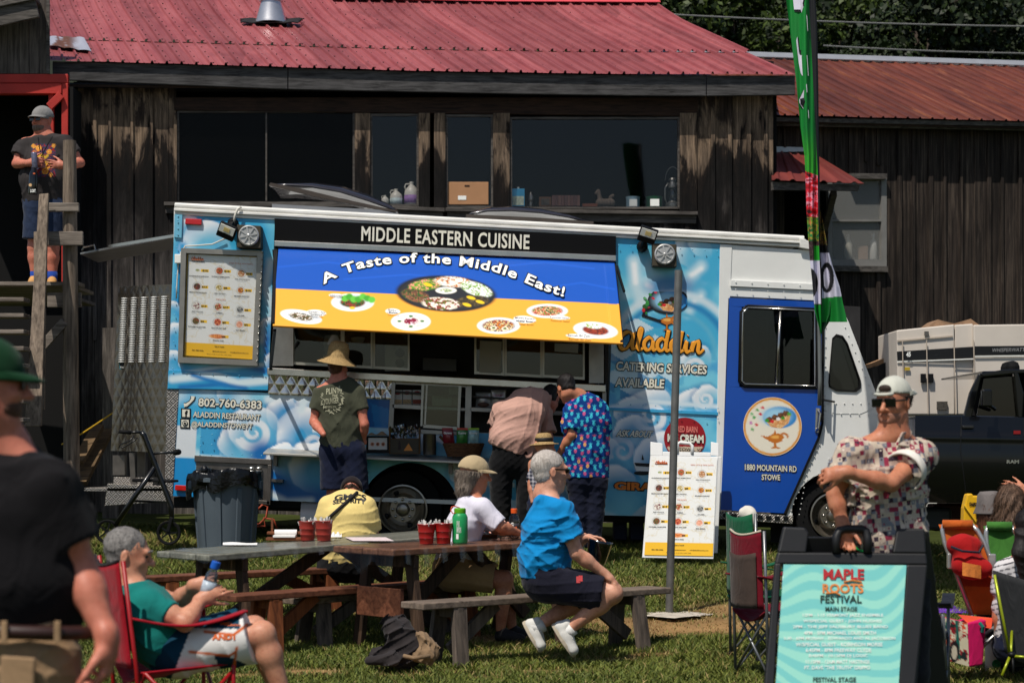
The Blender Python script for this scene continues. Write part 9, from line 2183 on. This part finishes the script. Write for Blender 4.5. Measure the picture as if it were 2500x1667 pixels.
# ------------------------------------------------------------------ folding chairs, bags on the grass
def camp_chair(label,c,yaw,cloth_m,frame_m,trim_m,back_h=.92,w=.56,seat=.42,group='folding camp chairs',lean=.10,panel_m=None,d=.26,armh=.2):
 """quad folding chair: c on the ground, yaw 0 faces the camera, 90 faces +X"""
 y=R(yaw);f=V((math.sin(y),-math.cos(y),0));r=V((f.y,-f.x,0));u=V((0,0,1));t=thing('camp_chair',label,'folding chair',c,group)
 def q(a,b,h):return c+f*a+r*b+u*h
 hw=w/2
 for s in(1,-1):
  MB().tube([q(-d,s*hw,0),q(-d-lean*.4,s*hw,seat),q(-d-lean,s*hw*.98,back_h)],.0105,8).build('rear_post',frame_m,t,True)
  MB().tube([q(d,s*hw,0),q(d,s*hw,seat+armh)],.0105,8).build('front_post',frame_m,t,True)
 for a,b in(((-d,hw),(d,hw)),((-d,-hw),(d,-hw)),((d,-hw),(d,hw)),((-d,-hw),(-d,hw))):
  MB().tube([q(a[0],a[1],.03),q(b[0],b[1],seat-.02)],.009,6).build('cross_tube',frame_m,t,True);MB().tube([q(b[0],b[1],.03),q(a[0],a[1],seat-.02)],.009,6).build('cross_tube',frame_m,t,True)
 for a in(-d,d):
  for b in(-hw,hw):MB().lathe([(.018,0),(.02,.02),(.014,.05)],q(a,b,-.005),n=8).build('foot',BLK,t)
 MB().sheet(lambda a,b:q(-d-.03+(2*d+.06)*b,(a-.5)*w*.98,seat-.02+.03*b-.07*math.sin(math.pi*a)*(1-.5*b)),12,10).build('seat',cloth_m,t,True,solid=.008)
 bm=MB().sheet(lambda a,b:q(-d-.02-lean*(.4+.6*b)-.05*math.sin(math.pi*a)*(1-.4*b),(a-.5)*w*(.98-.04*b),seat+(back_h-seat)*b-.03*math.sin(math.pi*a)*b),12,14).build('backrest',cloth_m,t,True,solid=.008)
 if panel_m:MB().sheet(lambda a,b:q(-d-.02-.028-lean*(.4+.6*b*.72)-.05*math.sin(math.pi*a)*(1-.4*b),(a-.5)*w*.8,seat+(back_h-seat)*b*.72-.02*math.sin(math.pi*a)*b),10,10).build('mesh_panel',panel_m,bm,True,solid=.004)
 for s in(1,-1):
  MB().sheet(lambda a,b:q(-d-.06+(2*d+.12)*a,s*hw+(b-.5)*.075,seat+armh+.01-.05*math.sin(math.pi*a)+.02*a),12,3).build('armrest',cloth_m,t,True,solid=.01)
 if trim_m:
  MB().tube([q(-d-.02-lean-.05*math.sin(math.pi*a/12)*.6,(a/12-.5)*w*.94,back_h-.03*math.sin(math.pi*a/12))for a in range(13)],.008,6).build('trim',trim_m,t,True)
  MB().tube([q(d+.03,(a/12-.5)*w*.98,seat+.01-.035*math.sin(math.pi*a/12))for a in range(13)],.008,6).build('trim',trim_m,t,True)
 return t
STEEL=M('grey_tube_steel',(116,118,120),.35,.6,var=.1,bmp=0);REDT=M('red_tube',(150,14,20),.4,var=.08,bmp=0);REDC=cloth('red_nylon',(150,12,30));GRC=cloth('green_nylon',(14,84,54));TAUPE=cloth('taupe_mesh',(66,54,48),.3);MAR=cloth('maroon_nylon',(104,8,26));BEI=cloth('beige_piping',(186,172,152));NAVC=cloth('navy_nylon',(26,32,50))
c=V((px_on(9.85,428),9.85,-1.5));camp_chair('red folding camp chair carrying the man in the teal shirt',c,112,cloth('red_nylon',(150,12,30)),REDT,cloth('black_piping',(20,16,18)),1.0,.60,.50,lean=.10,d=.21,armh=.225)
c=G(1900,13.4);camp_chair('empty folding chair with dark red and taupe back seen from behind, right of the pole',c,118,MAR,STEEL,BEI,.96,.37,.46,lean=.03,panel_m=TAUPE,d=.21)
c=G(1882,14.3);gc=camp_chair('green folding chair almost hidden behind the dark red one',c,112,GRC,STEEL,None,1.02,.40,.46,lean=.02,d=.21)
q=P(1826,1245,14.2);S=SD();S.ell(q+V((0,0,-.02)),(.058,.05,.055),.02).ell(q+V((.015,-.03,-.07)),(.04,.035,.055),.03);tag(put(S.mesh('white_cap',.008,.006,30),'white_cap',cloth('off_white_cloth',(206,200,188)),None),'off white crumpled cap hanging on the green chair back','cap')
c=G(2085,12.6);camp_chair('navy folding chair partly hidden behind the festival board',c,118,NAVC,STEEL,None,.84,.50,.42,d=.22)
c=G(2196,12.0);camp_chair('black folding chair whose armrest peeks out right of the festival board',c,165,cloth('black_nylon',(20,24,34)),STEEL,None,.55,.54,.40,d=.2)
# beach chairs
def beach_chair(label,top,bot,w,mats,dirx,group='beach chairs'):
 """low aluminium chair seen from behind: top/bot centre points of the back, dirx = width direction"""
 top,bot=V(top),V(bot);x=V(dirx).normalized();t=thing('beach_chair',label,'beach chair',V((bot.x,bot.y,gz(bot.x,bot.y))),group);d=(top-bot).normalized();n=x.cross(d).normalized();n=n if n.y<0 else-n
 AL=M('alu_tube',(190,190,188),.3,.7,var=.05,bmp=0)
 for s in(1,-1):MB().tube([top-d*.0+x*(s*w*.36)+d*.0,top+x*(s*w*.46)-d*.04,top+x*(s*w*.52)-d*.12,bot+x*(s*w*.52)],.015,8).build('side_tube',AL,t,True);MB().box(top+x*(s*w*.53)-d*.25,(.05,.05,.10)).build('hinge',AL,t,bev=.008)
 o=MB();o.sheet(lambda a,b:bot+(top-bot)*b+x*((a-.5)*w)+n*(-.03*math.sin(math.pi*a)),8,16)
 for k,p in enumerate(o.f):o.mi[k]=min(len(mats)-1,int((1-(k//8)/16)*len(mats)))
 o.build('sling',mats,t,True,solid=.008)
 MB().tube([top+x*(-w*.4),top+x*(w*.4)],.03,10).build('head_roll',mats[0],t,True)
 MB().tube([bot+x*(w*.5),bot+x*(w*.5)+V((-.25,-.1,-.16)),bot+x*(w*.45)+V((-.38,-.15,-.28))],.012,8).build('leg',AL,t,True);MB().tube([bot+x*(-w*.5),bot+x*(-w*.5)+V((.05,.1,-.25))],.012,8).build('leg',AL,t,True)
 return t,n
ORC=cloth('orange_canvas',(184,88,30));RDC=cloth('scarlet_canvas',(160,20,22));LIM=cloth('lime_canvas',(60,112,44));TEAL=cloth('turquoise_canvas',(20,120,130))
Yc=13.2
t1,n1=beach_chair('orange and red beach chair with cooler pouch on its back',P(2338,1280,Yc),P(2420,1500,Yc-.1),.24,[ORC,ORC,cloth('rust_canvas',(150,50,20)),ORC],(1,-.25,0))
B=MB();S=SD();a=P(2352,1330,Yc-.12);S.cone(a+V((-.06,0,0)),a+V((.07,0,0)),.05,.05,.03).cone(a+V((-.02,-.03,-.13)),a+V((.12,-.03,-.15)),.06,.06,.04).cone(a,a+V((.05,-.02,-.14)),.07,.08,.05);put(S.mesh('cooler_pouch',.009,.004,20),'cooler_pouch',RDC,t1)
MB().sheet(lambda u,v:P(2350+u*44,1372+v*32+u*8,Yc-.23-.02*math.sin(3*u)),6,6).build('pouch_front',M('orange_print_cloth',(206,120,50),.8,var=.4,vs=40),t1,solid=.01)
MB().tube([P(2322,1334,Yc-.2),P(2350,1345,Yc-.24),P(2390,1348,Yc-.22),P(2400,1330,Yc-.2)],.008,6).build('strap',M('navy_strap',(20,22,40),.7,bmp=0),t1)
t2,n2=beach_chair('green and turquoise beach chair behind the seated woman at the right edge',P(2440,1284,Yc+.1),P(2480,1480,Yc),.20,[LIM,LIM,TEAL,TEAL],(1,-.2,0))
# grey chair with lime legs
ck=thing('lounge_chair','dark grey camp chair with thin lime green legs at the right edge','folding chair',G(2450,12.6))
MB().sheet(lambda u,v:P(2425+u*130+v*30,1392+40*u*(1-v)+v*200+30*math.sin(3.1*u)*v,12.55+.3*u),12,12).build('seat_shell',cloth('charcoal_nylon',(44,44,46)),ck,True,solid=.012)
LG=M('lime_pole',(150,160,30),.35,.3,bmp=0)
for a,b in(((2428,1402,12.5),(2466,1600,12.45)),((2466,1600,12.45),(2446,1648,12.4)),((2466,1600,12.45),(2520,1605,12.4)),((2470,1540,12.6),(2468,1600,12.45))):MB().tube([P(*a),P(*b)],.009,8).build('pole',LG,ck,True)
MB().tube([P(2472,1596,12.45),P(2474,1642,12.4)],.008,8).build('dark_leg',BLK,ck,True);MB().ball(P(2470,1597,12.45),(.026,.026,.02)).build('hub',BLK,ck,True)
# tote bag, flask, blanket, rainbow towel
tb=thing('tote_bag','pink and patterned tote bag on the grass by the beach chairs','bag',gp(2360,1622))
Yb=12.85
def tp(px,py,d=0):return P(px,py,Yb+d)
def patt(pt):
 pt.food((vnoise(pt.x,pt.y*.5,14,3)>.48).astype(float),[(190,70,40),(206,196,170),(150,30,40),(30,40,40)],22,5);pt.line([(2312,1520),(2318,1600)],4,(20,90,80),1);pt.line([(2336,1515),(2340,1605)],4,(20,90,80),1);pt.ell(2330,1590,12,26,(28,26,30));pt.ell(2330,1592,7,17,(190,180,160))
painted('side',[tp(2298,1505),tp(2362,1520,-.06),tp(2366,1626,-.06),tp(2316,1612)],.008,patt,CLOTHP,tb,(196,186,160))
B=MB();B.prism([tp(2362,1520,-.06),tp(2408,1512,-.03),tp(2400,1622,-.03),tp(2366,1628,-.06)],(.0,.28,0));B.prism([tp(2299,1506),tp(2362,1521,-.055),tp(2366,1626,-.055),tp(2316,1612)],(.0,.25,0));B.build('bag_body',cloth('magenta_bag',(196,16,90)),tb,bev=.01)
MB().prism([tp(2340,1500,.1),tp(2424,1508,.1),tp(2420,1534,-.02),tp(2362,1520,-.05)],(0,.02,0)).build('flap',cloth('coral_bag',(214,74,46)),tb)
MB().tube([tp(2392,1520,-.06),tp(2400,1530,-.08),tp(2398,1542,-.07)],.012,6).build('handle',cloth('teal_strap',(20,100,90)),tb)
fp_=gp(2424,1640);fk=thing('steel_flask','off white insulated flask with black lid on the grass','flask',fp_);kf=fp_.y/F
MB().lathe([(18*kf,0),(19*kf,.01),(19*kf,78*kf),(14*kf,86*kf)],fp_,n=22).build('body',M('flask_cream',(196,182,168),.5,var=.05),fk,True,sharp=50);MB().lathe([(16*kf,82*kf),(17*kf,86*kf),(17*kf,98*kf),(14*kf,100*kf),(14*kf,108*kf)],fp_,n=20).build('lid',BLK,fk,True,sharp=40)
MB().tube([fp_+V((-16*kf+8*kf*math.cos(a)-6*kf,-.04,84*kf+8*kf*math.sin(a)))for a in np.linspace(0,6.28,14)],.007,6).build('loop',BLK,fk,True);MB().lathe([(11*kf,0),(11*kf,.003)],fp_+V((4*kf,-19*kf,22*kf)),(0,-1,0),18).build('round_sticker',M('sticker_green',(20,110,60),.5,var=.6,vs=50,bmp=0),fk)
tag(MB().sheet(lambda u,v:gp(2290+u*190,1502-v*16)+V((0,0,.02+.02*math.sin(u*14)*v)),24,4).build('beach_towel',M('rainbow_towel',(90,40,150),.9,var=.6,vs=5),None,True,solid=.01),'rainbow striped towel spread behind the tote bag','towel')
tag(MB().sheet(lambda u,v:gp(2430+u*120,1620-v*90)+V((0,0,.02+.02*math.sin(u*9+v*5))),16,12).build('camouflage_blanket',M('camo_cloth',(130,116,96),.9,var=.45,vs=9),None,True,solid=.01),'camouflage blanket on the grass under the lime legged chair','blanket')
# yellow storage board, bag by the bench
yb=thing('yellow_case','bright yellow plastic case standing in front of the black pickup','case',G(2378,15.8));B=MB();B.prism([P(2352,1296,15.8),P(2392,1290,15.8),P(2408,1250,15.8),P(2408,1204,15.8),P(2398,1203,15.8),P(2396,1210,15.8),P(2376,1210,15.8),P(2374,1204,15.8),P(2362,1206,15.8),P(2354,1240,15.8)],(0,.12,0));B.build('shell',M('safety_yellow',(222,170,14),.5,var=.06,bmp=.03),yb,bev=.01)
B=MB();fit_text(B,'CHAMPION',quad_map((2366,1225),(2387,1226),(2366,1235),15.8,.006),.06);B.build('lettering',LBLACK,yb);MB().bar(P(2354,1232,15.79),P(2392,1285,15.79),.02,.01).build('ridge',M('ridge_yellow',(236,190,40),.5,bmp=0),yb)
bg=thing('backpack','slumped dark grey backpack with tan pocket lying under the near bench','backpack',gp(960,1610))
def bpnt(px,py,d=0):return P(px,py,13.45+d)
S=SD();S.cone(bpnt(960,1535),bpnt(990,1580),.075,.10,.05).cone(bpnt(920,1600),bpnt(990,1600),.06,.09,.05).cone(bpnt(900,1612,-.1),bpnt(960,1608,-.12),.035,.05,.04).cone(bpnt(985,1525,.05),bpnt(1010,1570),.05,.06,.04);S.cut(V((0,13.4,gz(-.8,13.4)-.01)),(0,0,-1));put(S.mesh('bag',.008,.014,42,8),'bag',cloth('charcoal_canvas',(46,41,41),.25),bg)
S=SD();S.cone(bpnt(1030,1560),bpnt(1050,1590),.055,.06,.04).cone(bpnt(1020,1595,-.04),bpnt(1045,1598,-.04),.05,.05,.04);S.cut(V((0,13.4,gz(-.7,13.4)-.01)),(0,0,-1));put(S.mesh('tan_pocket',.008,.010,48,5),'tan_pocket',cloth('tan_canvas',(132,108,82),.2),bg)
MB().tube([bpnt(985,1600,-.15),bpnt(1010,1606,-.17),bpnt(1050,1600,-.14)],.014,8).build('strap',cloth('tan_canvas',(132,108,82),.2),bg,True)
